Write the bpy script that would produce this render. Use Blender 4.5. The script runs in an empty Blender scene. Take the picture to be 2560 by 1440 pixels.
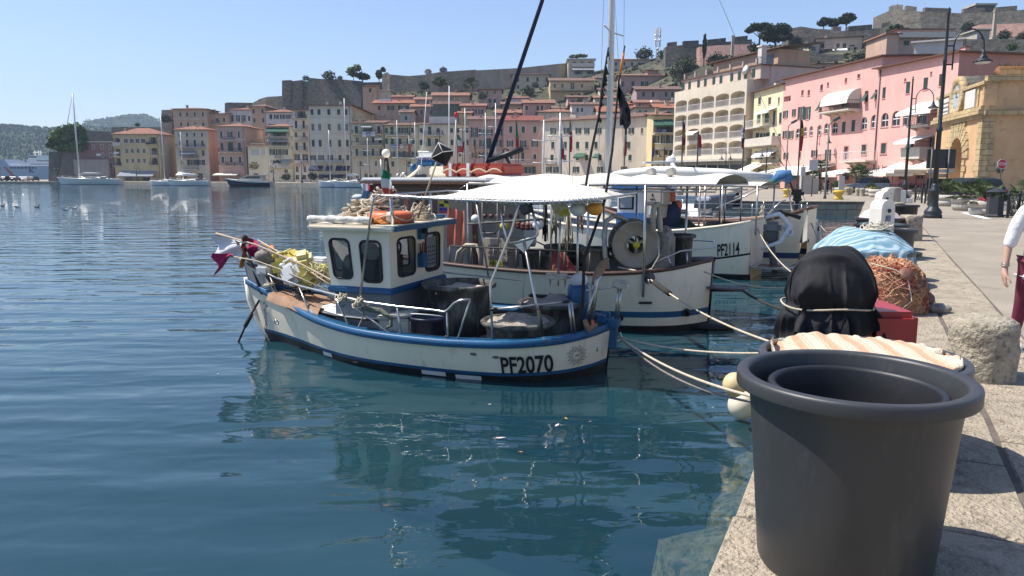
import bpy,bmesh,math,random
from math import sin,cos,pi,radians as R,atan2,hypot,sqrt
from mathutils import Vector,Matrix,noise as NZ
SC=bpy.context.scene
COL=SC.collection
#  camera
FPX,PITCH,CAMZ,QZ=1900.0,math.atan(280/1900.0),2.5,0.85
CP,SP=cos(PITCH),sin(PITCH)
cam=bpy.data.cameras.new('camera');camo=bpy.data.objects.new('camera',cam);COL.objects.link(camo)
cam.sensor_width=36.0;cam.lens=36.0*FPX/2560;cam.clip_start=0.1;cam.clip_end=9000
camo.location=(0,0,CAMZ);camo.rotation_euler=(pi/2-PITCH,0,0)
SC.camera=camo
#  sky and sun
SUN_EL,SUN_AZ=R(57),R(12)
TO_SUN=Vector((-cos(SUN_EL)*cos(SUN_AZ),cos(SUN_EL)*sin(SUN_AZ),sin(SUN_EL)))
W=bpy.data.worlds.new('World');SC.world=W;W.use_nodes=True
wn=W.node_tree;sky=wn.nodes.new('ShaderNodeTexSky');sky.sky_type='NISHITA';sky.sun_disc=False
sky.sun_elevation=SUN_EL;sky.sun_rotation=atan2(TO_SUN.x,TO_SUN.y)
sky.air_density=1.0;sky.dust_density=0.7;sky.ozone_density=3.0;sky.altitude=0
bg=wn.nodes['Background'];bg.inputs[1].default_value=0.114
tint=wn.nodes.new('ShaderNodeVectorMath');tint.operation='MULTIPLY';tint.inputs[1].default_value=(.95,.95,1.06)
wn.links.new(sky.outputs[0],tint.inputs[0]);wn.links.new(tint.outputs[0],bg.inputs[0])
sl=bpy.data.lights.new('sun','SUN');sl.energy=4.9;sl.angle=R(0.55);sl.color=(1.0,0.95,0.87)
so=bpy.data.objects.new('sun',sl);COL.objects.link(so)
so.rotation_euler=TO_SUN.to_track_quat('Z','Y').to_euler();so.location=(-40,10,60)
SC.view_settings.view_transform='Standard';SC.view_settings.look='None'
SC.view_settings.exposure=0.58;SC.view_settings.gamma=1.0;SC.view_settings.use_curve_mapping=False
SC.cycles.use_denoising=True
SC.cycles.max_bounces=8;SC.cycles.diffuse_bounces=3;SC.cycles.glossy_bounces=4
SC.cycles.transparent_max_bounces=12;SC.cycles.transmission_bounces=6
SC.cycles.caustics_reflective=False;SC.cycles.caustics_refractive=False
SC.cycles.sample_clamp_indirect=6
#  photo geometry > world
def ray(px,py):
 u=(px-1280)/FPX;v=(720-py)/FPX
 return Vector((u,CP+v*SP,-SP+v*CP))
def at(px,py,Y):
 d=ray(px,py);t=Y/d.y
 return Vector((d.x*t,Y,CAMZ+d.z*t))
def gp(px,py,z=QZ):
 d=ray(px,py);t=(z-CAMZ)/d.z
 return Vector((d.x*t,d.y*t,z))
def pxs(Y):return Y/FPX
#  mesh builder
class MB:
 def __init__(s):s.v=[];s.f=[];s.mi=[];s.sm=[];s.mats=[];s.c=0;s.M=None;s.smooth=False
 def m(s,mat,smooth=None):
  if mat not in s.mats:s.mats.append(mat)
  s.c=s.mats.index(mat)
  if smooth is not None:s.smooth=smooth
  return s
 def add(s,vs,fs):
  o=len(s.v)
  for p in vs:
   p=Vector(p)
   s.v.append(s.M@p if s.M else p)
  for f in fs:
   s.f.append([o+i for i in f]);s.mi.append(s.c);s.sm.append(s.smooth)
  return s
 def b(s,x0,x1,y0,y1,z0,z1):
  return s.add([(x0,y0,z0),(x1,y0,z0),(x1,y1,z0),(x0,y1,z0),(x0,y0,z1),(x1,y0,z1),(x1,y1,z1),(x0,y1,z1)],[(0,3,2,1),(4,5,6,7),(0,1,5,4),(1,2,6,5),(2,3,7,6),(3,0,4,7)])
 def box(s,c,d,rz=0,rx=0,ry=0):
  M=Matrix.Translation(c)@Matrix.Rotation(rz,4,'Z')@Matrix.Rotation(ry,4,'Y')@Matrix.Rotation(rx,4,'X')
  a,b_,h=d[0]/2,d[1]/2,d[2]/2
  vs=[M@Vector(p)for p in[(-a,-b_,-h),(a,-b_,-h),(a,b_,-h),(-a,b_,-h),(-a,-b_,h),(a,-b_,h),(a,b_,h),(-a,b_,h)]]
  return s.add(vs,[(0,3,2,1),(4,5,6,7),(0,1,5,4),(1,2,6,5),(2,3,7,6),(3,0,4,7)])
 def rbox(s,c,d,r=0.03,rz=0,rx=0,ry=0):
  """box with chamfered edges"""
  M=Matrix.Translation(c)@Matrix.Rotation(rz,4,'Z')@Matrix.Rotation(ry,4,'Y')@Matrix.Rotation(rx,4,'X')
  bm=bmesh.new();bmesh.ops.create_cube(bm,size=1)
  for v in bm.verts:v.co=Vector((v.co.x*d[0],v.co.y*d[1],v.co.z*d[2]))
  bmesh.ops.bevel(bm,geom=bm.edges[:],offset=min(r,min(d)*.45),segments=2,affect='EDGES')
  bm.verts.index_update()
  s.add([M@v.co for v in bm.verts],[[v.index for v in f.verts]for f in bm.faces]);bm.free();return s
 def poly(s,pts):return s.add(pts,[list(range(len(pts)))])
 def tube(s,pts,r,n=6,closed=False):
  pts=[Vector(p)for p in pts];k=len(pts)
  if k<2:return s
  rs=r if isinstance(r,(list,tuple))else[r]*k
  vs=[];fs=[];ref=None
  for i,p in enumerate(pts):
   if closed:t=pts[(i+1)%k]-pts[i-1]
   else:t=pts[min(i+1,k-1)]-pts[max(i-1,0)]
   if t.length<1e-9:t=Vector((0,0,1))
   t.normalize()
   if ref is None:ref=Vector((0,0,1))if abs(t.z)<.9 else Vector((1,0,0))
   a=ref-t*ref.dot(t)
   if a.length<1e-4:a=Vector((1,0,0))-t*t.x
   a.normalize();ref=a;b_=t.cross(a)
   for j in range(n):
    q=2*pi*j/n
    vs.append(p+(a*cos(q)+b_*sin(q))*rs[i])
  for i in range(k if closed else k-1):
   for j in range(n):
    a0=i*n+j;a1=i*n+(j+1)%n;i2=(i+1)%k
    fs.append((a0,a1,i2*n+(j+1)%n,i2*n+j))
  if not closed:fs.append(list(range(n))[::-1]);fs.append([(k-1)*n+j for j in range(n)])
  sm=s.smooth;s.smooth=True;s.add(vs,fs);s.smooth=sm;return s
 def lathe(s,prof,c=(0,0,0),n=24,M=None,smooth=True,caps=True,sx=1,sy=1):
  c=Vector(c);vs=[];fs=[]
  for(r,z)in prof:
   for j in range(n):
    q=2*pi*j/n;p=Vector((r*cos(q)*sx,r*sin(q)*sy,z))
    vs.append((M@p if M else p)+c)
  k=len(prof)
  for i in range(k-1):
   for j in range(n):fs.append((i*n+j,i*n+(j+1)%n,(i+1)*n+(j+1)%n,(i+1)*n+j))
  if caps:
   if prof[0][0]>1e-4:fs.append([j for j in range(n)][::-1])
   if prof[-1][0]>1e-4:fs.append([(k-1)*n+j for j in range(n)])
  sm=s.smooth;s.smooth=smooth;s.add(vs,fs);s.smooth=sm;return s
 def ell(s,c,r,nu=14,nv=9,M=None,f=None):
  prof=[];c=Vector(c);vs=[];fs=[]
  for i in range(nv+1):
   a=-pi/2+pi*i/nv
   for j in range(nu):
    q=2*pi*j/nu;p=Vector((cos(a)*cos(q)*r[0],cos(a)*sin(q)*r[1],sin(a)*r[2]))
    if f:p=f(p)
    vs.append((M@p if M else p)+c)
  for i in range(nv):
   for j in range(nu):fs.append((i*nu+j,i*nu+(j+1)%nu,(i+1)*nu+(j+1)%nu,(i+1)*nu+j))
  sm=s.smooth;s.smooth=True;s.add(vs,fs);s.smooth=sm;return s
 def grid(s,rows,closed=False,smooth=True):
  """rows of equal length -> quads"""
  n=len(rows[0]);vs=[p for r in rows for p in r];fs=[]
  for i in range(len(rows)-1):
   for j in range(n if closed else n-1):
    fs.append((i*n+j,i*n+(j+1)%n,(i+1)*n+(j+1)%n,(i+1)*n+j))
  sm=s.smooth;s.smooth=smooth;s.add(vs,fs);s.smooth=sm;return s
 def extr(s,pts,vec):
  """closed polygon extruded along vec"""
  vec=Vector(vec);n=len(pts);pts=[Vector(p)for p in pts]
  fs=[list(range(n))[::-1],[n+i for i in range(n)]]+[(i,(i+1)%n,n+(i+1)%n,n+i)for i in range(n)]
  return s.add(pts+[p+vec for p in pts],fs)
 def mesh(s,name):
  me=bpy.data.meshes.new(name)
  me.from_pydata([tuple(p)for p in s.v],[],s.f)
  for mt in s.mats:me.materials.append(mt)
  me.polygons.foreach_set('material_index',s.mi);me.polygons.foreach_set('use_smooth',s.sm)
  me.update();return me
 def build(s,name,parent=None,fix=True):
  me=s.mesh(name)
  if fix:
   bm=bmesh.new();bm.from_mesh(me);bmesh.ops.recalc_face_normals(bm,faces=bm.faces);bm.to_mesh(me);bm.free()
  return link(name,me,parent)
def link(name,me,parent=None):
 o=bpy.data.objects.new(name,me);COL.objects.link(o)
 if parent:o.parent=parent
 return o
def tag(o,label=None,cat=None,group=None,kind=None):
 if label:o['label']=label
 if cat:o['category']=cat
 if group:o['group']=group
 if kind:o['kind']=kind
 return o
def thing(name,label,cat,loc=(0,0,0),rz=0,group=None):
 o=bpy.data.objects.new(name,None);COL.objects.link(o);o.empty_display_size=.2
 o.location=loc;o.rotation_euler=(0,0,rz)
 return tag(o,label,cat,group)
def dup(o,parent=None,loc=None,rz=None,label=None,group=None,scale=None):
 c=o.copy();COL.objects.link(c)
 if parent:c.parent=parent
 if loc is not None:c.location=loc
 if rz is not None:c.rotation_euler=(0,0,rz)
 if scale is not None:c.scale=(scale,)*3 if not isinstance(scale,tuple)else scale
 if label:c['label']=label
 if group:c['group']=group
 for ch in list(o.children):dup(ch,c)
 return c
 #  materials
MATS={}
def mat(name,col,rough=.6,metal=0,var=.12,vs=1.5,st=(1,1,1),bump=0,bs=25,c2=None,f2=.5,w2=.12,s2=4,spec=.5,alpha=None,sss=0):
 """colour with large and small noise; c2: stains of a second colour where a stretched noise passes f2"""
 if name in MATS:return MATS[name]
 m=bpy.data.materials.new(name);m.use_nodes=True;nt=m.node_tree;N=nt.nodes;L=nt.links
 p=N['Principled BSDF'];p.inputs['Roughness'].default_value=rough;p.inputs['Metallic'].default_value=metal
 p.inputs['Specular IOR Level'].default_value=spec
 tc=N.new('ShaderNodeTexCoord');mp=N.new('ShaderNodeMapping');mp.inputs['Scale'].default_value=st
 L.new(tc.outputs['Object'],mp.inputs[0])
 n1=N.new('ShaderNodeTexNoise');n1 .inputs['Scale'].default_value=vs;n1 .inputs['Detail'].default_value=6;n1 .inputs['Roughness'].default_value=.65
 L.new(mp.outputs[0],n1 .inputs['Vector'])
 rp=N.new('ShaderNodeMapRange');rp.inputs[1].default_value=.3;rp.inputs[2].default_value=.7
 rp.inputs[3].default_value=1-var;rp.inputs[4].default_value=1+var
 L.new(n1 .outputs[0],rp.inputs[0])
 mx=N.new('ShaderNodeVectorMath');mx.operation='SCALE';mx.inputs[0].default_value=col[:3]
 L.new(rp.outputs[0],mx.inputs['Scale'])
 out=mx.outputs[0]
 if c2:
  n2=N.new('ShaderNodeTexNoise');n2 .inputs['Scale'].default_value=s2;n2 .inputs['Detail'].default_value=8;n2 .inputs['Roughness'].default_value=.7
  L.new(mp.outputs[0],n2 .inputs['Vector'])
  r2=N.new('ShaderNodeMapRange');r2 .inputs[1].default_value=f2;r2 .inputs[2].default_value=f2+w2
  L.new(n2 .outputs[0],r2 .inputs[0])
  mm=N.new('ShaderNodeMix');mm.data_type='RGBA';L.new(r2 .outputs[0],mm.inputs[0]);L.new(out,mm.inputs[6]);mm.inputs[7].default_value=(*c2[:3],1)
  out=mm.outputs[2]
 L.new(out,p.inputs['Base Color'])
 if bump:
  n3=N.new('ShaderNodeTexNoise');n3 .inputs['Scale'].default_value=bs;n3 .inputs['Detail'].default_value=5
  L.new(tc.outputs['Object'],n3 .inputs['Vector'])
  bp=N.new('ShaderNodeBump');bp.inputs['Distance'].default_value=bump;L.new(n3 .outputs[0],bp.inputs['Height']);L.new(bp.outputs[0],p.inputs['Normal'])
 if alpha is not None:p.inputs['Alpha'].default_value=alpha
 if sss:p.inputs['Subsurface Weight'].default_value=sss;p.inputs['Subsurface Radius'].default_value=(.02,.01,.006)
 MATS[name]=m;return m
def bricks(name,c1,c2,mort,bw=.6,bh=.3,rough=.9,bump=.02,axes='xz',var=.25,ms=.02):
 if name in MATS:return MATS[name]
 m=bpy.data.materials.new(name);m.use_nodes=True;nt=m.node_tree;N=nt.nodes;L=nt.links;p=N['Principled BSDF'];p.inputs['Roughness'].default_value=rough
 tc=N.new('ShaderNodeTexCoord');sep=N.new('ShaderNodeSeparateXYZ');cb=N.new('ShaderNodeCombineXYZ');L.new(tc.outputs['Object'],sep.inputs[0])
 if axes=='xz':
  ad=N.new('ShaderNodeMath');L.new(sep.outputs[0],ad.inputs[0]);L.new(sep.outputs[1],ad.inputs[1]);L.new(ad.outputs[0],cb.inputs[0]);L.new(sep.outputs[2],cb.inputs[1])
 else:L.new(sep.outputs[0],cb.inputs[0]);L.new(sep.outputs[1],cb.inputs[1])
 nw=N.new('ShaderNodeTexNoise');nw.inputs['Scale'].default_value=2.0;L.new(tc.outputs['Object'],nw.inputs['Vector'])
 sc=N.new('ShaderNodeVectorMath');sc.operation='SCALE';sc.inputs['Scale'].default_value=.12*bh/.3;L.new(nw.outputs[1],sc.inputs[0])
 av=N.new('ShaderNodeVectorMath');L.new(cb.outputs[0],av.inputs[0]);L.new(sc.outputs[0],av.inputs[1])
 br=N.new('ShaderNodeTexBrick');br.inputs['Scale'].default_value=1;br.inputs['Brick Width'].default_value=bw;br.inputs['Row Height'].default_value=bh
 br.inputs['Mortar Size'].default_value=ms;br.inputs['Mortar Smooth'].default_value=.4;br.inputs['Bias'].default_value=-.1
 br.inputs['Color1'].default_value=(*c1,1);br.inputs['Color2'].default_value=(*c2,1);br.inputs['Mortar'].default_value=(*mort,1)
 L.new(av.outputs[0],br.inputs['Vector'])
 n1=N.new('ShaderNodeTexNoise');n1 .inputs['Scale'].default_value=1.1;n1 .inputs['Detail'].default_value=9;n1 .inputs['Roughness'].default_value=.7;L.new(tc.outputs['Object'],n1 .inputs['Vector'])
 rp=N.new('ShaderNodeMapRange');rp.inputs[1].default_value=.3;rp.inputs[2].default_value=.7;rp.inputs[3].default_value=1-var;rp.inputs[4].default_value=1+var;L.new(n1 .outputs[0],rp.inputs[0])
 mx=N.new('ShaderNodeVectorMath');mx.operation='SCALE';L.new(br.outputs[0],mx.inputs[0]);L.new(rp.outputs[0],mx.inputs['Scale']);L.new(mx.outputs[0],p.inputs['Base Color'])
 n3=N.new('ShaderNodeTexNoise');n3 .inputs['Scale'].default_value=14/bh*.3;n3 .inputs['Detail'].default_value=6;L.new(tc.outputs['Object'],n3 .inputs['Vector'])
 sb=N.new('ShaderNodeMath');sb.operation='MULTIPLY_ADD';L.new(br.outputs[1],sb.inputs[0]);sb.inputs[1].default_value=-.6;L.new(n3 .outputs[0],sb.inputs[2])
 bp=N.new('ShaderNodeBump');bp.inputs['Distance'].default_value=bump;L.new(sb.outputs[0],bp.inputs['Height']);L.new(bp.outputs[0],p.inputs['Normal'])
 MATS[name]=m;return m
def tiles(name,col,var=.3):
 if name in MATS:return MATS[name]
 m=mat(name,col,.9,0,var,1.3,c2=(col[0]*.45+.03,col[1]*.5+.02,col[2]*.55+.02),f2=.52,w2=.12,s2=2.6)
 N=m.node_tree.nodes;L=m.node_tree.links;tc=N.new('ShaderNodeTexCoord')
 wv=N.new('ShaderNodeTexWave');wv.inputs['Scale'].default_value=1.15;wv.bands_direction='X';L.new(tc.outputs['Object'],wv.inputs['Vector'])
 bp=N.new('ShaderNodeBump');bp.inputs['Distance'].default_value=.12;L.new(wv.outputs[0],bp.inputs['Height']);L.new(bp.outputs[0],N['Principled BSDF'].inputs['Normal'])
 return m
def stripes(name,cols,period,axis=0,rough=.9,warp=.0,bump=0):
 """cloth woven in bands along one object axis"""
 if name in MATS:return MATS[name]
 m=bpy.data.materials.new(name);m.use_nodes=True;nt=m.node_tree;N=nt.nodes;L=nt.links;p=N['Principled BSDF'];p.inputs['Roughness'].default_value=rough
 tc=N.new('ShaderNodeTexCoord');nz=N.new('ShaderNodeTexNoise');nz.inputs['Scale'].default_value=2.5;L.new(tc.outputs['Object'],nz.inputs['Vector'])
 sep=N.new('ShaderNodeSeparateXYZ');L.new(tc.outputs['Object'],sep.inputs[0])
 ma=N.new('ShaderNodeMath');ma.operation='MULTIPLY_ADD';L.new(nz.outputs[0],ma.inputs[0]);ma.inputs[1].default_value=warp;L.new(sep.outputs[axis],ma.inputs[2])
 dv=N.new('ShaderNodeMath');dv.operation='DIVIDE';L.new(ma.outputs[0],dv.inputs[0]);dv.inputs[1].default_value=period
 fr=N.new('ShaderNodeMath');fr.operation='FRACT';L.new(dv.outputs[0],fr.inputs[0])
 cr=N.new('ShaderNodeValToRGB');cr.color_ramp.interpolation='LINEAR'
 e=cr.color_ramp.elements
 while len(e)>1:e.remove(e[-1])
 e[0].position=cols[0][0];e[0].color=(*cols[0][1],1)
 for pos,c in cols[1:]:
  q=e.new(pos);q.color=(*c,1)
 L.new(fr.outputs[0],cr.inputs[0]);L.new(cr.outputs[0],p.inputs['Base Color'])
 if bump:
  n3=N.new('ShaderNodeTexVoronoi');n3 .inputs['Scale'].default_value=110;L.new(tc.outputs['Object'],n3 .inputs['Vector'])
  bp=N.new('ShaderNodeBump');bp.inputs['Distance'].default_value=bump;L.new(n3 .outputs[0],bp.inputs['Height']);L.new(bp.outputs[0],p.inputs['Normal'])
 MATS[name]=m;return m
GLASS=mat('window_glass',(.015,.018,.02),.08,0,.3,.5,spec=.6)
GREEN=mat('green_shutter_paint',(.022,.06,.045),.55,0,.25,.8)
DGREEN=mat('dark_shutter_paint',(.02,.035,.032),.55,0,.25,.8)
WHITE=mat('white_paint',(.72,.71,.68),.45,0,.05,2)
FRAME=mat('pale_stone_trim',(.55,.5,.42),.8,0,.1,2)
IRON=mat('dark_wrought_iron',(.03,.032,.034),.5,.3,.1,3)
LEAD=mat('weathered_iron',(.12,.115,.105),.6,.3,.15,3)
STEEL=mat('stainless_steel',(.5,.48,.44),.28,.9,.15,8)
WOODB=mat('brown_varnished_wood',(.12,.055,.03),.5,0,.25,4,(1,1,6))
BLACKP=mat('black_plastic',(.012,.012,.013),.45,0,.2,5)
ROPE=mat('pale_rope',(.5,.43,.32),.95,0,.25,40,bump=.004,bs=220)
ROPED=mat('dark_rope',(.03,.028,.025),.95,0,.3,40,bump=.004,bs=220)
CANVAS=mat('cream_canvas',(.66,.61,.52),.9,0,.06,1.2,bump=.003,bs=60)
CANVASW=mat('white_canvas',(.7,.68,.62),.9,0,.06,1.2)
TILE=tiles('terracotta_tiles',(.34,.16,.1));TILED=tiles('brown_old_tiles',(.22,.125,.09));TILER=tiles('red_new_tiles',(.4,.15,.08))
def stucco(name,col,var=.14,dirt=.5,s2=.55):
 col=tuple(min(c*1.2,.75)for c in col)
 return mat(name,col,.9,0,var,.35,(1,1,.45),bump=.008,bs=6,c2=tuple(c*.62 for c in col),f2=.56,w2=.2,s2=s2)
def text_mesh(txt,size,m,fn,bold=0.0,name='lettering',parent=None,spacing=1.0):
 """flat letters in x (along) and y (up), each vertex carried by fn(x, y) to its place"""
 cu=bpy.data.curves.new(name,'FONT');cu.body=txt;cu.size=size;cu.offset=bold;cu.space_character=spacing;cu.resolution_u=4
 o=bpy.data.objects.new(name,cu);COL.objects.link(o)
 me=bpy.data.meshes.new_from_object(o);bpy.data.objects.remove(o);bpy.data.curves.remove(cu)
 me.name=name
 for v in me.vertices:v.co=fn(v.co.x,v.co.y)
 me.materials.clear();me.materials.append(m);me.update()
 return link(name,me,parent)
 #  cloths settled by gravity over their loads
def settle(n,size,z0,col,frames,shrink=0.0,rz=0.0,bump=.02,seed=1,stiff=4.0,selfc=False):
 """drops a square cloth on collider builders and returns its grid of points"""
 rnd=random.Random(seed);vs=[];fs=[]
 for i in range(n+1):
  for j in range(n+1):
   x,y=size*(i/n-.5),size*(j/n-.5);vs.append((x*cos(rz)-y*sin(rz),x*sin(rz)+y*cos(rz),z0+bump*NZ.noise(Vector((x*4,y*4,seed)))))
 fs=[(i*(n+1)+j,(i+1)*(n+1)+j,(i+1)*(n+1)+j+1,i*(n+1)+j+1)for i in range(n)for j in range(n)]
 me=bpy.data.meshes.new('settling');me.from_pydata(vs,[],fs);o=bpy.data.objects.new('settling',me);COL.objects.link(o);cs=[]
 for m in col:
  c=m.build('load');mod=c.modifiers.new('c','COLLISION');c.collision.thickness_outer=.008;c.collision.cloth_friction=25;c.collision.damping=.6;cs.append(c)
 cm=o.modifiers.new('cloth','CLOTH');s=cm.settings;s.quality=7;s.mass=.25;s.tension_stiffness=12;s.compression_stiffness=12;s.shear_stiffness=4;s.bending_stiffness=stiff*.05;s.shrink_min=-shrink;s.air_damping=2.0
 cm.collision_settings.distance_min=.008;cm.collision_settings.collision_quality=3;cm.collision_settings.use_self_collision=selfc;cm.collision_settings.self_distance_min=.008;cm.point_cache.frame_start=1;cm.point_cache.frame_end=frames
 for f in range(1,frames+1):SC.frame_set(f)
 ev=o.evaluated_get(bpy.context.evaluated_depsgraph_get());P=[o.matrix_world@v.co for v in ev.data.vertices]
 bpy.data.objects.remove(o);bpy.data.meshes.remove(me)
 for c in cs:m_=c.data;bpy.data.objects.remove(c);bpy.data.meshes.remove(m_)
 SC.frame_set(1);return[[P[i*(n+1)+j]for j in range(n+1)]for i in range(n+1)]
def cloth_mesh(name,rows,m,loc,th=.004,sub=1):
 """settled points -> smooth cloth object"""
 mb=MB().m(m);mb.grid(rows);o=mb.build(name,fix=False);a=o.modifiers.new('s','SUBSURF');a.levels=a.render_levels=sub;o.location=loc;return o
q1=MB();q1 .lathe([(.30,.02),(.33,.3),(.33,.66),(.29,.76),(.0,.78)],(0,0,0),28);q2=MB();q2 .ell((.02,.0,.80),(.34,.33,.34),20,14);q2 .ell((-.12,-.1,.86),(.2,.2,.22),14,10);q2 .ell((.16,.06,.9),(.17,.2,.24),14,10)
CL_BLACK=settle(52,1.62,1.24,[q1,q2],46,0,R(38),.03,3,1.2)
q1=MB();q1 .lathe([(.52,.2),(.52,1.1)],(0,0,0),32,caps=False);q2=MB();q2 .lathe([(.0,.43),(.3,.42),(.52,.36)],(0,0,0),24,caps=False);q2 .ell((-.16,.12,.42),(.2,.16,.09),12,8);q2 .ell((.15,-.1,.42),(.2,.22,.08),12,8);q2 .ell((.2,.22,.4),(.16,.14,.09),12,8)
CL_BLANKET=settle(56,.66,.60,[q1,q2],46,.52,.0,.06,5,1.5,True)
q1=MB();q1 .lathe([(.56,0),(.67,.5),(.69,.53),(.66,.53)],(0,0,0),32,caps=False);q2=MB();q2 .ell((0,0,.5),(.6,.6,.30),20,12);q2 .ell((-.2,.1,.68),(.22,.24,.16),12,8);q2 .ell((.22,-.05,.66),(.26,.2,.15),12,8)
CL_BLUE=settle(44,1.75,1.0,[q1,q2],42,.02,R(20),.03,7,1.2)
#  water, quays, roads
def water_mat():
 m=bpy.data.materials.new('harbour_water');m.use_nodes=True;nt=m.node_tree;N=nt.nodes;L=nt.links
 p=N['Principled BSDF'];p.inputs['Base Color'].default_value=(.013,.056,.078,1);p.inputs['Roughness'].default_value=.015;p.inputs['IOR'].default_value=1.9;p.inputs['Specular Tint'].default_value=(.86,.95,1,1)
 tc=N.new('ShaderNodeTexCoord')
 def layer(scale,st,rot,amp,detail=2,dist=0.0):
  mp=N.new('ShaderNodeMapping');mp.inputs['Scale'].default_value=st;mp.inputs['Rotation'].default_value=(0,0,rot);L.new(tc.outputs['Object'],mp.inputs[0])
  n=N.new('ShaderNodeTexNoise');n.inputs['Scale'].default_value=scale;n.inputs['Detail'].default_value=detail;n.inputs['Roughness'].default_value=.45;n.inputs['Distortion'].default_value=dist
  L.new(mp.outputs[0],n.inputs['Vector'])
  k=N.new('ShaderNodeMath');k.operation='MULTIPLY';k.inputs[1].default_value=amp;L.new(n.outputs[0],k.inputs[0]);return k.outputs[0]
 hs=[layer(1.0,(.3,1.5,1),R(-17),.058,1),layer(2.3,(.6,1.15,1),R(12),.015,1,.5),layer(6,(.6,1.3,1),R(-25),.003,2)]
 s=hs[0]
 for h in hs[1:]:
  a=N.new('ShaderNodeMath');L.new(s,a.inputs[0]);L.new(h,a.inputs[1]);s=a.outputs[0]
 bp=N.new('ShaderNodeBump');bp.inputs['Distance'].default_value=1.0;L.new(s,bp.inputs['Height']);L.new(bp.outputs[0],p.inputs['Normal'])
 tr=N.new('ShaderNodeBsdfTransparent');tr.inputs[0].default_value=(.8,.92,.88,1)
 lw=N.new('ShaderNodeLayerWeight');lw.inputs[0].default_value=.35;L.new(bp.outputs[0],lw.inputs[1])
 mr=N.new('ShaderNodeMapRange');mr.inputs[1].default_value=.5;mr.inputs[2].default_value=.95;mr.inputs[3].default_value=.42;mr.inputs[4].default_value=0.0
 L.new(lw.outputs['Facing'],mr.inputs[0])
 ms=N.new('ShaderNodeMixShader');L.new(mr.outputs[0],ms.inputs[0]);L.new(p.outputs[0],ms.inputs[1]);L.new(tr.outputs[0],ms.inputs[2])
 L.new(ms.outputs[0],N['Material Output'].inputs[0]);return m
WATER=water_mat()
def sheet(name,pts,z,m,kind='structure',label=None,cat=None):
 mb=MB().m(m);mb.poly([(x,y,z)for x,y in pts]);o=mb.build(name);return tag(o,kind=kind)
QD=Vector((.4281,.9037,0))
Q0=Vector((.834,2.96,0))
def qe(s,off=0):
 n=Vector((QD.y,-QD.x,0));p=Q0+QD*s+n*off;return p.x,p.y
KINK=(22.7,49.1)
edge=[qe(-9),KINK,(9.5,51),(4.5,62),(4,92),(-4,112),(-20,138),(-26,160),(-31,176),(-42,179),(-95,214),(-131,236),(-185,238),(-420,238)]
sheet('water',[(-700,-60),(60,-60),(60,420),(-700,900)],0,WATER)
sheet('seabed',[(-700,-60),(60,-60),(60,420),(-700,900)],-2.6,mat('seabed_silt',(.02,.05,.045),1,0,.4,.4))
LEDGE=mat('weedy_underwater_stone',(.46,.34,.18),1,0,.5,6,c2=(.09,.1,.05),f2=.48,s2=9,bump=.05,bs=20)
mb=MB().m(LEDGE)
rows=[]
for i in range(240):
 s=-5+i*.23;j=.28+.24*NZ.fractal(Vector((s*1.7,0,3)),1,2,4);k=.75+.4*NZ.fractal(Vector((s*1.4,5,0)),1,2,4)
 rows.append([(*qe(s,.02),-.12),(*qe(s,-j),-.16),(*qe(s,-j-.08),-.5),(*qe(s,-k),-.7),(*qe(s,-k-.3),-2.6)])
mb.grid(rows);tag(mb.build('quay_footing'),kind='structure')
CONC=mat('worn_quay_concrete',(.3,.27,.22),.95,0,.22,1.1,c2=(.2,.18,.15),f2=.53,w2=.16,s2=1.7,bump=.018,bs=28)
ASPH=mat('pale_old_asphalt',(.3,.255,.195),.95,0,.16,.8,c2=(.2,.175,.14),f2=.56,w2=.18,s2=1.3,bump=.012,bs=90)
QSTONE=bricks('quay_wall_stone',(.36,.32,.25),(.28,.25,.2),(.1,.09,.075),1.1,.42,bump=.04)
mb=MB().m(ASPH);inland=[(420,420),(420,-60),(qe(-9,60))]
poly=edge+[(-420,330),(100,400),(160,200),(160,-30),(40,-30)]
mb.poly([(x,y,QZ)for x,y in poly])
tag(mb.build('quay_pavement'),kind='structure')
mb=MB().m(QSTONE)
for a,b_ in zip(edge[:-1],edge[1:]):mb.poly([(*a,QZ-.001),(*b_,QZ-.001),(*b_,-2.6),(*a,-2.6)])
tag(mb.build('quay_wall'),kind='structure')
FLAG=mat('quay_flagstone',(.4,.335,.245),.92,0,.2,2.2,c2=(.2,.165,.12),f2=.5,w2=.18,s2=9,bump=.04,bs=42)
random.seed(5);mb=MB().m(FLAG)
def slab(s0,s1,o0,o1,h):
 e=.012;a=[qe(s0+e,o0+e),qe(s1-e,o0+e),qe(s1-e,o1-e),qe(s0+e,o1-e)]
 j=[Vector((x+random.uniform(-.012,.012),y+random.uniform(-.012,.012),QZ+h))for x,y in a]
 c=sum(j,Vector())/4
 t=[p+(c-p).normalized()*.02+Vector((0,0,.012))for p in j]
 mb.add(j+t,[(4,5,6,7)]+[(k,(k+1)%4,4+(k+1)%4,4+k)for k in range(4)])
s=-6
while s<51:
 l=random.uniform(.9,1.7);slab(s,s+l,-.03,.625+random.uniform(-.006,.006),random.uniform(.002,.01));s+=l
s=-6
while s<51:
 l=random.uniform(.7,1.5);slab(s,s+l,.632,1.30,random.uniform(.001,.008));s+=l
s=-6
while s<51:
 l=random.uniform(.8,1.6);slab(s,s+l,1.312,1.98,random.uniform(0,.006));s+=l
tag(mb.build('flagstone_edging'),kind='structure')
mb=MB().m(mat('joint_dirt',(.12,.1,.08),1,0,.3,5));mb.poly([(*qe(-6.5,0),QZ+.004),(*qe(51,0),QZ+.004),(*qe(51,2),QZ+.004),(*qe(-6.5,2),QZ+.004)]);tag(mb.build('paving_joints'),kind='structure')
mb=MB().m(FLAG)
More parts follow.
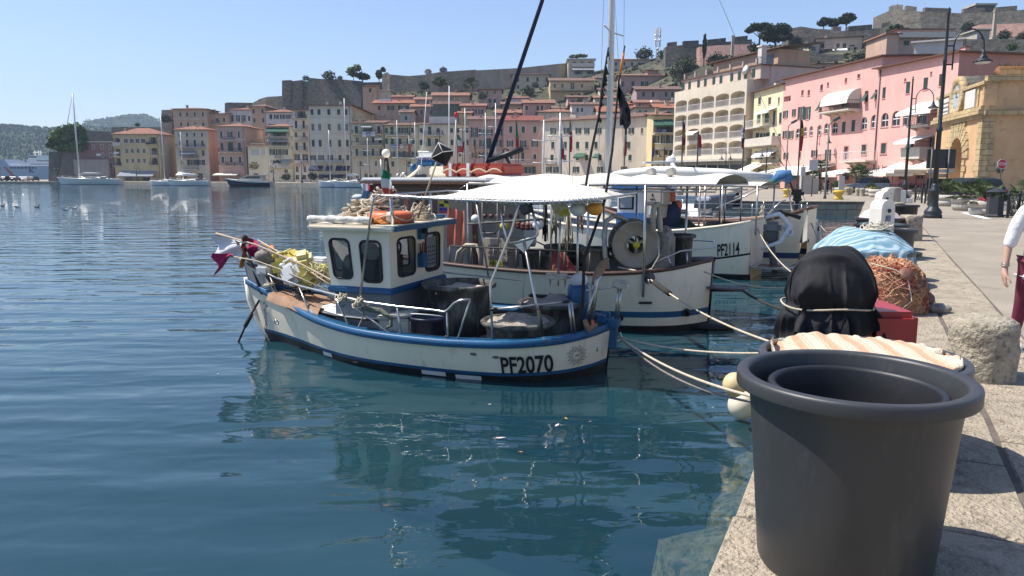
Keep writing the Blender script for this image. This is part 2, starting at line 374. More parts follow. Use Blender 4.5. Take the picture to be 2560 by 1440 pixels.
for a,b_ in zip(edge[1:4],edge[2:5]):
 a=Vector((*a,0));b_=Vector((*b_,0));d=(b_-a);n=int(d.length/1.3);d.normalize();nn=Vector((d.y,-d.x,0))
 if nn.y<0:nn=-nn
 for i in range(n):
  p=a+d*(i*1.3+.01);q=a+d*(i*1.3+1.27)
  mb.extr([(p.x,p.y,QZ-.18),(q.x,q.y,QZ-.18),(q.x+nn.x*.6,q.y+nn.y*.6,QZ-.18),(p.x+nn.x*.6,p.y+nn.y*.6,QZ-.18)],(0,0,.21))
tag(mb.build('quay_coping'),kind='structure')
ROAD=mat('asphalt_road',(.12,.115,.105),.95,0,.15,.7,bump=.01,bs=80)
rp=[gp(2640,560),gp(2400,498),gp(2270,476),gp(2050,468),gp(1900,466),gp(1900,461),gp(2060,462),gp(2300,466),gp(2430,478),gp(2760,505)]
mb=MB().m(ROAD);mb.poly([(p.x,p.y,QZ+.006)for p in rp]);tag(mb.build('road'),kind='structure')
mb=MB().m(mat('road_paint',(.7,.7,.66),.8,0,.15,3))
for a,b_ in(((2410,532),(2470,548)),((2290,487),(2330,500)),((2300,478),(2350,484))):
 p,q=gp(*a),gp(*b_);d=(q-p).normalized();n=Vector((d.y,-d.x,0))*.15
 mb.poly([p-n+Vector((0,0,.011)),q-n+Vector((0,0,.011)),q+n+Vector((0,0,.011)),p+n+Vector((0,0,.011))])
tag(mb.build('road_marking'),kind='structure')
#  hills
HILLG=mat('scrub_covered_slope',(.06,.062,.036),1,0,.45,.08,c2=(.13,.11,.075),f2=.52,w2=.1,s2=.12,bump=.3,bs=.8)
def ruled(name,cols,m,n=14,rough=0.0):
 """terrain patch from columns of (foot, crest) points"""
 mb=MB().m(m);rows=[]
 for a,b_ in cols:
  r=[]
  for i in range(n+1):
   t=i/n;p=a.lerp(b_,t)+Vector((0,0,(b_.z-a.z)*.10*sin(pi*t)))
   p.z+=rough*NZ.fractal(p*.05,1,2,4);r.append(p)
  rows.append(r)
 mb.grid(rows);return tag(mb.build(name),kind='structure')
def gcol(px,Yf,pyc,Yc,back=70):
 a=Vector(((px-1280)/FPX*Yf,Yf,QZ-.3));return(a,at(px,pyc,Yc))
ruled('town_hill',[gcol(150,258,395,275),gcol(280,262,345,290),gcol(420,262,320,290),gcol(520,258,300,290),gcol(640,250,290,285),gcol(760,240,262,275),gcol(900,232,248,275),gcol(1000,222,232,265),gcol(1200,200,232,258),gcol(1420,180,190,275),gcol(1530,165,170,275),gcol(1660,155,140,262),gcol(1760,146,125,250),gcol(1880,136,120,245),gcol(1980,128,108,240),gcol(2100,118,100,240),gcol(2220,112,92,238),gcol(2400,104,75,235),gcol(2560,98,70,230),gcol(2800,98,60,230),gcol(3300,98,60,230)],HILLG,18,.8)
FAR=mat('far_wooded_hill',(.035,.055,.025),1,0,.55,.02,c2=(.1,.09,.05),f2=.6,w2=.08,s2=.02)
def ridge(name,sil,Y,depth,seed):
 mb=MB().m(FAR);rows=[]
 for i in range(len(sil)-1):
  for k in range(8):
   t=k/8;px=sil[i][0]*(1-t)+sil[i+1][0]*t;s_=t*t*(3-2*t);py=sil[i][1]*(1-s_)+sil[i+1][1]*s_
   top=at(px,py,Y);r=[]
   for j in range(21):
    u=j/20;z=top.z*(u**.8);yy=Y-depth*(1-u)
    p=Vector((top.x*(yy/Y)**.15,yy,z-1));p+=Vector((0,0,1))*(NZ.fractal(Vector((p.x*.012,p.y*.02,seed)),1,2,5)*6*u+NZ.noise(Vector((p.x*.09,p.y*.09,seed)))*2.2)
    r.append(p)
   r.append(Vector((top.x,Y+400,-5)));rows.append(r)
 mb.grid(rows);return tag(mb.build(name),kind='structure')
ridge('wooded_hill',[(-400,318),(-200,305),(0,313),(60,312),(150,318),(215,316),(300,330),(420,350),(560,380)],1150,350,1)
ridge('wooded_hill_behind',[(60,345),(200,322),(240,302),(290,289),(320,286),(350,286),(385,296),(420,322),(520,345),(640,380)],1900,420,7)
#  houses
WC={}
def win_mesh(kind,w,h,sh,tr):
 w=round(w/.08)*.08;h=round(h/.08)*.08
 key=(kind,w,h,sh.name,tr.name)
 if key in WC:return WC[key]
 mb=MB();k=kind[0];a=w/2;z0,z1=-h/2,h/2
 def trim(t=.13,out=.035):
  mb.m(tr);mb.b(-a-t,-a,-out,.02,z0,z1);mb.b(a,a+t,-out,.02,z0,z1);mb.b(-a-t,a+t,-out,.02,z1,z1+t)
  mb.b(-a-t-.05,a+t+.05,-out-.07,.02,z0-.1,z0)
 def leaf(x0,x1,y0,y1,q0=z0,q1=z1):
  mb.m(sh);mb.b(x0,x1,y0,y1,q0,q1)
  n=max(3,int((q1-q0)/.22))
  for i in range(n):
   z=q0+.06+(q1-q0-.12)*(i+.5)/n
   mb.b(x0+.05,x1-.05,y0-.018,y0,z-.03,z+.03)
 if 's' in kind:trim()
 elif k!='l':mb.m(tr);mb.b(-a-.05,a+.05,-.07,.05,z0-.08,z0)
 if k=='c':
  leaf(-a,-.01,.05,.09);leaf(.01,a,.05,.09)
 elif k=='t':
  leaf(-a,-.01,.05,.09);leaf(.01,a,.05,.09)
  mb.m(sh);o=len(mb.v);q=h*.62
  mb.add([(-a,-.05,z1-h*.25),(a,-.05,z1-h*.25),(a,-.62,z0),(-a,-.62,z0),(-a,0,z1-h*.25),(a,0,z1-h*.25),(a,-.57,z0),(-a,-.57,z0)],[(0,1,2,3),(4,5,6,7),(0,1,5,4),(2,3,7,6),(0,3,7,4),(1,2,6,5)])
 elif k=='l':
  mb.m(GLASS);mb.poly([(-a,.75,z0),(a,.75,z0),(a,.75,z1),(-a,.75,z1)])
  mb.m(sh);mb.b(-a*.15,a*.2,.6,.7,z0,z1);mb.m(tr);mb.b(-a,a,.7,.74,z1-.25,z1)
  mb.m(WHITE);mb.b(-a,-a*.75,.6,.72,z0,z1)
 else:
  mb.m(GLASS);mb.poly([(-a,.16,z0),(a,.16,z0),(a,.16,z1),(-a,.16,z1)])
  fm=WHITE if k in 'oad' else tr
  mb.m(fm);t=.06
  for x in((-a,-a+t),(-t/2,t/2),(a-t,a)):mb.b(x[0],x[1],.12,.155,z0,z1)
  mb.b(-a,a,.12,.154,z1-t,z1);mb.b(-a,a,.12,.154,z0,z0+t)
  if h>1.7:mb.b(-a,a,.12,.153,z0+h*.62,z0+h*.62+t)
  if k=='o':
   leaf(-a*2+.02,-a-.02,-.05,-.01);leaf(a+.02,a*2-.02,-.05,-.01)
  if k=='a':
   mb.m(fm);mb.b(-a,a,.115,.153,z0+h*.45,z0+h*.45+.1)
 WC[key]=mb.mesh('window');return WC[key]
def wall_holes(mb,W,H,rects,z0=-3.0,rev=.2):
 """front wall in the plane y = 0 with real openings and their reveals"""
 xs=sorted({0,W}|{x for r in rects for x in(r[0],r[1])if 0<x<W});zs=sorted({z0,H}|{z for r in rects for z in(r[2],r[3])if z0<z<H})
 rs=[r for r in rects]
 for j in range(len(zs)-1):
  zc=(zs[j]+zs[j+1])/2;act=[r for r in rs if r[2]<zc<r[3]];st=None
  for i in range(len(xs)-1):
   xc=(xs[i]+xs[i+1])/2;hole=any(r[0]<xc<r[1]for r in act)
   if not hole and st is None:st=xs[i]
   if hole and st is not None:mb.poly([(st,0,zs[j]),(xs[i],0,zs[j]),(xs[i],0,zs[j+1]),(st,0,zs[j+1])]);st=None
  if st is not None:mb.poly([(st,0,zs[j]),(W,0,zs[j]),(W,0,zs[j+1]),(st,0,zs[j+1])])
 for r in rs:
  x0,x1,a,b_=r[:4];d=r[4]if len(r)>4 else rev
  mb.poly([(x0,0,a),(x0,d,a),(x0,d,b_),(x0,0,b_)]);mb.poly([(x1,0,a),(x1,d,a),(x1,d,b_),(x1,0,b_)])
  mb.poly([(x0,0,a),(x1,0,a),(x1,d,a),(x0,d,a)]);mb.poly([(x0,0,b_),(x1,0,b_),(x1,d,b_),(x0,d,b_)])
  if len(r)>5:
   xm=(x0+x1)/2;ra=(x1-x0)/2;sz=r[5]*ra;zc=b_-sz;n=10
   arc=[(xm+ra*cos(pi*k/n),zc+sz*sin(pi*k/n))for k in range(n+1)]
   for k in range(n):
    p,q=arc[k],arc[k+1]
    mb.poly([(p[0],-.002,p[1]),(q[0],-.002,q[1]),(q[0],-.002,b_),(p[0],-.002,b_)]);mb.poly([(p[0],-.002,p[1]),(q[0],-.002,q[1]),(q[0],d,q[1]),(p[0],d,p[1])])
class Facade:
 def __init__(s,O,ang):s.O=Vector(O);s.a=ang;s.ux=Vector((cos(ang),sin(ang),0));s.n=Vector((-sin(ang),cos(ang),0));s.C=Vector((0,0,CAMZ))
 def __call__(s,px,py,off=0):
  d=ray(px,py);t=((s.O+s.n*off-s.C).dot(s.n))/d.dot(s.n);P=s.C+d*t
  return(P-s.O).dot(s.ux),P.z-s.O.z
def rail(mb,x0,x1,y0,z,style,h=1.0):
 y1=0
 if style=='solid':
  mb.b(x0,x1,y0,y0+.12,z,z+h);mb.b(x0,x0+.12,y0+.121,y1,z,z+h-.002);mb.b(x1-.12,x1,y0+.121,y1,z,z+h-.002);return
 m=WHITE if style=='white' else(LEAD if style=='lead' else IRON);mb.m(m)
 for a,b_ in(((x0,y0),(x1,y0)),((x0,y0),(x0,y1)),((x1,y0),(x1,y1))):
  L=hypot(b_[0]-a[0],b_[1]-a[1]);n=max(2,int(L/.22))
  mb.tube([(*a,z+h),(*b_,z+h)],.03,4);mb.tube([(*a,z+.1),(*b_,z+.1)],.02,4)
  for i in range(n+1):
   t=i/n;x=a[0]+(b_[0]-a[0])*t;y=a[1]+(b_[1]-a[1])*t;mb.b(x-.012,x+.012,y-.012,y+.012,z,z+h)
def roof_mb(kind,W,d,H,rh,m,o=.55,ends=(1,1)):
 mb=MB().m(m);x0,x1,y0,y1=-o*ends[0],W+o*ends[1],-o,d+o;t=.14
 if kind=='hip':
  i=min(d/2+o,(x1-x0)/2-.2);A=[(x0,y0,H),(x1,y0,H),(x1,y1,H),(x0,y1,H)];ym=(y0+y1)/2;rd=[(x0+i,ym,H+rh),(x1-i,ym,H+rh)]
  U=[(a,b_,c+t)for a,b_,c in A];Rr=[(a,b_,c+t)for a,b_,c in rd]
  mb.add(U+Rr,[(0,1,5,4),(1,2,5),(2,3,4,5),(3,0,4)])
  mb.m(WOODB);mb.add(A+U,[(0,1,2,3),(0,1,5,4),(1,2,6,5),(2,3,7,6),(3,0,4,7)])
 elif kind=='gable':
  ym=(y0+y1)/2;A=[(x0,y0,H),(x1,y0,H),(x1,ym,H+rh),(x0,ym,H+rh),(x0,y1,H),(x1,y1,H)];U=[(a,b_,c+t)for a,b_,c in A]
  mb.add(U,[(0,1,2,3),(3,2,5,4)]);mb.m(WOODB);mb.add(A+U,[(0,1,2,3),(3,2,5,4),(0,1,7,6),(1,2,8,7),(2,5,11,8),(5,4,10,11),(4,3,9,10),(3,0,6,9)])
 elif kind=='gable_end':
  xm=(x0+x1)/2;A=[(x0,y0,H),(xm,y0,H+rh),(x1,y0,H),(x0,y1,H),(xm,y1,H+rh),(x1,y1,H)];U=[(a,b_,c+t)for a,b_,c in A]
  mb.add(U,[(0,1,4,3),(1,2,5,4)]);mb.m(WOODB);mb.add(A+U,[(0,1,4,3),(1,2,5,4),(0,1,7,6),(1,2,8,7),(2,5,11,8),(5,4,10,11),(4,3,9,10),(3,0,6,9)])
 elif kind=='shed':
  A=[(x0,y0,H),(x1,y0,H),(x1,y1,H+rh),(x0,y1,H+rh)];U=[(a,b_,c+t)for a,b_,c in A]
  mb.add(U,[(0,1,2,3)]);mb.m(WOODB);mb.add(A+U,[(0,1,2,3),(0,1,5,4),(1,2,6,5),(2,3,7,6),(3,0,4,7)])
 else:
  mb.b(x0,x1,y0,y1,H+.001,H+max(rh,.25))
 return mb
def bldg(name,label,px,py,Y,wm,roof=('hip',10,TILE),d=10,YR=None,rows=(),sh=GREEN,tr=FRAME,ex=(),side=(),group=None,cat='house',zb=-3.0,base=QZ,o=.55,ends=(1,1),sidem=None,chim=1,seed=0,H=None):
 rnd=random.Random(hash(label)%1000 if not seed else seed)
 rnd=random.Random(len(label)*7+int(px[0])+seed)
 A=at(px[0],py,Y);Bp=at(px[1],py,YR or Y);ang=atan2(Bp.y-A.y,Bp.x-A.x);Wd=hypot(Bp.x-A.x,Bp.y-A.y)
 O=(A.x,A.y,base);Hh=H or A.z-base;F=Facade(O,ang)
 t=thing(name,label,cat,O,ang,group);t['_w']=Wd;t['_h']=Hh
 rects=[];wins=[]
 for(ry,cx,w,h,kind)in rows:
  for q in cx:
   ww,hh,kk,yy=w,h,kind,ry
   if isinstance(q,tuple):q,ww,hh,kk=(list(q)+[w,h,kind][len(q)-1:])[:4]if len(q)<5 else q[:4];
   x0,za=F(q-ww/2,yy);x1,_=F(q+ww/2,yy);_,zt=F(q,yy-hh/2);_,zbm=F(q,yy+hh/2)
   if x0<.12:x0=.12
   if x1>Wd-.12:x1=Wd-.12
   if zt>Hh-.15:zt=Hh-.15
   if x1-x0<.2 or zt-zbm<.2:continue
   if kk[0]=='l':rects.append((x0,x1,zbm,zt,.78))
   elif kk[0]=='a':rects.append((x0,x1,zbm,zt,.3,1.0))
   else:rects.append((x0,x1,zbm,zt))
   wins.append((kk,(x0+x1)/2,(zbm+zt)/2,x1-x0,zt-zbm))
 mb=MB().m(wm);wall_holes(mb,Wd,Hh,rects,zb)
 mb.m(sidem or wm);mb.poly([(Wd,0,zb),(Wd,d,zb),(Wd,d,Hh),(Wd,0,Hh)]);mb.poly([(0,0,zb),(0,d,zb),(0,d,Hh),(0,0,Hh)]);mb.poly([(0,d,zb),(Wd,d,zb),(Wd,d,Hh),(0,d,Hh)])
 rh=0
 if roof:
  _,zr=F(px[0],roof[1]);rh=max((zr-Hh)*(1+(d/2)/max(Y,1)),.25)if roof[0]!='flat' else.3
  if roof[0]=='gable':mb.poly([(0,0,Hh),(0,d,Hh),(0,d/2,Hh+rh)]);mb.poly([(Wd,0,Hh),(Wd,d,Hh),(Wd,d/2,Hh+rh)])
  if roof[0]=='gable_end':mb.poly([(0,0,Hh),(Wd,0,Hh),(Wd/2,0,Hh+rh)])
  if roof[0]=='shed':mb.poly([(0,0,Hh),(0,d,Hh),(0,d,Hh+rh)]);mb.poly([(Wd,0,Hh),(Wd,d,Hh),(Wd,d,Hh+rh)])
 mb.build('wall',t,fix=False)
 for kk,x,z,w,h in wins:
  w_=link('window',win_mesh(kk,w,h,sh,tr),t);w_.location=(x,0,z)
 if roof:
  ro=roof_mb(roof[0],Wd,d,Hh,rh,roof[2],o,ends).build('roof',t)
  for i in range(chim):
   x=Wd*rnd.uniform(.15,.85);yq=d*rnd.uniform(.2,.45);zt=Hh+rh*(2*yq/d if roof[0]in('hip','gable')else.5)
   c=MB().m(wm);c.box((x,yq,zt+.35),(.6,.45,1.3));c.m(roof[2]);c.box((x,yq,zt+1.06),(.75,.6,.1));c.build('chimney',ro)
 for e in ex:
  k=e[0]
  if k=='b':
   x0,z=F(e[1],e[3]);x1,_=F(e[2],e[3]);dep=e[4];st=e[5]if len(e)>5 else 'iron'
   bm_=MB().m(FRAME);bm_.b(x0,x1,-dep,0,z-.16,z);n=max(2,int((x1-x0)/1.4))
   for i in range(n+1):
    xx=x0+.1+(x1-x0-.2)*i/n;bm_.extr([(xx-.08,0,z-.161),(xx-.08,-dep*.75,z-.161),(xx-.08,0,z-.5)],(.16,0,0))
   rail(bm_.m(FRAME),x0,x1,-dep+.03,z,st);bm_.build('balcony',t)
  elif k=='w':
   x0,zt=F(e[1],e[3]);x1,_=F(e[2],e[3]);out=e[5];zf=F(e[1],e[4],-out)[1];m=e[6]
   aw=MB().m(m);aw.add([(x0,-.01,zt),(x1,-.01,zt),(x1,-out,zf),(x0,-out,zf),(x0,-.01,zt-.05),(x1,-.01,zt-.05),(x1,-out,zf-.05),(x0,-out,zf-.05)],[(0,1,2,3),(4,5,6,7),(0,3,7,4),(1,2,6,5)]);aw.b(x0,x1,-out-.012,-out,zf-.3,zf-.0)
   aw.m(LEAD);aw.tube([(x0+.1,-.02,zf-.1),(x0+.1,-out,zf)],.03,4);aw.tube([(x1-.1,-.02,zf-.1),(x1-.1,-out,zf)],.03,4);aw.build('awning',t)
  elif k=='k':
   _,z=F(px[0],e[1]);q=MB().m(tr);q.b(.002,Wd-.002,-.1,-.003,z-.12,z+.12);q.build('cornice',t)
  elif k=='pipe':
   x,_=F(e[1],py+20);q=MB().m(LEAD);q.tube([(x,-.09,.2),(x,-.09,Hh-.1)],.06,6);q.build('drainpipe',t)
  elif k=='wash':
   x0,z=F(e[1],e[3]);x1,_=F(e[2],e[3]);q=MB();xx=x0
   for j in range(e[5]if len(e)>5 else 4):
    wd=(x1-x0)/(e[5]if len(e)>5 else 4);q.m(e[4][j%len(e[4])]);hh=wd*rnd.uniform(.8,1.3)
    rws=[[(xx+wd*.92*i/4,-.95+.05*sin(i*2+j+r_),z-hh*r_/3)for i in range(5)]for r_ in range(4)];q.grid(rws);xx+=wd
   q.build('laundry',t)
  elif k=='box':
   x0,zt=F(e[1],e[3]);x1,zb_=F(e[2],e[4]);q=MB().m(e[7]);q.b(x0,x1,e[5],e[6],zb_,zt);q.build(e[8],t)
  elif k=='dish':
   x,z=F(e[1],e[2]);q=MB().m(WHITE);Mx=Matrix.Rotation(R(65),4,'X')@Matrix.Rotation(R(30),4,'Y');q.lathe([(0,0),(.25,.03),(.45,.1)],(x,-.4,z),14,Mx);q.m(LEAD);q.tube([(x,-.35,z),(x,0,z-.5)],.03,5);q.build('satellite_dish',t)
 for(sx,sz,w,h,kind)in side:
  q=win_mesh(kind,w,h,sh,tr);s_=link('window',q,t);s_.location=(Wd+.01,sx,sz);s_.rotation_euler=(0,0,pi/2);s_.location.x+=0.18*0-.0
  s_.location.x=Wd-.155 if kind[0]not in 'cto' else Wd-.03
 return t,F,Wd,Hh
C_YEL=stucco('ochre_yellow_plaster',(.42,.35,.2));C_BEI=stucco('beige_plaster',(.42,.37,.29));C_GRE=stucco('grey_beige_plaster',(.34,.31,.26))
C_PNK=stucco('dusky_pink_plaster',(.37,.245,.21));C_PNK2=stucco('faded_pink_plaster',(.43,.28,.235));C_ORG=stucco('orange_tan_plaster',(.4,.28,.19))
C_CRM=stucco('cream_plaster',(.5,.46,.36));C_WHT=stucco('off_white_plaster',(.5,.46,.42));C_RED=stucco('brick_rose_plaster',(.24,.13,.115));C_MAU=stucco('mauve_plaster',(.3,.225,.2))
C_SAL=stucco('salmon_plaster',(.41,.27,.2));C_ROSE=mat('rose_pink_plaster',(.7,.385,.335),.92,0,.1,.5,(1,1,.6),bump=.01,bs=5,c2=(.58,.34,.3),f2=.57,w2=.1,s2=1.6)
C_OCH=mat('ochre_gate_plaster',(.56,.36,.19),.95,0,.14,.5,bump=.02,bs=7,c2=(.42,.25,.14),f2=.55,w2=.15,s2=1.1)
RUB=bricks('rubble_stone',(.16,.145,.12),(.1,.09,.075),(.055,.05,.042),.75,.36,bump=.12,var=.5)
RUBD=bricks('dark_rubble_stone',(.18,.16,.13),(.12,.106,.086),(.05,.045,.038),.9,.4,bump=.12,var=.5)
PBRICK=bricks('pink_brick',(.42,.25,.2),(.36,.21,.17),(.28,.19,.15),.6,.25,bump=.03)
AWG=mat('green_awning',(.03,.1,.065),.85,0,.15,2);AWS=stripes('grey_striped_awning',[(0,(.3,.31,.3)),(.45,(.3,.31,.3)),(.5,(.2,.21,.21)),(.95,(.2,.21,.21))],.5);AWB=mat('blue_grey_awning',(.24,.26,.28),.9,0,.1,2);AWN=mat('navy_awning',(.012,.02,.06),.85,0,.2,2)
CLB=mat('pale_blue_cloth',(.25,.33,.5),.95,0,.1,2);CLW=mat('white_cloth',(.7,.7,.7),.95,0,.1,2);CLR=mat('red_cloth',(.45,.05,.05),.95,0,.1,2);CLK=mat('dark_cloth',(.03,.03,.035),.95,0,.3,2);CLP=mat('purple_cloth',(.13,.09,.3),.95,0,.1,2)
GB='houses along the harbour front';GH='houses climbing the hill'
bldg('harbour_house','low brick-rose house between the ivy-topped bastion and the yellow apartment block',(188,280),356,246,C_RED,('flat',354,FRAME),9,rows=[(367,[193,234,255,276],5,11,'ps'),(388,[195,257,277],5,11,'ps'),(414,[196,236,257,278],6,15,'ps')],ex=[('box',241,252,384,390,-.1,0,WHITE,'sign_board'),('box',188,280,399,452,-1.2,-.05,stucco('grey_weathered_base',(.27,.24,.21)),'battered_base')],group=GB,chim=0)
bldg('apartment_block','pale yellow four storey apartment block with loggias and grey awnings, second from left',(281,398),336,245,C_YEL,('hip',319,TILE),11,sidem=C_GRE,rows=[(352,[314.5,329,343.5,357.5],10,11,'ps'),(377,[316.5,330.5,345,360],7,11,'ps'),(402,[318,332,346.5,361],6.5,11,'ps'),(354,[(291.5,17,19,'l')],17,19,'l'),(381,[(292.5,17,19,'l')],17,19,'l'),(405,[(293.5,17,19,'l')],17,19,'l'),(350,[(382,18,14,'l')],1,1,'l'),(378,[(384,19,18,'l')],1,1,'l'),(403,[(385,19,18,'l')],1,1,'l'),(446,[(322,18,12,'p'),(366,18,12,'p')],1,1,'p')],ex=[('b',283,302,364,.5,'solid'),('b',284,303,391,.5,'white'),('b',285,304,414,.5),('b',373,393,361,.6),('b',374,393,388,.5,'white'),('b',375,395,412,.5),('w',303,350,427,440,3.2,AWB),('w',351,392,427,440,3.2,AWB),('wash',367,392,356,[CLK],6),('wash',288,302,380,[CLW],3),('pipe',394)],group=GB,side=[(3,8.3,1.6,2.2,'p'),(7,8.3,1.6,2.2,'p'),(4,12,1.6,1.6,'p')])
bldg('harbour_house','beige-grey house with long iron balconies, behind two moored yachts and left of the pink house',(436,519),325,228,C_BEI,('hip',313,TILE),9,sidem=C_SAL,rows=[(337,[449,467.5,486,505],5,10,'cs'),(358,[451,(468,6,17,'cs'),(487,6,17,'cs'),506],5.5,13,'cs'),(383,[452,(478,8,14,'p'),508],6,14,'c'),(406,[(455,7,12,'p'),(482,14,14,'o'),(504,9,14,'o')],6,12,'p'),(440,[(460,14,14,'p'),(500,14,14,'p')],1,1,'p')],ex=[('b',442,513,369,1.1),('b',456,497,396,1.1),('b',457,497,423,1.0),('w',456,492,377,384,1.6,AWB),('w',447,478,429,437,2.4,CANVASW)],group=GB)
bldg('hill_house','orange-tan house with two rows of pale-framed windows beside the ivy-covered fort corner',(432,517),273,250,C_ORG,('hip',267,TILE),10,rows=[(286,[451,468,487,507],5,10,'cs'),(311,[453,470,488,508],5,10,'cs')],ex=[('k',297)],group=GH)
bldg('hill_house','small tan house with one balcony between the orange house and the shuttered pink house',(517,571),284,252,C_ORG,('shed',277,TILED),9,rows=[(300,[522,(543,9,10,'p'),560],5,10,'c')],ex=[('b',533,550,310,.8)],group=GH,chim=1)
bldg('hill_house','pale pink house with four pairs of open dark shutters above the pink harbour house',(572,630),275,254,C_WHT,('hip',268,TILE),10,sh=DGREEN,rows=[(296,[579,595,609,(623,5,12,'c')],5,16,'o')],group=GH)
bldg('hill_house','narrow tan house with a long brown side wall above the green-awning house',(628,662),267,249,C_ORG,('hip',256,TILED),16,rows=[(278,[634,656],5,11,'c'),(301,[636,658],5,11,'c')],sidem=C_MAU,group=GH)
bldg('harbour_house','dusky pink harbour house with three rows of green shutters and an orange side wall',(542,612),317,224,C_PNK,('hip',305,TILE),16,sidem=C_SAL,rows=[(336,[553,(575,6,15,'os'),597],5,16,'cs'),(367,[555,(576.5,13,22,'c'),598.5],7,19,'c'),(399,[557,578,600],7,15,'cs')],ex=[('b',557,587,351,1.0),('b',548,606,380,1.0),('b',548,566,414,.8),('b',569,586,414,.8),('b',589,608,414,.8),('k',320),('k',349),('w',540,600,433,437,3,CANVAS),('pipe',609)],side=[(8,11.6,1.2,2.4,'c')],group=GB)
bldg('harbour_house','low cream annex with pale shutters and flat terrace right of the pink harbour house',(619,668),366,222,C_CRM,('flat',364,C_SAL),7,sh=mat('pale_grey_shutter',(.42,.45,.47),.6),rows=[(380,[633,643,658],9,14,'c'),(440,[(640,12,14,'p')],1,1,'p')],ex=[('b',627,662,358,.3)],group=GB,chim=0)
bldg('hill_house','long pinkish house with four shuttered windows above the green-awning house',(664,736),281,236,C_WHT,('hip',271,TILE),10,sh=DGREEN,rows=[(292,[(677,7,12,'c'),691,706,720],6,11,'o'),(315,[680,705],8,10,'o')],group=GH)
bldg('harbour_house','cream house with a dark green awning over its top balcony',(667,727),317,214,C_CRM,('hip',308,TILE),8,rows=[(335,[(695,40,13,'l')],1,1,'l'),(357,[(696,46,10,'l')],1,1,'l'),(380,[681,697,713],7,15,'o'),(405,[(692,30,11,'l'),(716,10,11,'l')],1,1,'l'),(428,[(680,10,7,'a'),(715,9,8,'p')],1,1,'a')],ex=[('w',667,722,319,329,1.5,AWG),('b',668,724,342,1.2,'lead'),('w',670,695,348,352,1.4,AWB),('w',696,722,348,352,1.4,AWB),('b',672,724,366,1.2,'lead'),('b',689,703,395,.8,'lead'),('b',675,727,418,1.2,'white'),('w',706,726,398,406,1.6,AWB)],group=GB,chim=1)
bldg('harbour_house','narrow grey house with a balcony on every floor beside the tall cream palazzo',(731,770),276,206,C_WHT,('flat',271,TILE),10,sh=DGREEN,rows=[(285,[(751,26,20,'l')],1,1,'l'),(311,[740,759],5.5,19,'c'),(337,[740,760],7,13,'p'),(366,[741.5,761.5],6,19,'c'),(393,[743,763],7,16,'o'),(423,[743,762],7,15,'p'),(443,[743,760],9,12,'p')],ex=[('b',730,768,296,1.2),('b',731,769,324,1.0,'lead'),('b',730,769,350,1.0),('b',731,769,376,1.0,'lead'),('b',730,771,408,1.2)],group=GB,chim=0)
bldg('palazzo','tall cream five storey palazzo with classical window trim and navy arched awnings',(772,878),264,197,C_CRM,('hip',251,TILED),29,sidem=stucco('sand_plaster',(.5,.38,.24)),rows=[(280,[780,797.5,822,846.5,865],7,14,'cs'),(318,[782,799,823,848,866],7,17,'ps'),(358,[783,800.5,825,849,868],7,17,'cs'),(394,[(783,7,13,'o'),(803,7,13,'o'),(826,7,13,'o'),(850,7,13,'c'),(869,7,13,'c')],9,13,'o'),(421,[781,800,824,849,867],11,13,'p'),(443,[783,803,826,850,868],13,16,'p')],ex=[('k',293),('k',334),('k',371),('k',378),('b',790,860,407,1.0)]+[('w',q-8,q+8,414,424,1.4,AWN)for q in(782,801,824,849,867)]+[('w',800,862,437,441,1.6,AWN)]+[('pipe',874)],group=GB,chim=2,o=.9)
bldg('hill_house','tan house with a wide new tiled roof and white skylight right of the tall palazzo',(934,1034),259,226,C_ORG,('gable',247,TILER),10,sh=DGREEN,rows=[(270,[(948,6,11,'c'),977,(1009,14,12,'o')],8,12,'o')],ex=[('box',944,974,246,254,2.2,4.2,WHITE,'skylight'),('wash',997,1020,278,[CLW,C_ORG],2),('dish',958,288)],group=GH)
bldg('harbour_house','beige house with white laundry on its balconies right of the tall palazzo',(879,958),308,192,C_BEI,('shed',296,TILED),9,sh=DGREEN,rows=[(324,[(891,7,17,'c'),(920,22,10,'p'),(947,7,17,'c')],1,1,'c'),(350,[(893,8,14,'p'),(933,6,14,'c'),(950,8,16,'c')],1,1,'c'),(381,[892,911,932,952],6,18,'c'),(409,[902,940],6,13,'p'),(440,[893,915,940],8,12,'p')],ex=[('w',905,930,312,318,1.4,AWS),('b',881,955,336,1.0),('b',880,914,363,1.0),('b',922,958,363,1.0),('b',880,917,390,.9,'lead'),('b',922,958,390,.9,'lead'),('w',938,956,343,347,1.2,CANVASW),('wash',907,940,330,[CLW,CLB,CLW],3)],group=GB)
bldg('harbour_house','yellowish house with blue laundry hanging from its middle balcony',(961,1046),314,188,stucco('straw_plaster',(.43,.38,.27)),('shed',302,TILED),9,sh=GREEN,rows=[(326,[966,(980,8,19,'c'),998,(1012,9,14,'o'),1031],7,13,'c'),(353,[966,981,1000,1020,1034],7,14,'c'),(386,[981,1003,1018,1036],7,16,'o'),(410,[982,1022],7,13,'c'),(440,[975,1000,1030],9,12,'p')],ex=[('b',967,1026,338,1.0,'lead'),('b',978,1030,366,1.0),('b',966,1040,394,.8),('wash',976,1010,362,[CLB,CLB,CLR,CLW],4)],group=GB)
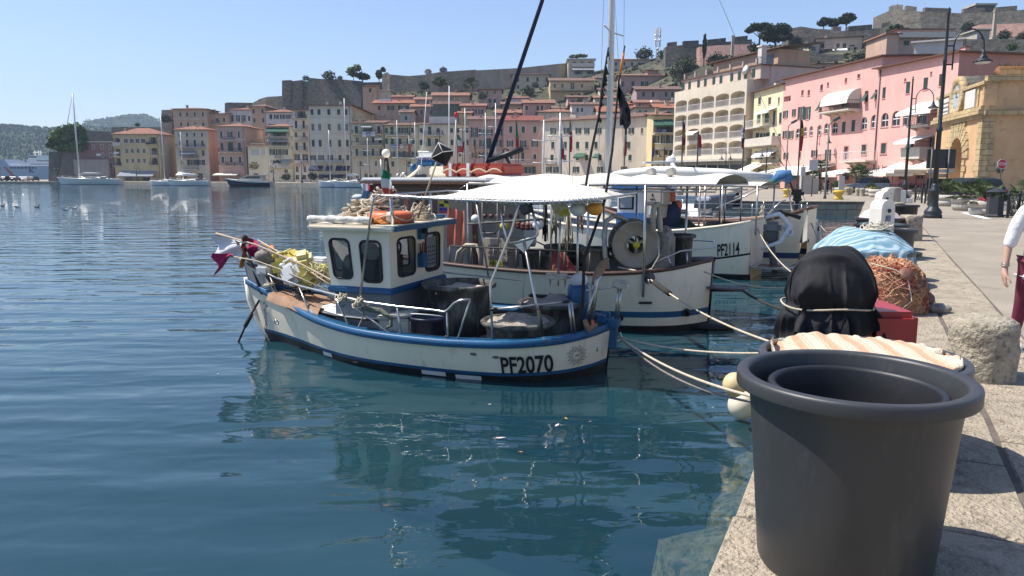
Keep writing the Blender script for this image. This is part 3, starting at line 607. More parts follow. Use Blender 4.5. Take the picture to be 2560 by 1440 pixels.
bldg('harbour_house','grey-cream house with a tall dormer storey and iron balconies left of the dusky pink house',(1047,1172),311,184,C_CRM,('shed',302,TILED),9,rows=[(326,[1053,(1074,8,20,'c'),1095,1129,1145,1168],7,11,'cs'),(356,[1053,(1073,8,20,'c'),(1092,8,18,'c'),1130,1145,1170],7,14,'c'),(385,[1073,1093,1130,1150],7,13,'p'),(412,[1060,1085,1110,1150],7,13,'p'),(440,[1060,1090,1120,1150],9,12,'p')],ex=[('b',1058,1106,338,1.1,'lead'),('b',1066,1106,366,1.1,'lead'),('w',1045,1085,377,380,1.2,CANVASW),('box',1072,1140,291,311,.6,5,C_WHT,'dormer_block')],group=GB,chim=2)
bldg('harbour_house','dusky pink house with dark open shutters and wide balcony, left of the red roof',(1172,1257),300,176,stucco('muted_rose_plaster',(.37,.25,.22)),('gable',288,TILED),9,sh=DGREEN,rows=[(331,[(1186,9,24,'o'),1206,1223,1247],9,16,'o'),(358,[(1187,7,17,'cs'),1206,(1222,13,25,'c'),1246],8,17,'o'),(388,[1186,1204,1224],7,14,'o'),(420,[1186,1210,1240],8,14,'p')],ex=[('b',1190,1238,374,1.2)],group=GB,chim=2)
bldg('harbour_house','pink harbour house under a dark red tiled roof with white-framed windows',(1258,1355),303,173,stucco('rosy_plaster',(.42,.27,.235)),('gable',287,tiles('oxblood_tiles',(.27,.08,.055))),9,sh=GREEN,rows=[(324,[1277,1308,1337],8,16,'cs'),(359,[1275,1308,1337],8,16,'os'),(392,[1278,(1307,8,22,'cs'),1337],7,13,'cs'),(425,[1275,(1320,20,18,'o')],8,16,'o')],ex=[('b',1294,1320,376,1.0),('b',1270,1333,410,1.2,'white')],group=GB,chim=2)
bldg('harbour_house','long cream house with rows of green shutters behind the flagpoles',(1355,1640),305,168,stucco('pale_cream_plaster',(.5,.43,.34)),('gable',292,TILED),9,YR=152,rows=[(327,[1383,1416,1446,1467,1497,1529,1578,(1605,6,14,'p')],7,15,'o'),(363,[1382,1413,1444,1467,1490,1530,1572],8,17,'c'),(394,[1380,1412,1443,1467,1500,1575],8,14,'c'),(424,[1372,1391,1440,1500,1560,1610],8,15,'o')],ex=[('w',1440,1465,383,392,1.2,AWG),('b',1365,1392,408,1.0),('w',1488,1500,384,392,1.2,AWG)],group=GB,chim=3)
bldg('hill_house','cream attic block with two pale windows rising through the long cream house roof',(1588,1640),270,160,C_CRM,('hip',265,TILE),7,rows=[(281,[1600,1615],6,12,'p')],zb=-1,base=9,group=GH,chim=0)
bldg('harbour_house','yellow house with green awnings and a purple towel left of the arcaded hotel',(1634,1686),289,146,stucco('warm_yellow_plaster',(.5,.4,.22)),('shed',276,TILE),8,rows=[(321,[(1660,46,20,'l')],1,1,'l'),(348,[1641,(1660,9,22,'o'),(1676,8,22,'o')],7,18,'o'),(380,[1642,1665,1678],8,14,'c'),(420,[1645,1668],10,18,'p')],ex=[('w',1632,1656,299,313,1.6,AWG),('w',1657,1682,298,312,1.6,AWG),('b',1634,1684,332,1.2,'lead'),('b',1634,1684,373,1.2,'white'),('wash',1641,1652,323,[CLP],1),('wash',1653,1664,324,[CLB],1)],group=GB)
def hb(label,px,py,Y,wm,roof,d,rows=(),pb=None,**k):
 base=at(px[0],pb,Y).z;k.setdefault('chim',0)
 return bldg('hill_house',label,px,py,Y,wm,roof,d,rows=rows,base=base,zb=-7,group=GH,**k)
hb('small tower-like tan house below the big fort bastion',(906,941),216,246,C_ORG,('shed',209,TILER),6,[(226,[925],6,10,'c')],250)
hb('low flat-roofed annex beside the tower-like tan house',(942,976),227,247,C_BEI,('flat',225,C_BEI),5,(),250)
hb('old brown house with three windows left of the netted scaffold',(1028,1084),268,214,C_MAU,('gable',258,TILE),8,[(281,[1033,1054,1077],5,11,'c')],305,chim=1)
hb('small orange house peeping over the old brown house',(1037,1078),250,228,C_ORG,('gable',241,TILE),7,[(258,[1049,1068],6,9,'c')],268)
hb('wide orange house with a stepped roof below the palm',(1080,1170),240,226,C_ORG,('gable',227,TILE),12,[(247,[1104,(1128,6,5,'p'),1143],4,5,'p')],268,chim=1)
t_,F_,W_,H_=hb('half-built house behind a green scaffold net',(1083,1147),262,206,C_MAU,('gable',252,TILE),8,[(275,[1100,1125],6,10,'p')],300)
q=MB().m(mat('green_scaffold_net',(.1,.16,.12),.9,0,.2,.5,alpha=.55))
q.poly([(-.5,-1.2,-1),(W_+.5,-1.2,-1),(W_+.5,-1.2,H_+.6),(-.5,-1.2,H_+.6)]);q.build('scaffold_net',t_)
q=MB().m(LEAD)
for i in range(6):
 x=-.5+(W_+1)*i/5;q.tube([(x,-1.25,-4),(x,-1.25,H_+1.6)],.05,4)
for z in(0,2,4,H_+.8):q.tube([(-.6,-1.27,z),(W_+.6,-1.27,z)],.05,4)
q.build('scaffold_poles',t_)
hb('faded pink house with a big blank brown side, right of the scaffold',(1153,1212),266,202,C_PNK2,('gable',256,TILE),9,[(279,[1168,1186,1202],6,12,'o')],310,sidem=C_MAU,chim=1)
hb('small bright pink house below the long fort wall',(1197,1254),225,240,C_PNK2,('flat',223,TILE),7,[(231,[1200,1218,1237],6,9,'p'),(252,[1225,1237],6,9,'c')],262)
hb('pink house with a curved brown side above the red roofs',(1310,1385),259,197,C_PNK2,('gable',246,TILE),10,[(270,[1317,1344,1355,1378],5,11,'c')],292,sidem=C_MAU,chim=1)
hb('low cream house with only its roof showing over the pink harbour house',(1345,1440),281,186,C_CRM,('hip',270,TILE),8,(),305,chim=1)
hb('beige villa with two rows of green shutters under the long fort wall',(1281,1374),187,258,stucco('villa_beige_plaster',(.42,.35,.24)),('hip',181,TILED),9,[(199,[1295,1319,1344,1367],6,11,'cs'),(217,[1295,1319,1344,1365],6,9,'cs')],240)
hb('long yellow house with a terrace railing in the middle of the hill',(1376,1486),203,236,stucco('mustard_plaster',(.46,.35,.2)),('gable',190,TILED),12,[(215,[1387,1406,(1431,10,16,'p'),1455],5,9,'c'),(240,[1430,1449,1463],6,12,'c')],262,ex=[('b',1375,1480,226,1.5,'lead')])
hb('modern cream apartment house with white awnings at the left end of the tree-topped ridge',(1421,1486),149,262,C_BEI,('flat',147,C_WHT),9,[(159,[(1437,9,10,'l'),(1455,9,10,'l'),(1475,12,10,'l')],9,10,'l'),(181,[(1445,22,10,'l'),(1475,18,10,'l')],9,10,'l')],196,ex=[('w',1431,1458,170,173,1.6,CANVASW),('w',1459,1485,170,173,1.6,CANVASW),('b',1430,1486,166,1.0,'solid')])
hb('cream villa with a row of five small windows below the radio mast',(1528,1627),150,258,C_BEI,('gable',143,TILE),9,[(160,[1540,1561,1580,1598,1615],5,9,'c'),(177,[1540,1612],6,8,'c')],186)
hb('salmon pink house with a long low roof in the middle of the hill',(1552,1672),190,220,C_PNK,('gable',182,TILE),8,[(210,[1557,1582,(1611,9,13,'o'),1649],7,13,'c'),(234,[1581,1640],7,8,'c')],248)
hb('pink roof cabin on top of the salmon pink house',(1619,1646),176,222,C_PNK,('shed',170,TILE),5,(),190)
hb('dark mauve house under an old brown roof left of the hotel',(1592,1702),225,196,C_MAU,('gable',212,TILED),9,[(236,[1609,1633,1665,1681],6,12,'c')],262,chim=1)
hb('pale pink old house with a sagging roof in front of the long yellow house',(1430,1496),263,182,C_WHT,('gable',253,TILED),8,[(275,[1444,1455],5,10,'c')],300,chim=1)
hb('house with a bright red roof right of the white mast',(1498,1592),281,174,C_BEI,('gable',262,TILER),10,(),300,chim=2)
hb('stepped little house with a satellite dish and red roof',(1590,1648),258,180,C_PNK2,('gable',247,TILE),8,[(263,[1600,1630],6,8,'p')],290,ex=[('dish',1628,256)])
hb('small house with a red roof against the hotel',(1641,1690),272,168,C_BEI,('gable',256,TILER),9,(),300,chim=2)
for(x0,x1,pe,pr,pb,Y,wm,rf,n,lb)in((1000,1030,282,272,305,205,C_BEI,TILED,1,'narrow beige house squeezed left of the old brown house'),(1147,1176,284,276,305,190,C_YEL,TILE,1,'small yellow house behind the grey-cream dormer house'),(1240,1300,284,272,305,188,C_PNK2,TILE,2,'rosy house low behind the dark-shuttered pink house'),(1256,1312,262,252,292,206,C_ORG,TILED,2,'orange-tan house left of the pink house with the curved side'),(1270,1320,246,239,270,224,C_WHT,TILE,2,'pale house under the beige villa garden'),(1384,1432,272,262,300,192,C_MAU,TILED,2,'mauve-brown house below the mustard house'),(1488,1540,246,236,275,205,C_BEI,TILE,2,'beige house right of the mustard house side wall'),(1500,1556,226,217,250,226,C_CRM,TILED,3,'cream house left of the salmon pink house'),(1420,1470,244,236,262,210,C_PNK2,TILED,2,'faded pink house below the terrace railing'),(1540,1592,262,252,290,184,C_ORG,TILER,2,'orange-tan house under a bright new roof left of the dish'),(1650,1700,258,249,280,182,C_CRM,TILED,2,'cream house behind the hotel corner'),(1486,1530,196,188,220,250,C_WHT,TILED,2,'white-washed house right of the modern apartment house'),(980,1030,243,236,262,240,C_PNK2,TILE,2,'faded pink house right of the flat-roofed annex'),(1665,1712,226,216,250,212,C_YEL,TILE,2,'yellow house above the dark mauve roof')):
 hb(lb,(x0,x1),pe,Y,wm,('gable',pr,rf),8,[((pe+4+min(pb-pe,22)*.42),[x0+(x1-x0)*(k+.5)/n for k in range(n)],5.5,10,'c')],pb,chim=1)
hb('pink-beige villa with balconies high on the slope under the fort wall',(2040,2156),98,210,stucco('villa_pink_plaster',(.48,.34,.27)),('gable',93,TILE),9,[(114,[2056,(2095,9,12,'p'),2111,(2130,14,5,'p')],9,12,'c'),(131,[2056,(2095,24,14,'l'),(2131,14,12,'p')],9,10,'p')],152,ex=[('b',2060,2080,122,1.0,'lead'),('b',2088,2120,140,1.0,'lead'),('w',2081,2120,122,126,1.5,CANVASW)],YR=206,chim=1)
hb('low cabin with an old brown tiled roof below the pink-beige villa',(2046,2128),160,172,stucco('cabin_plaster',(.4,.28,.18)),('shed',150,TILED),7,[(172,[2059,2078,2104],8,12,'c')],182)
hb('small brown cabin left of the low cabin',(2024,2048),108,208,C_BEI,('flat',106,TILED),6,[(122,[2034],9,11,'p'),(140,[2033],9,9,'p')],155)
hb('tiny cream house beside the hotel terrace',(2008,2040),184,158,C_BEI,('gable_end',177,TILED),6,[(189,[2016,2027],6,7,'c')],205)
hb('large pink villa with a balustraded terrace below the upper fort',(2245,2380),74,176,C_PNK,('hip',63,TILE),12,[(87,[(2261,8,10,'p'),(2300,20,10,'p'),(2335,14,10,'p'),(2362,8,10,'c')],8,10,'p'),(108,[(2266,14,13,'c'),(2291,14,9,'p')],9,10,'c')],150,ex=[('b',2240,2380,94,1.4,'solid')])
hb('pink wing of the large villa',(2218,2248),86,175,C_SAL,('flat',84,TILE),10,(),150)
hb('blank grey building with a pale slab roof behind the pink palazzo',(2286,2408),108,150,stucco('pale_grey_plaster',(.42,.38,.36)),('flat',100,C_WHT),9,(),165,YR=146)
hb('small grey hut beside the tall stone pillar',(2444,2475),76,190,C_GRE,('flat',74,C_GRE),6,[(97,[2455],7,9,'p')],110)
#  arcaded hotel
A=at(1687,231,136);B_=at(1868,197,117.5);ang=atan2(B_.y-A.y,B_.x-A.x);Wd=hypot(B_.x-A.x,B_.y-A.y);Hh=A.z-QZ
C_HOT=stucco('weathered_hotel_plaster',(.5,.43,.34));C_HOT2=stucco('rosy_hotel_side_plaster',(.47,.37,.31));C_LOG=mat('pale_loggia_plaster',(.52,.48,.44),.9,0,.08,1)
t=thing('hotel','five storey hotel with four rows of arched loggias beside the pink palazzo','hotel',(A.x,A.y,QZ),ang,GB);F=Facade((A.x,A.y,QZ),ang)
z0=4.9;rh=(Hh-1.2-z0)/4;cw=(Wd-.4)/5;rects=[];spots=[]
for r in range(4):
 for c in range(5):
  x0=.3+c*cw+.12;x1=x0+cw-.42;a=z0+r*rh+.15;b_=a+rh-.5
  rects.append((x0,x1,a,b_,1.5,.28));spots.append((x0,x1,a,b_))
mb=MB().m(C_HOT);wall_holes(mb,Wd,Hh,rects,z0-.6)
for x0,x1,a,b_ in spots:mb.m(C_LOG);mb.poly([(x0,1.5,a),(x1,1.5,a),(x1,1.5,b_),(x0,1.5,b_)])
mb.m(C_HOT);mb.poly([(Wd,0,z0-.6),(Wd,3,z0-.6),(Wd,3,Hh),(Wd,0,Hh)]);mb.poly([(0,0,z0-.6),(0,3,z0-.6),(0,3,Hh),(0,0,Hh)]);mb.poly([(0,0,Hh),(Wd,0,Hh),(Wd,3,Hh),(0,3,Hh)]);mb.poly([(0,0,z0-.6),(Wd,0,z0-.6),(Wd,3,z0-.6),(0,3,z0-.6)])
mb.build('loggia_wall',t,fix=False)
SHG=mat('grey_louvre',(.3,.33,.34),.6,0,.15,3)
dm=MB().m(SHG);dm.b(-.75,-.38,-.06,-.02,0,2.1);dm.b(.38,.75,-.06,-.02,0,2.1);dm.m(WHITE);dm.b(-.38,-.3,-.05,0,0,2.1);dm.b(.3,.38,-.05,0,0,2.1);dm.b(-.3,.3,-.05,0,2.02,2.1);dm.m(GLASS);dm.b(-.3,.3,-.03,0,0,2.02);dme=dm.mesh('window')
dc=MB().m(SHG);dc.b(-.6,-.02,-.06,-.02,0,2.1);dc.b(.02,.6,-.06,-.02,0,2.1)
for i in range(9):dc.b(-.55,.55,-.075,-.06,.1+i*.22,.2+i*.22)
dce=dc.mesh('window')
for i,(x0,x1,a,b_)in enumerate(spots):
 w_=link('window',dce if(i*7)%3 else dme,t);w_.location=(x1-.85,1.48,a)
 q=MB();rail(q,x0,x1,.06,a,'white',.95);ro=q.build('balcony_railing',t)
q=MB().m(C_HOT2);W2=Wd+1.6;q.b(.4,W2,3.02,12,-1,Hh+1.9);q.build('main_block',t)
q=MB().m(C_HOT2);q.b(.5,W2-.2,1.3,3.0,Hh+.001,Hh+1.9);q.m(WOODB);q.b(.2,W2+.2,1.0,12.2,Hh+1.901,Hh+2.05);q.build('top_storey',t)
for x in(1.6,6.2,10.5,15.2,18.6):
 w_=link('window',win_mesh('o',1.3,1.2,GREEN,FRAME),t);w_.location=(x,1.24,Hh+.95)
q=MB().m(SHG);q.b(.1,Wd-.1,.5,2.9,0,z0-.7);q.m(mat('hotel_fascia',(.5,.47,.42),.7));q.b(-2.5,Wd+.3,-3.0,.4,z0-.95,z0-.62);q.m(GLASS)
for i in range(6):q.b(.5+i*3.1,3.1+i*3.1,.45,.49,.8,z0-1.5)
q.m(STEEL)
for i in range(7):q.b(.2+i*3.1,.4+i*3.1,.4,.48,0,z0-.96)
q.build('glazed_ground_floor',t)
q=MB().m(IRON);rail(q,.4,W2,1.4,Hh+2.05,'lead',1.0);q.m(C_HOT2)
for i in range(7):q.b(.5+i*3.2,.8+i*3.2,1.4,1.7,Hh+2.05,Hh+3.1)
q.build('roof_terrace',t)
q=MB().m(C_ORG);q.b(4,W2-1,5,11,Hh+2.05,Hh+4.6);q.m(GLASS);q.b(W2-5,W2-2,4.95,4.99,Hh+2.1,Hh+4);q.build('penthouse',t)
q=roof_mb('shed',W2-3,6.6,0,1.0,TILE,.5);q.M=None;pr=q.build('penthouse_roof',t);pr.location=(3.5,4.8,Hh+4.6)
q=MB().m(C_WHT);q.b(W2-2.6,W2-1.7,2.5,3.4,Hh+2.05,Hh+4.9);q.box((W2-2.15,2.95,Hh+5.0),(1.2,1.2,.2));q.build('chimney',t)
q=MB().m(WHITE);q.lathe([(0,0),(.4,.05),(.75,.2)],(W2-3.2,1.0,Hh+1.5),16,Matrix.Rotation(R(75),4,'X'));q.m(LEAD);q.tube([(W2-3.2,1,Hh+1.5),(W2-3.2,1.35,Hh+1)],.04,5);q.build('satellite_dish',t)
q=MB().m(GLASS);q.b(W2+.001,W2+.01,6.5,8,Hh-.2,Hh+.5);q.build('window',t)
q=MB().m(CANVASW);x0,x1,a,b_=spots[6][0],spots[6][1],spots[6][2],spots[6][3];q.add([(x0,0,b_-.4),(x1,0,b_-.4),(x1,-1.1,b_-.95),(x0,-1.1,b_-.95)],[(0,1,2,3)]);q.b(x0,x1,-1.12,-1.1,b_-1.15,b_-.95);q.build('awning',t)
#  yellow house and the two pink palazzi
bldg('harbour_house','narrow pale yellow house with green shutters between the hotel and the pink palazzo',(1886,1958),238,117,stucco('light_yellow_plaster',(.62,.52,.33)),('shed',226,TILED),10,YR=106.8,rows=[(252,[1899,1924,(1947,5,17,'p')],8,18,'p'),(295,[(1897,9,24,'c'),(1917,10,24,'c'),(1935,6,36,'c'),(1951,7,28,'c')],9,24,'c'),(344,[(1893,9,24,'c'),(1912,12,24,'o'),(1934,7,24,'c'),(1949,8,20,'c')],9,24,'c'),(388,[(1898,9,20,'o'),(1934,10,22,'p')],9,20,'o'),(432,[(1898,12,22,'p'),(1935,12,22,'p')],1,1,'p')],ex=[('b',1878,1922,322,1.4,'white'),('b',1878,1952,366,1.4,'solid'),('b',1918,1950,408,1.2,'lead'),('w',1882,1920,408,425,2.5,CANVASW),('w',1900,1948,376,388,1.3,CANVASW),('w',1905,1942,276,279,1.2,CANVASW),('w',1905,1950,424,440,3,CANVASW)],group=GB,H=14.0)
t,F,W_,H_=bldg('palazzo','long rose pink palazzo with a cream barrel awning over its balcony',(1958,2200),232,106.7,C_ROSE,('gable',218,TILED),11,YR=86.2,sh=GREEN,tr=mat('rose_trim',(.55,.3,.26),.9),rows=[(247,[(1968,17,13,'l')],1,1,'l'),(232,[(2006,6,13,'p'),(2022,6,14,'p')],6,13,'p'),(219,[(2054,7,15,'p')],1,1,'p'),(211,[(2070,5,10,'p')],1,1,'p'),(201,[(2115,6,12,'p')],1,1,'p'),(190,[(2147,7,10,'p')],1,1,'p'),(286,[(1964,6,18,'o')],1,1,'o'),(282,[(1985,5,18,'o')],1,1,'o'),(283,[(2003,8,32,'o'),(2019,8,32,'o')],1,1,'o'),(266,[(2051,6,22,'t')],1,1,'t'),(258,[(2076,7,20,'t'),(2110,16,20,'p')],1,1,'t'),(241,[(2166,9,27,'t')],1,1,'t'),(236,[(2191,8,24,'t')],1,1,'t'),(337,[(1963,6,20,'o'),(1978,6,20,'o')],1,1,'o'),(333,[(1995,12,24,'a')],1,1,'a'),(329,[(2013,9,24,'a')],1,1,'a'),(327,[(2028,9,24,'a')],1,1,'a'),(325,[(2049,9,26,'a')],1,1,'a'),(321,[(2066,11,26,'a')],1,1,'a'),(319,[(2087,14,28,'a')],1,1,'a'),(318,[(2109,9,27,'c')],1,1,'c'),(314,[(2133,9,28,'c')],1,1,'c'),(308,[(2160,15,31,'a')],1,1,'a'),(303,[(2185,16,32,'a')],1,1,'a'),(390,[(1965,6,16,'o')],1,1,'o'),(388,[(1999,7,16,'p')],1,1,'p'),(384,[(2036,8,17,'o')],1,1,'o'),(388,[(2070,7,28,'o')],1,1,'o'),(383,[(2115,10,34,'ps')],1,1,'ps'),(374,[(2160,11,24,'cs')],1,1,'cs'),(438,[(1985,14,20,'p'),(2020,14,20,'p'),(2060,14,22,'p'),(2115,14,24,'p'),(2160,16,24,'p')],1,1,'p')],ex=[('b',2050,2087,408,1.1,'lead'),('b',2075,2152,282,1.6,'lead'),('w',1962,1990,416,432,4,CANVASW),('w',1968,2035,416,438,4.5,CANVASW),('w',2042,2090,413,432,4.5,CANVASW),('w',2100,2172,424,436,4,CANVAS),('b',2128,2196,403,1.6,'white')],group=GB,chim=0,H=14.6)
x0,zt=F(2083,232);x1,_=F(2152,232);zt=F(2110,232)[1]
q=MB().m(CANVAS);rows=[]
for k in range(9):
 a=pi/2*k/8;rows.append([(x0,-1.7*sin(a),zt+.2-1.7*(1-cos(a))),(x1,-1.7*sin(a),zt+.2-1.7*(1-cos(a)))])
q.grid(rows)
for x in(x0,x1):q.add([(x,0,zt-1.5)]+[(x,-1.7*sin(pi/2*k/8),zt+.2-1.7*(1-cos(pi/2*k/8)))for k in range(9)],[list(range(10))])
q.build('barrel_awning',t,fix=False)
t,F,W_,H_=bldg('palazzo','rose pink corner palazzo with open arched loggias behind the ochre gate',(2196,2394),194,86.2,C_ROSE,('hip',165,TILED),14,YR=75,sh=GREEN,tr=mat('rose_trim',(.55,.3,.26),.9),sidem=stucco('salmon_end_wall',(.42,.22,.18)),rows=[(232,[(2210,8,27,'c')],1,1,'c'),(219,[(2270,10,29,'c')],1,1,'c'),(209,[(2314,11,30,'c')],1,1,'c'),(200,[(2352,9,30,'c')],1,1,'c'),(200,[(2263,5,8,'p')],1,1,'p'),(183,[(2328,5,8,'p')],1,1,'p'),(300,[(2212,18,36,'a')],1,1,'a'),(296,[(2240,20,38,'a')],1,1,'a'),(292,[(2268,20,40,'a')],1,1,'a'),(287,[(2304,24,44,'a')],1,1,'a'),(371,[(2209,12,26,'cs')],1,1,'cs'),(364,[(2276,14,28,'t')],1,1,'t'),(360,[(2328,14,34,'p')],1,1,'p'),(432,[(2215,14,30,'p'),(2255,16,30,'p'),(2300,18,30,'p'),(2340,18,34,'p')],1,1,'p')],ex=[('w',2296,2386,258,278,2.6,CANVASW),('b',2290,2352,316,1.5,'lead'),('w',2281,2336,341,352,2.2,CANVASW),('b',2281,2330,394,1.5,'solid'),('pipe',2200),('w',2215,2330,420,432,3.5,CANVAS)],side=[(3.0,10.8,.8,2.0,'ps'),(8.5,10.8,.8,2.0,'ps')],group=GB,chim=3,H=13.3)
DK=mat('dark_lettering',(.03,.025,.02),.6)
x0,z=F(2226,416)
for s_,dx in(('Grand Live',0),('Butteria',6.4),('Dream',11.5)):
 text_mesh(s_,1.15,DK,lambda a,b_,dx=dx:Vector((x0+dx+a,-3.56,z-.75+b_)),.01,'lettering',t)
 #  ochre town gate
cx,cy=at(2458,300,60).x,60.0;lx,ly=at(2342,300,72.5).x,72.5
ang=atan2(cy-ly,cx-lx);Wg=hypot(cx-lx,cy-ly);t=thing('town_gate','ochre stone town gate with clock, marble plaques and a rusticated arch','gate',(lx,ly,QZ),ang);F=Facade((lx,ly,QZ),ang)
GST=bricks('gate_sandstone',(.5,.38,.2),(.42,.31,.16),(.25,.18,.1),.9,.42,bump=.05)
zc=F(2400,300)[1];zc=6.4;top=9.0
ax0=F(2374,420)[0];ax1=F(2406,420)[0];za=F(2390,346)[1];
if ax1-ax0>4.6:ax0,ax1=(ax0+ax1)/2-2.3,(ax0+ax1)/2+2.3
mb=MB().m(C_OCH);wall_holes(mb,Wg,zc,[(ax0,ax1,-.5,za,1.6,1.0)],-.5)
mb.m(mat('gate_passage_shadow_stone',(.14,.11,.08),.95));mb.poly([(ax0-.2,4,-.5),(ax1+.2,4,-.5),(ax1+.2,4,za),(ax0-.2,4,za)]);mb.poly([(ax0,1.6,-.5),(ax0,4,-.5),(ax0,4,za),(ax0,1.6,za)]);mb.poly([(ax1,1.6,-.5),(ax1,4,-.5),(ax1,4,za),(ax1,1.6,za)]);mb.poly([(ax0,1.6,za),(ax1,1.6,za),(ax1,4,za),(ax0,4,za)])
mb.build('wall',t,fix=False)
q=MB().m(C_OCH);
inv=Matrix.Rotation(-ang,4,'Z')
def gl(x,y,z):v=inv@(Vector((x,y,z))-Vector((lx,ly,QZ)));return v
q.add([gl(cx,cy,.3),gl(cx+24,cy-2.0,.3),gl(cx+24,cy+8,.3),gl(cx+4.4,cy+8,.3),gl(cx,cy,top+QZ),gl(cx+24,cy-2,top+QZ),gl(cx+24,cy+8,top+QZ),gl(cx+4.4,cy+8,top+QZ)],[(0,1,5,4),(1,2,6,5),(2,3,7,6),(3,0,4,7),(4,5,6,7)])
q.build('side_wall',t)
q=MB().m(GST)
q.b(-.25,Wg+.25,-.45,.3,zc,zc+.35);q.b(-.15,Wg+.15,-.28,.3,zc+.351,zc+.6);q.b(-.1,Wg+.1,-.22,.3,zc-.3,zc-.001)
q.build('cornice',t)
q=MB().m(GST);
def crn(z0,z1,out):
 q.add([gl(cx-.1,cy-out,z0+QZ),gl(cx+24,cy-2-out,z0+QZ),gl(cx+24,cy-1.9,z0+QZ),gl(cx-.1,cy+.1,z0+QZ),gl(cx-.1,cy-out,z1+QZ),gl(cx+24,cy-2-out,z1+QZ),gl(cx+24,cy-1.9,z1+QZ),gl(cx-.1,cy+.1,z1+QZ)],[(0,1,5,4),(1,2,6,5),(2,3,7,6),(3,0,4,7),(4,5,6,7),(3,2,1,0)])
crn(zc-.1,zc+.25,.35);crn(top-.15,top+.25,.3);q.build('side_cornice',t)
q=MB().m(C_OCH);q.b(.1,Wg,.05,.8,zc+.601,top-.35);q.m(GST)
for x in(.2,Wg*.3,Wg*.42,Wg*.62,Wg*.86,Wg-.5):q.b(x,x+.35,-.05,.049,zc+.601,top-.35)
q.b(-.1,Wg+.1,-.2,1,top-.349,top-.1);q.build('attic',t)
q=MB().m(GST);random.seed(3)
z=0
while z<zc-.3:
 h=random.uniform(.45,.7);w=random.choice((.8,1.3,1.0));h=min(h,zc-.3-z);q.b(Wg-w,Wg+.06,-.07,.5,z+.01,z+h-.01)
 a0=gl(cx,cy,0);q.add([gl(cx-.02,cy-.07,z+QZ),gl(cx+w*.9,cy-.14,z+QZ),gl(cx+w*.9,cy+.2,z+QZ),gl(cx-.02,cy+.2,z+QZ),gl(cx-.02,cy-.07,z+QZ+h-.02),gl(cx+w*.9,cy-.14,z+QZ+h-.02),gl(cx+w*.9,cy+.2,z+QZ+h-.02),gl(cx-.02,cy+.2,z+QZ+h-.02)],[(0,1,5,4),(1,2,6,5),(2,3,7,6),(3,0,4,7),(4,5,6,7),(3,2,1,0)])
 z+=h
q.build('corner_quoins',t)
q=MB().m(GST);xm=(ax0+ax1)/2;ra=(ax1-ax0)/2;zs=za-ra
for k in range(13):
 a0,a1=pi*k/13+.025,pi*(k+1)/13-.025;ro=ra+(1.9 if 3<k<9 else 1.4)
 P=[(xm+ra*1.02*cos(a0),-.14,zs+ra*1.02*sin(a0)),(xm+ro*cos(a0),-.14,min(zs+ro*sin(a0),zc-.35)),(xm+ro*cos(a1),-.14,min(zs+ro*sin(a1),zc-.35)),(xm+ra*1.02*cos(a1),-.14,zs+ra*1.02*sin(a1))]
 q.extr(P,(0,.15,0))
z=0
while z<zs-.1:
 for s_ in(-1,1):
  w=.7 if int(z*2)%2 else 1.0;xa=xm+s_*ra*1.02;q.b(min(xa,xa+s_*w),max(xa,xa+s_*w),-.13,.01,z+.02,z+.46)
 z+=.5
q.build('rusticated_arch',t)
MARB=mat('white_marble',(.62,.6,.56),.6,0,.12,3)
q=MB().m(MARB);q.b(Wg*.12,Wg*.29,-.12,.04,zc+.7,top-.5);pl=q.build('marble_plaque',t)
q=MB().m(DK)
for i in range(4):
 x=Wg*.135+(i%2)*.1
 while x<Wg*.275:w_=.1+.12*((int(x*37)+i)%3)/2;q.b(x,x+w_,-.13,-.12,top-1.0-i*.36,top-.86-i*.36);x+=w_+.1
q.build('lettering',pl)
q=MB().m(MARB);q.b(Wg*.65,Wg*.84,-.12,.04,zc+.7,top-.5);q.build('marble_plaque',t)
q=MB().m(GST);xm2=Wg*.47;zc2=zc+1.9;R1=1.75
Mx=Matrix.Rotation(R(90),4,'X')
q.lathe([(R1*.62,.0),(R1*.64,.12),(R1*.95,.14),(R1,.1),(R1,-.4)],(xm2,-.12,zc2),32,Mx);q.build('clock_surround',t)
q=MB().m(RUB);rows=[]
for y in(.2,1.2,5.0,9.5):rows.append([(xm2+R1*cos(pi*k/14),y,zc2+R1*sin(pi*k/14))for k in range(15)])
q.grid(rows);q.add([(xm2+R1*cos(pi*k/14),.2,zc2+R1*sin(pi*k/14))for k in range(15)],[list(range(15))]);q.m(C_OCH);q.b(xm2-R1,xm2+R1,.21,9.4,zc+.5,zc2-.001);q.build('barrel_vault',t,fix=False)
q=MB().m(mat('clock_dial_enamel',(.42,.47,.46),.4,0,.1,2));q.lathe([(0,0),(R1*.63,0)],(xm2,-.16,zc2),32,Mx,False,False);q.m(IRON);q.box((xm2,-.19,zc2+.3),(.07,.02,.6));q.box((xm2+.2,-.19,zc2),(.4,.02,.07))
for k in range(12):q.box((xm2+R1*.53*sin(k*pi/6),-.175,zc2+R1*.53*cos(k*pi/6)),(.05,.01,.16),ry=k*pi/6)
q.build('clock_face',t)
q=MB().m(GST);q.add([gl(cx+2.2,cy+2,top+QZ),gl(cx+24,cy+.5,top+QZ),gl(cx+24,cy+8,top+QZ),gl(cx+6,cy+8,top+QZ),gl(cx+2.2,cy+2,top+1.2+QZ),gl(cx+24,cy+.5,top+1.2+QZ),gl(cx+24,cy+8,top+1.2+QZ),gl(cx+6,cy+8,top+1.2+QZ)],[(0,1,5,4),(1,2,6,5),(2,3,7,6),(3,0,4,7),(4,5,6,7)]);q.build('parapet',t)
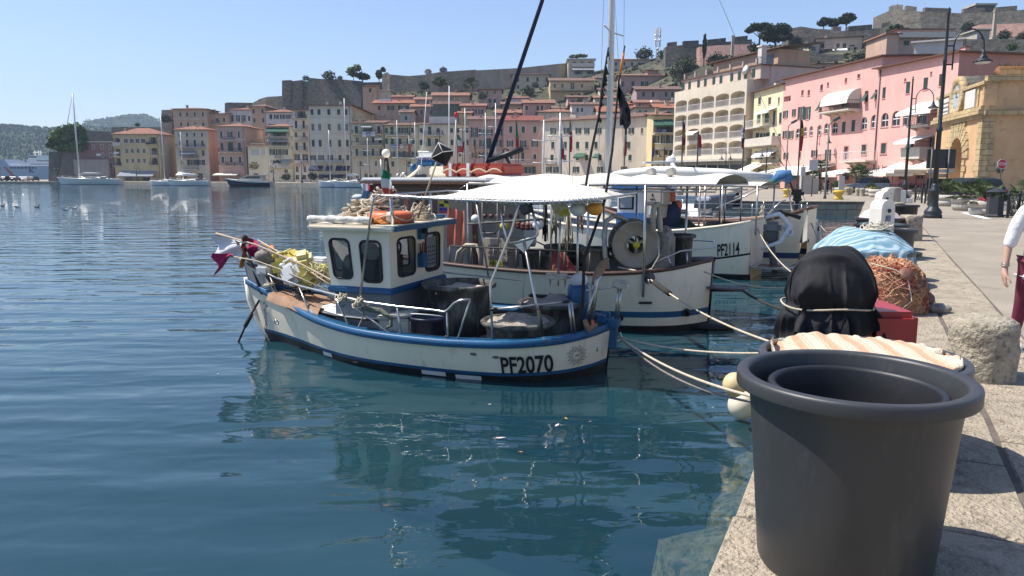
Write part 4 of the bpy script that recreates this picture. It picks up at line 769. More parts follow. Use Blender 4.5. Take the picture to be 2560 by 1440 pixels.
q=MB().m(stucco('pale_pink_roof_plaster',(.52,.36,.28)));ap=at(2512,205,66);q.add([gl(cx+1.9,cy+1.8,top+1.2+QZ),gl(cx+10,cy+1.2,top+1.2+QZ),gl(cx+10,cy+9,top+1.2+QZ),gl(cx+5.5,cy+9,top+1.2+QZ),gl(ap.x,ap.y,ap.z)],[(0,1,4),(1,2,4),(2,3,4),(3,0,4)])
q.m(GST);q.ell(gl(ap.x,ap.y,ap.z-.05),(.55,.55,.4),8,5);q.build('pyramid_roof',t)
q=MB().m(mat('roof_weeds',(.09,.08,.04),1,0,.4,3));random.seed(9)
for i in range(240):
 p=gl(cx+2+random.random()*16,cy+1.9+random.random()*.4,top+1.2+QZ);a=random.random()*6.3;l=random.uniform(.15,.5);q.add([p,p+Vector((.08*cos(a),.08*sin(a),0)),p+Vector((.3*cos(a+1)*l,.3*sin(a+1)*l,l))],[(0,1,2)])
q.build('weeds',t)
#  forts and walls
def wallpoly(name,label,tops,pb,Y0,Y1,m,th=3.0,batter=1.5,cren=0,cat='fort wall'):
 """thick wall whose top follows photo points; the face leans back"""
 mb=MB().m(m);n=len(tops);T=[];Bt=[]
 for i,(px,py)in enumerate(tops):
  f=i/max(n-1,1);Y=Y0+(Y1-Y0)*f;p=at(px,py,Y);b_=at(px,pb if not isinstance(pb,(list,tuple))else pb[i],Y);T.append(p);Bt.append(Vector((p.x,Y-batter,b_.z-4)))
 rows=[Bt,T,[p+Vector((0,th,0))for p in T],[b_+Vector((0,th+batter,0))for b_ in Bt]];mb.grid(rows,smooth=False)
 for i in(0,-1):mb.poly([r[i]for r in rows])
 if cren:
  for a,b_ in zip(T[:-1],T[1:]):
   k=max(1,int((b_-a).length/cren))
   for j in range(k):
    p=a.lerp(b_,(j+.12)/k);q_=a.lerp(b_,(j+.78)/k);mb.extr([p,q_,q_+Vector((0,1.2,0)),p+Vector((0,1.2,0))],(0,0,1.15))
 return tag(mb.build(name),label,cat)
wallpoly('bastion','sloping stone bastion under the big ivy bush at the end of the quay',[(122,379),(190,379)],452,245,246,stucco('stained_bastion_stone',(.12,.105,.088),.45),14,2.2)
wallpoly('fort_wall','low stone wall behind the brick-rose house',[(205,325),(280,330)],370,268,268,RUB)
wallpoly('fort_wall','dark flat-topped stone wall above the yellow apartment block',[(278,318),(300,317),(400,318)],345,272,272,RUBD)
wallpoly('fort_wall','pointed fort corner left of the orange-tan house',[(404,275),(432,274)],330,262,262,RUBD,8,3)
wallpoly('fort_wall','short flat fort wall behind the pale pink shuttered house',[(562,258),(570,256),(634,257)],290,276,276,RUB)
wallpoly('fort_wall','sloping fort wall climbing to the big bastion',[(630,258),(650,247),(668,242),(704,240),(712,240)],290,276,270,RUBD)
wallpoly('bastion','left-hand block of the big grey bastion with a broken parapet',[(705,201),(727,200),(728,203),(756,200),(757,203),(768,203)],265,268,268,RUB,8,2)
wallpoly('bastion','large rough bastion face with weeds along its rim',[(770,194),(800,197),(850,198),(905,203)],268,260,262,RUB,14,4)
wallpoly('fort_wall','rampart behind the trees right of the big bastion',[(900,206),(955,205)],260,275,275,RUBD)
wallpoly('fort_wall','long dark rampart with ivy in the middle of the ridge',[(955,186),(968,180),(974,186),(1020,190),(1060,187),(1100,180),(1190,174)],262,268,262,RUBD,5,2)
wallpoly('fort_wall','smooth tan rampart rising to the right toward the modern apartment house',[(1187,176),(1300,170),(1400,159),(1424,158)],262,260,268,stucco('rampart_plaster',(.25,.215,.17),.25),5,1.5)
wallpoly('fort_wall','crenellated stone wall left of the cypress',[(1664,117),(1700,113),(1760,110),(1830,103),(1880,98)],165,236,232,RUB,3,.8,7)
wallpoly('retaining_wall','pink brick retaining wall behind the cypress',[(1748,117),(1800,113),(1881,110)],145,220,218,PBRICK,3,3,cat='retaining wall')
wallpoly('fort_wall','pointed stone bastion below the umbrella pines',[(1974,72),(2002,66),(2040,72),(2080,74)],110,226,222,RUB,6,1.5)
wallpoly('fort_wall','stone wall right of the umbrella pines',[(2078,76),(2110,77),(2200,70),(2232,62)],110,226,222,RUBD,5,1.5,9)
wallpoly('fort_wall','high battlemented fort on the summit at the upper right',[(2225,26),(2240,21),(2262,24),(2300,29),(2400,33),(2480,30),(2560,24),(2900,14)],75,226,205,RUBD,10,2.5,10)
bl=MB().m(RUB);p=at(2440,13,224);bl.b(p.x,p.x+5.6,224,230,p.z-6,p.z);bl.m(C_GRE);bl.b(p.x-.3,p.x+5.9,223.7,230.3,p.z+.001,p.z+.5);tag(bl.build('guard_house'),'flat-roofed guard house on top of the summit fort','guard house')
wallpoly('retaining_wall','pink stone slope wall below the summit fort',[(2448,62),(2560,58),(2800,55)],98,200,190,PBRICK,3,3,cat='retaining wall')
wallpoly('garden_wall','low grey terrace wall above the pink palazzo',[(2400,98),(2560,98),(2750,98)],118,170,160,RUBD,1,.3,cat='garden wall')
wallpoly('garden_wall','grey garden wall below the pink-beige villa',[(1960,135),(2030,133),(2110,138)],150,196,190,RUB,1,.3,cat='garden wall')
def pillar(label,px,pt,pb,Y,w0,w1):
 a,b_=at(px,pb,Y),at(px,pt,Y);h=b_.z-a.z;mb=MB().m(stucco('pillar_stone',(.33,.28,.22)))
 mb.add([(-w0,-w0,-3),(w0,-w0,-3),(w0,w0,-3),(-w0,w0,-3),(-w1,-w1,h),(w1,-w1,h),(w1,w1,h),(-w1,w1,h)],[(0,1,5,4),(1,2,6,5),(2,3,7,6),(3,0,4,7),(4,5,6,7)]);mb.b(-w1*1.4,w1*1.4,-w1*1.4,w1*1.4,h,h+.3);mb.b(-w0*1.5,w0*1.5,-w0*1.5,w0*1.5,-3,.5)
 o=mb.build('stone_pillar');o.location=a;return tag(o,label,'pillar')
pillar('tall pale stone pillar left of the pink terrace wall at the upper right',2483,30,98,182,.42,.28);pillar('tapered stone pillar right of the cypress',1830,92,146,208,.45,.28)
def mast_lattice(label,px,pt,pb,Y,w):
 a=at(px,pb,Y);h=at(px,pt,Y).z-a.z;mb=MB().m(mat('galvanised_lattice',(.4,.4,.4),.5,.4))
 for k in range(3):
  q_=2*pi*k/3;mb.tube([(w*cos(q_),w*sin(q_),-6),(w*.7*cos(q_),w*.7*sin(q_),h)],.06,4)
 n=int(h/.9)
 for i in range(n):
  for k in range(3):
   q0,q1=2*pi*k/3,2*pi*(k+1)/3;z=h*i/n;mb.tube([(w*cos(q0),w*sin(q0),z),(w*cos(q1),w*sin(q1),z+h/n)],.035,3)
 if w>.4:
  mb.m(WHITE)
  for z,c in((h*.92,3),(h*.75,3),(h*.45,2)):
   for k in range(c):q_=2*pi*k/c+.4;mb.box((w*1.5*cos(q_),w*1.5*sin(q_),z),(.4,.25,1.7),rz=q_);mb.lathe([(0,0),(.35,.08)],(w*1.4*cos(q_+1),w*1.4*sin(q_+1),z-1.6),8,Matrix.Rotation(pi/2,4,'X'))
 o=mb.build('radio_mast');o.location=a;tag(o,label,'radio mast')
mast_lattice('grey lattice radio mast with white antennas above the cream villa',1643,70,142,255,.6)
mast_lattice('thin lattice mast behind the sailing boat mast',1527,60,160,262,.25)
#  hulls
def spl(st,k,x):
 """smooth interpolation of column k over stations"""
 if x<=st[0][0]:return st[0][k]
 for i in range(len(st)-1):
  if x<=st[i+1][0]:
   p0=st[max(i-1,0)];p1=st[i];p2=st[i+1];p3=st[min(i+2,len(st)-1)];h=p2[0]-p1[0];t=(x-p1[0])/h
   m1=(p2[k]-p0[k])/max(p2[0]-p0[0],1e-6)*h;m2=(p3[k]-p1[k])/max(p3[0]-p1[0],1e-6)*h
   return(2*t**3-3*t*t+1)*p1[k]+(t**3-2*t*t+t)*m1+(-2*t**3+3*t*t)*p2[k]+(t**3-t*t)*m2
 return st[-1][k]
class Hull:
 """stations (x, half beam, sheer height); x = 0 at the stern, +y to port"""
 def __init__(s,st,zk=-.4,p=.4,rake=.5,rs=.15):s.st=st;s.L=st[-1][0];s.zk=zk;s.p=p;s.rake=rake;s.rs=rs
 def b(s,x):return max(spl(s.st,1,x),.015)
 def zs(s,x):return spl(s.st,2,x)
 def g(s,x,z):return max(0,min(1,(z-s.zk)/(s.zs(x)-s.zk)))**(s.p+.35*max(0,(x/s.L-.6)/.4))
 def w(s,x,z):return s.b(x)*s.g(x,z)
 def sx(s,x,z):
  f=1-max(0,min(1,(z-s.zk)/(s.zs(x)-s.zk)));return x-s.rake*f*max(0,(x/s.L-.55)/.45)**2*1.0+s.rs*f*max(0,(.3-x/s.L)/.3)**2
 def rows(s,levels,n=44):
  """levels: functions of x giving heights from the top down"""
  xs=[s.L*(i/n)**1.0 for i in range(n+1)];xs=[s.L*.5*(1-cos(pi*i/n))for i in range(n+1)]
  return xs,[[(x,l(x))for x in xs]for l in levels]
 def build(s,bands,parent,name='hull',n=44):
  """bands: list of (top level fn, bottom level fn, material)"""
  mb=MB();xs=[s.L*.5*(1-cos(pi*i/n))for i in range(n+1)]
  for top,bot,m in bands:
   mb.m(m)
   for sg in(1,-1):
    rows=[]
    for k in range(9):
     f=k/8;rows.append([(s.sx(x,z),sg*s.w(x,z),z)for x in xs for z in[top(x)+(bot(x)-top(x))*f]])
    mb.grid(rows)
  return mb.build(name,parent)
 def cap(s,m,parent,wd=.14,th=.05,name='gunwale',out=.03,skirt=.1,x0=0,x1=None):
  mb=MB().m(m);xs=[x0+((x1 or s.L)-x0)*i/60 for i in range(61)]
  for sg in(1,-1):
   A=[]
   for x in xs:
    b,z=s.b(x),s.zs(x);A.append([(x,sg*(b+out*.4),z-skirt),(x,sg*(b+out),z-skirt+.01),(x,sg*(b+out),z+th*.8),(x,sg*(b+out-.02),z+th),(x,sg*max(b-wd,.0),z+th),(x,sg*max(b-wd,.0),z-.03)])
   mb.grid(A)
  return mb.build(name,parent)
 def deck(s,z,m,parent,x0=.1,x1=None,name='deck',inner=.06):
  """deck sheet and the inside of the bulwark"""
  mb=MB().m(m);xs=[x0+((x1 or s.L-.15)-x0)*i/40 for i in range(41)]
  zf=z if callable(z)else(lambda x:z)
  mb.grid([[(x,max(s.b(x)-inner,.005),s.zs(x)),(x,max(s.w(x,zf(x))-inner,.004),zf(x)),(x,0,zf(x)+.02),(x,-max(s.w(x,zf(x))-inner,.004),zf(x)),(x,-max(s.b(x)-inner,.005),s.zs(x))]for x in xs])
  return mb.build(name,parent)
def coil_pile(mb,c,rx,ry,h,n,r,seed,m=None):
 """heap of loosely coiled rope"""
 rnd=random.Random(seed)
 for i in range(n):
  f=(i+.5)/n;z=c[2]+h*f*rnd.uniform(.6,1);q=(1-f*.6);ox,oy=rnd.uniform(-.4,.4)*rx*q,rnd.uniform(-.4,.4)*ry*q;a,b_=rx*q*rnd.uniform(.35,.8),ry*q*rnd.uniform(.35,.8);ph=rnd.random()*6;tl=rnd.uniform(-.12,.12);k=18
  mb.tube([(c[0]+ox+a*cos(ph+j*2*pi*rnd.uniform(.98,1.02)/k),c[1]+oy+b_*sin(ph+j*2*pi/k),max(z+tl*sin(j*.7+ph)*.5+.02*rnd.random(),c[2]+r)-.25*h*(cos(ph+j*2*pi/k)**2)*0)for j in range(int(k*rnd.uniform(.7,1.5)))],r,5)
def sag(a,b_,s,n=14):
 a,b_=Vector(a),Vector(b_);return[a.lerp(b_,i/n)-Vector((0,0,s*4*(i/n)*(1-i/n)))for i in range(n+1)]
B_WHITE=mat('chalky_white_hull',(.92,.8,.61),.42,0,.06,1.2,c2=(.5,.41,.29),f2=.58,w2=.25,s2=2.2,st=(2.5,2.5,.5))
B_BLUE=mat('sea_blue_paint',(.012,.09,.2),.42,0,.18,3,c2=(.03,.15,.28),f2=.6,w2=.1,s2=7)
B_BLK=mat('black_antifouling',(.008,.009,.01),.55,0,.5,4,c2=(.03,.035,.03),f2=.55,s2=6)
B_GREY=mat('grey_deck_paint',(.22,.225,.23),.7,0,.15,2,c2=(.12,.11,.1),f2=.58,s2=4)
B_WOOD=mat('varnished_rail_wood',(.15,.075,.045),.5,0,.25,3,(1,8,8))
RUBR=mat('black_rubber',(.012,.012,.012),.6,0,.2,5)
TUBD=mat('grimy_black_tub',(.05,.048,.043),.7,0,.4,3,c2=(.25,.23,.19),f2=.47,w2=.2,s2=4,st=(1,1,.35))
NETC=mat('stained_net_cloth',(.34,.3,.25),.95,0,.25,5,c2=(.16,.13,.1),f2=.52,w2=.15,s2=6,bump=.02,bs=22)
CREAM=mat('cream_gelcoat',(.9,.79,.6),.3,0,.05,1.2,c2=(.5,.42,.3),f2=.68,w2=.15,s2=3)
YEL=mat('faded_yellow_plastic',(.62,.5,.08),.5,0,.2,6,c2=(.6,.56,.35),f2=.52,s2=9);WPL=mat('white_plastic',(.7,.69,.66),.4,0,.06,3,sss=0)
ORG=mat('orange_plastic',(.65,.14,.045),.5,0,.2,4,c2=(.5,.2,.12),f2=.6,s2=5);MAG=mat('magenta_cloth',(.4,.025,.1),.9,0,.2,3);ORC=mat('orange_cloth',(.6,.22,.06),.9,0,.15,3);PINKC=mat('salmon_tarpaulin',(.5,.16,.1),.75,0,.2,3)
RUSTY=mat('rusty_chain',(.07,.035,.025),.9,.2,.3,20);NAVY=mat('navy_plastic',(.015,.02,.045),.4,0,.2,3);BRN=mat('brown_canvas',(.3,.18,.11),.9,0,.3,6,bump=.01,bs=20);GRN=mat('green_rope',(.03,.14,.09),.95,0,.3,20)
HOSE=mat('grimy_cream_hose',(.45,.4,.31),.7,0,.2,6);TAPE=mat('masking_taped_steel',(.5,.46,.4),.5,.3,.3,12);BLET=mat('black_letter_paint',(.006,.006,.007),.5)
def tub(mb,c,r0,r1,z0,z1,m,inner=None,lip=.05):
 h=z1-z0;mb.m(m);mb.lathe([(r0*.96,z0),(r0,z0+.02),(r0+(r1-r0)*.5,z0+h*.5),(r1,z1-.07),(r1+lip,z1-.06),(r1+lip+.01,z1-.02),(r1+lip*.7,z1),(r1,z1-.005),(r1-.03,z1-.05),(r0-.02,z0+.06),(0,z0+.06)],(c[0],c[1],0),40)
def heap(mb,c,r,z,h,m,seed,n=30,rings=8,rough=.05):
 rows=[]
 for i in range(rings+1):
  q=i/rings;rr=r*(1-q);rows.append([(c[0]+rr*cos(2*pi*j/n),c[1]+rr*sin(2*pi*j/n),z+h*(1-(1-q)**2)+rough*NZ.fractal(Vector((rr*cos(2*pi*j/n)*5,rr*sin(2*pi*j/n)*5,seed)),1,2,4)*(1 if i else.2))for j in range(n)])
 mb.m(m);mb.grid(rows,closed=True)
 #  the blue and white fishing boat
BO=(1.29,9.69,0);BA=atan2(.347,-.9377);F1=Facade(BO,BA)
b1=thing('fishing_boat','small white fishing boat with blue trim and cabin, PF2070 on its stern, nearest the quay','fishing boat',BO,BA)
H1=Hull([(0,.06,.60),(.12,.44,.58),(.4,.86,.55),(.8,1.12,.525),(1.2,1.24,.51),(2,1.28,.495),(3,1.18,.51),(3.8,.93,.56),(4.5,.58,.65),(5.1,.28,.76),(5.5,.12,.84),(5.76,.02,.91)],-.45,.2,.45,.1)
zb=lambda x:.065+.06*(x/5.76)**2+.05*max(0,1-x/1.6)**2
H1 .build([(lambda x:H1 .zs(x),lambda x:zb(x)+.045,B_WHITE),(lambda x:zb(x)+.045,zb,B_BLUE),(zb,lambda x:-.41,B_BLK)],b1)
H1 .cap(B_BLUE,b1,.15,.03,'gunwale',.03,.065);H1 .deck(lambda x:.3 if x<3.6 else.3+.36*min(1,(x-3.6)/.5),B_GREY,b1)
def L1(px,py,inset=.06):
 """photo point on the near gunwale line -> local"""
 y=.6
 for _ in range(30):x,z=F1(px,py,y);y=.6*y+.4*max(H1 .b(max(0,min(x,5.7)))-inset,0)
 return Vector((x,y,z))
def P1(px,py,y):x,z=F1(px,py,y);return Vector((x,y,z))
q=MB().m(B_BLUE);q.box((-.03,0,.46),(.1,.1,.34));q.box((-.0,0,.62),(.2,.2,.1));q.box((.1,.12,.69),(.1,.09,.09));q.box((.1,-.12,.69),(.1,.09,.09));q.build('sternpost',b1)
q=MB().m(STEEL);q.tube([(-.07,.03,.46),(-.13,.03,.5),(-.15,.03,.43),(-.1,.03,.38),(-.06,.03,.42)],.012,6);q.build('mooring_ring',b1)
q=MB().m(B_WHITE);q.tube([(5.76,0,.95),(5.72,0,.6),(5.6,0,.3),(5.3,0,-.1),(4.9,0,-.4)],[.05,.05,.045,.04,.04],8);q.build('stem',b1)
q=MB().m(B_GREY);rows=[]
for i in range(15):
 x=4.75+1.0*i/14;b_=H1 .b(x);up=.27*min(1,(x-4.75)/.5);rows.append([(x,b_-.02,H1 .zs(x)+.02),(x+.03,b_+.01,H1 .zs(x)+up)])
q.grid(rows);q.grid([[(a[0],-a[1],a[2])for a in r]for r in rows]);q.build('bow_bulwark',b1,fix=False)
q=MB().m(WPL)
for px_,py_ in((820,885),(1085,932),(1172,943)):
 y=1.0
 for _ in range(6):x,z=F1(px_,py_,y);y=H1 .w(x,z)
 l=.17 if px_>900 else.1;q=MB().m(WPL);q.grid([[(x+s_*l,H1 .w(x+s_*l,z+dz)+.015,z+dz+s_*.0)for dz in(-.03,0,.03)]for s_ in(-1,-.5,0,.5,1)]);q.build('rubbing_pad',b1,fix=False)
q=MB().m(LEAD)
for px_,py_ in((1183,885),(1239,893),(890,905),(970,928)):
 y=1.0
 for _ in range(6):x,z=F1(px_,py_,y);y=H1 .w(x,z)
 q=MB().m(LEAD);q.ell((x,y+.005,z),(.045,.015,.018),10,6);q.build('scupper',b1)
xa=1.22;
def hullmap(x0,z0,slope=0,hull=H1,sc=1):return lambda u,v:Vector((x0-u*sc,hull.w(x0-u*sc,z0+v+slope*u)+.014,z0+v+slope*u))
y=1.1
for _ in range(8):xl,zl=F1(1254,931,y);y=H1 .w(xl,zl)
y=1.0
for _ in range(8):xr,zr=F1(1417,921,y);y=H1 .w(xr,zr)
w0=xl-xr;sl_=(zr-zl)/w0
text_mesh('PF2070',.31,BLET,(lambda f:(lambda u,v:f(u*w0/1.12,v)))(hullmap(xl,zl-.01,sl_)),.007,'lettering',b1)
y=.9
for _ in range(8):xs_,zs_=F1(1443,888,y);y=H1 .w(xs_,zs_)
fm0=hullmap(xs_,zs_,0);fm=lambda u,v:fm0(u*.62,v*.88)
q=MB().m(BLET)
def ribbon(pts,wd=.004,closed=False):
 k=len(pts)
 for i in range(k if closed else k-1):
  a,b_=Vector((*pts[i],0)),Vector((*pts[(i+1)%k],0));d=(b_-a)
  if d.length<1e-6:continue
  d.normalize();n=Vector((-d.y,d.x,0))*wd/2;q.add([fm(p.x,p.y)for p in(a-n,b_-n,b_+n,a+n)],[(0,1,2,3)])
ribbon([(.068*cos(k*pi/16),.068*sin(k*pi/16))for k in range(32)],.004,True)
for k in range(16):
 a=k*pi/8+.1;l=.155 if k%2 else.135;wv=.02 if k%2 else 0
 for sg in(-1,1):
  pts=[]
  for j in range(8):
   t_=j/7;rr=.072+(l-.072)*t_;wd=.024*(1-t_)*sg+wv*sin(t_*6)*.6;pts.append((rr*cos(a)-wd*sin(a),rr*sin(a)+wd*cos(a)))
  ribbon(pts,.004)
q.m(MAG);q.add([fm(*p)for p in[(-.035,-.008),(-.02,-.002),(.0,.006),(.008,.016),(.014,.008),(.03,.012),(.04,.022),(.038,.006),(.034,.0),(.01,-.004),(-.005,-.016),(-.008,-.008),(-.025,-.012)]],[list(range(13))])
q.build('sun_emblem',b1,fix=False)
CX0,CX1,CY=2.78,3.80,.80
q=MB();zc0,zc1=1.03,1.79
def wallw(mb,P,wins,m,th=.03):
 """planar wall with rounded-window holes is built as strips: P(u, v) -> point, u 0..1 along, v height"""
 xs=sorted({0.0,1.0}|{x for w in wins for x in w[:2]});
 for a,b_ in zip(xs[:-1],xs[1:]):
  h=[w for w in wins if w[0]<=a+1e-6 and w[1]>=b_-1e-6]
  if h:
   mb.poly([P(a,0),P(b_,0),P(b_,h[0][2]),P(a,h[0][2])]);mb.poly([P(a,h[0][3]),P(b_,h[0][3]),P(b_,1),P(a,1)])
  else:mb.poly([P(a,0),P(b_,0),P(b_,1),P(a,1)])
hgt=zc1-zc0
PT=lambda u,v:Vector((CX1-.1+.1*v-(CX1-.1+.1*v-CX0)*u,CY-.0+.03*v,zc0+hgt*v))
AF=lambda u,v:Vector((CX0,CY+.03*v-(2*CY+.06*v)*u,zc0+hgt*v))
SB=lambda u,v:Vector((CX1-.1+.1*v-(CX1-.1+.1*v-CX0)*u,-CY-.03*v,zc0+hgt*v))
FR=lambda u,v:Vector((CX1-.1+.1*v,CY+.03*v-(2*CY+.06*v)*u,zc0+hgt*v))
pw=[(.06,.42,.12,.86),(.53,.90,.08,.84)];aw=[(.1,.46,.14,.87),(.6,.94,.12,.88)];fw=[(.08,.46,.2,.86),(.54,.92,.2,.86)]
q.m(CREAM)
for P,ws in((PT,pw),(AF,aw),(SB,pw),(FR,fw)):wallw(q,P,ws,CREAM)
cabin=q.build('cabin',b1,fix=False)
TINT=mat('tinted_pane',(.05,.055,.055),.05,0,.2,2,alpha=.42,spec=.8)
def rrect(P,w,inset,n=5,rad=.16):
 u0,u1,v0,v1=w[0]+inset,w[1]-inset,w[2]+inset*.8,w[3]-inset*.8;pts=[];ru,rv=(u1-u0)*rad*1.5,(v1-v0)*rad*.8
 for(cu,cv,a0)in((u1-ru,v1-rv,0),(u0+ru,v1-rv,pi/2),(u0+ru,v0+rv,pi),(u1-ru,v0+rv,3*pi/2)):
  for k in range(n+1):a=a0+pi/2*k/n;pts.append(P(cu+ru*cos(a),cv+rv*sin(a)))
 return pts
for P,ws,nrm in((PT,pw,Vector((0,1,0))),(AF,aw,Vector((-1,0,0))),(SB,pw,Vector((0,-1,0))),(FR,fw,Vector((1,0,0)))):
 for w in ws:
  o_=rrect(P,w,.03);q=MB().m(CREAM)
  sq=[P(w[1],w[3]),P(w[0],w[3]),P(w[0],w[2]),P(w[1],w[2])]
  for k in range(4):
   seg=o_[k*6:(k+1)*6];nx_=o_[((k+1)*6)%24]
   for a,b_ in zip(seg[:-1],seg[1:]):q.poly([a,b_,sq[k]])
   q.poly([seg[-1],nx_,sq[(k+1)%4],sq[k]])
  q.m(RUBR);q.tube([p+nrm*.006 for p in o_],.017,6,True);q.m(TINT);q.poly([p-nrm*.004 for p in o_]);q.build('window',cabin,fix=False)
q=MB().m(CREAM);q.poly([(CX0,CY,zc0),(CX1-.1,CY,zc0),(CX1-.1,-CY,zc0),(CX0,-CY,zc0)])
q.m(B_BLUE);q.rbox(((CX0+CX1-.1)/2,0,zc0-.04),(CX1-CX0-.02,2*CY+.08,.09),.02)
q.m(B_GREY);q.b(CX0+.03,CX1-.14,-CY+.03,CY-.03,.3,zc0-.085);q.m(STEEL);q.lathe([(0,.02),(.03,.02),(.035,.01),(.05,.01),(.055,0)],(CX0+.35,CY-.028,.8),16,Matrix.Rotation(-pi/2,4,'X'))
q.build('cabin_base',b1)
q=MB().m(CREAM);q.rbox(((CX0+CX1)/2,0,zc1+.04),(CX1-CX0+.3,2*CY+.34,.08),.03);q.m(B_BLUE);q.box((CX0-.155,0,zc1+.035),(.012,2*CY+.3,.07));q.box((CX0-.02,-CY-.171,zc1+.035),(.25,.01,.07));q.m(B_BLUE);q.box((CX0-.02,CY*.9-.4,zc1+.11),(.12,.12,.06));q.box((CX0+.1,-CY+.05,zc1+.11),(.2,.14,.06));q.build('cabin_roof',b1)
q=MB().m(B_BLUE);p=AF(.53,.55);q.rbox(p+Vector((-.03,0,.28)),(.05,.16,.22),.01);q.m(BLACKP);q.rbox(p+Vector((-.09,-.04,.3)),(.08,.15,.1),.015);q.m(WHITE);q.box(p+Vector((-.135,-.04,.3)),(.01,.1,.06));q.build('work_lamp',b1)
q=MB().m(B_BLUE);q.rbox(p+Vector((-.05,.02,-.12)),(.09,.15,.2),.01);q.m(IRON)
for k in range(5):q.tube([p+Vector((-.05,-.04+.03*k,-.05)),p+Vector((-.05-.02*(k%2),-.05+.035*k,.12))],.01,5);
q.m(ORG);q.tube([p+Vector((-.06,.02,-.05)),p+Vector((-.07,.03,.14))],.012,5);q.build('tool_box',b1)
q=MB().m(mat('pale_paper',(.6,.6,.58),.9));pa=[AF(.66,.2),AF(.88,.2),AF(.88,.78),AF(.66,.78)];q.poly([x+Vector((.03,0,0))for x in pa]);q.m(BLET)
for r in range(5):
 for c in range(5):u=.68+.04*c;v=.25+.08*r;q.poly([AF(u,v)+Vector((.027,0,0)),AF(u+.02,v)+Vector((.027,0,0)),AF(u+.02,v+.03)+Vector((.027,0,0)),AF(u,v+.03)+Vector((.027,0,0))])
q.build('calendar',b1)
q=MB().m(mat('dark_cabin_console',(.04,.04,.04),.7));q.b(CX1-.45,CX1-.16,-.6,.6,zc0,zc0+.3);q.m(WPL);q.rbox((CX1-.35,.2,zc0+.4),(.2,.3,.22),.04);q.m(NETC);q.ell((CX1-.3,.5,zc0+.3),(.15,.2,.13));q.m(IRON);q.lathe([(.16,-.02),(.19,0),(.16,.02)],(CX1-.5,-.25,zc0+.35),16,Matrix.Rotation(R(70),4,'Y'),True,False);q.build('helm',b1)
q=MB().m(STEEL);top=[L1(*p)for p in((620,650),(632,668),(685,692),(750,715),(837,737),(905,754),(992,766),(1080,775),(1112,780),(1122,772),(1135,758),(1150,751),(1176,748))]
q.tube(top,.016,8)
for a,b_ in(((638,676),(653,733)),((675,692),(706,766)),((747,716),(778,791)),((837,739),(873,818)),((893,772),(980,838)),((993,768),(1003,843)),((1117,781),(1120,855)),((1175,749),(1141,856))):q.tube([L1(*a),L1(*b_)],.013,7)
st=[Vector((p.x,-p.y,p.z))for p in top[:7]];q.tube([Vector((5.8,0,top[0].z+.02)),top[0]],.016,8);q.tube([top[0]]+st[0:],.016,8)
for p in st[1:6]:q.tube([p,(p.x,p.y,H1 .zs(p.x)+.03)],.013,7)
q.m(BLACKP);q.tube([L1(1115,838),L1(1119,856)],.02,6);q.build('bow_rail',b1)
q=MB().m(STEEL);q.tube([L1(1230,774),L1(1417,754)],.014,7);q.tube([L1(1422,752),L1(1430,838)],.014,7);q.tube([L1(1429,756),L1(1438,836)],.013,7);q.m(BLACKP);q.tube([L1(1229,774)+Vector((.02,0,0)),L1(1242,773)],.022,6);q.tube([L1(1410,755),L1(1423,753)],.02,6)
q.build('side_rail',b1);q=MB().m(STEEL);q.tube([(.5,-.95,.55),(.5,-.95,.95),(.7,-.95,1.05),(1.0,-1.0,1.05)],.016,8);q.build('side_rail',b1);q=MB().m(STEEL);q.tube([(1.6,-1.1,.5),(1.6,-1.1,.95),(3.2,-1.0,1.05),(3.9,-.8,1.1)],.014,7);q.build('side_rail',b1)
zcan=P1(1250,502,1.05).z
fr=[P1(*p)for p in((900,742,.98),(930,515,.98),(935,497,.98),(947,489,.98))];nearl=[P1(px_,py_,1.02)for px_,py_ in((947,489),(1000,491),(1130,499),(1250,504),(1330,506),(1420,503),(1505,497))]
q=MB().m(STEEL);q.tube(fr+nearl[1:],.017,8);far=[Vector((p.x,-1.0,p.z+.02))for p in nearl];q.tube(far,.017,8)
for i in(0,2,6):q.tube([nearl[i],far[i]],.015,7)
q.tube([nearl[3]+Vector((0,-.05,-.04)),nearl[6]+Vector((0,-.05,-.04))],.012,6)
q.tube([P1(1302,505,1.0),P1(1292,530,1.0),P1(1280,575,1.02),P1(1227,706,1.08),P1(1226,720,1.1),P1(1232,862,1.12)],.017,8)
q.tube([P1(1250,520,.95),P1(1263,585,.95),P1(1267,600,.95),P1(1277,608,.95),P1(1290,606,.95),P1(1337,593,.95),P1(1344,586,.95),P1(1344,574,.95),P1(1327,512,.95)],.017,8)
q.tube([P1(1310,606,.97),P1(1340,757,1.05),P1(1346,775,1.06)],.017,8);q.m(ROPED);q.tube([P1(1346,775,1.06),P1(1358,840,1.1)],.022,8);q.m(STEEL);q.tube([P1(1358,840,1.1),P1(1361,856,1.1)],.015,6)
q.tube([P1(1402,512,-.95),P1(1395,714,-1.0)],.017,8);q.tube([P1(1192,512,-.9),P1(1221,690,-.95)],.015,8);q.tube([far[4],(far[4].x,-1.05,.5)],.016,8);q.tube([P1(977,492,.75),P1(983,562,.75)],.024,8)
q.m(CREAM);q.extr([P1(1286,611,.96),P1(1336,598,.96),P1(1311,633,.97)],(0,.006,0));q.m(BLACKP);q.rbox(P1(1316,523,1.0),(.14,.1,.12),.02,ry=.4)
rnd=random.Random(4);q.m(CLW)
for a,b_ in zip(nearl[1:-1],nearl[2:]):
 for k in range(7):c=a.lerp(b_,(k+rnd.random()*.6)/7);q.tube([c+Vector((.012*cos(t_),.026*sin(t_*1.0),.026*cos(t_)))for t_ in[i*1.1 for i in range(7)]],.006,4)
q.build('canopy_frame',b1)
q=MB().m(CANVAS);rows=[];cx0,cx1=nearl[6].x+.02,P1(1045,493,1.02).x
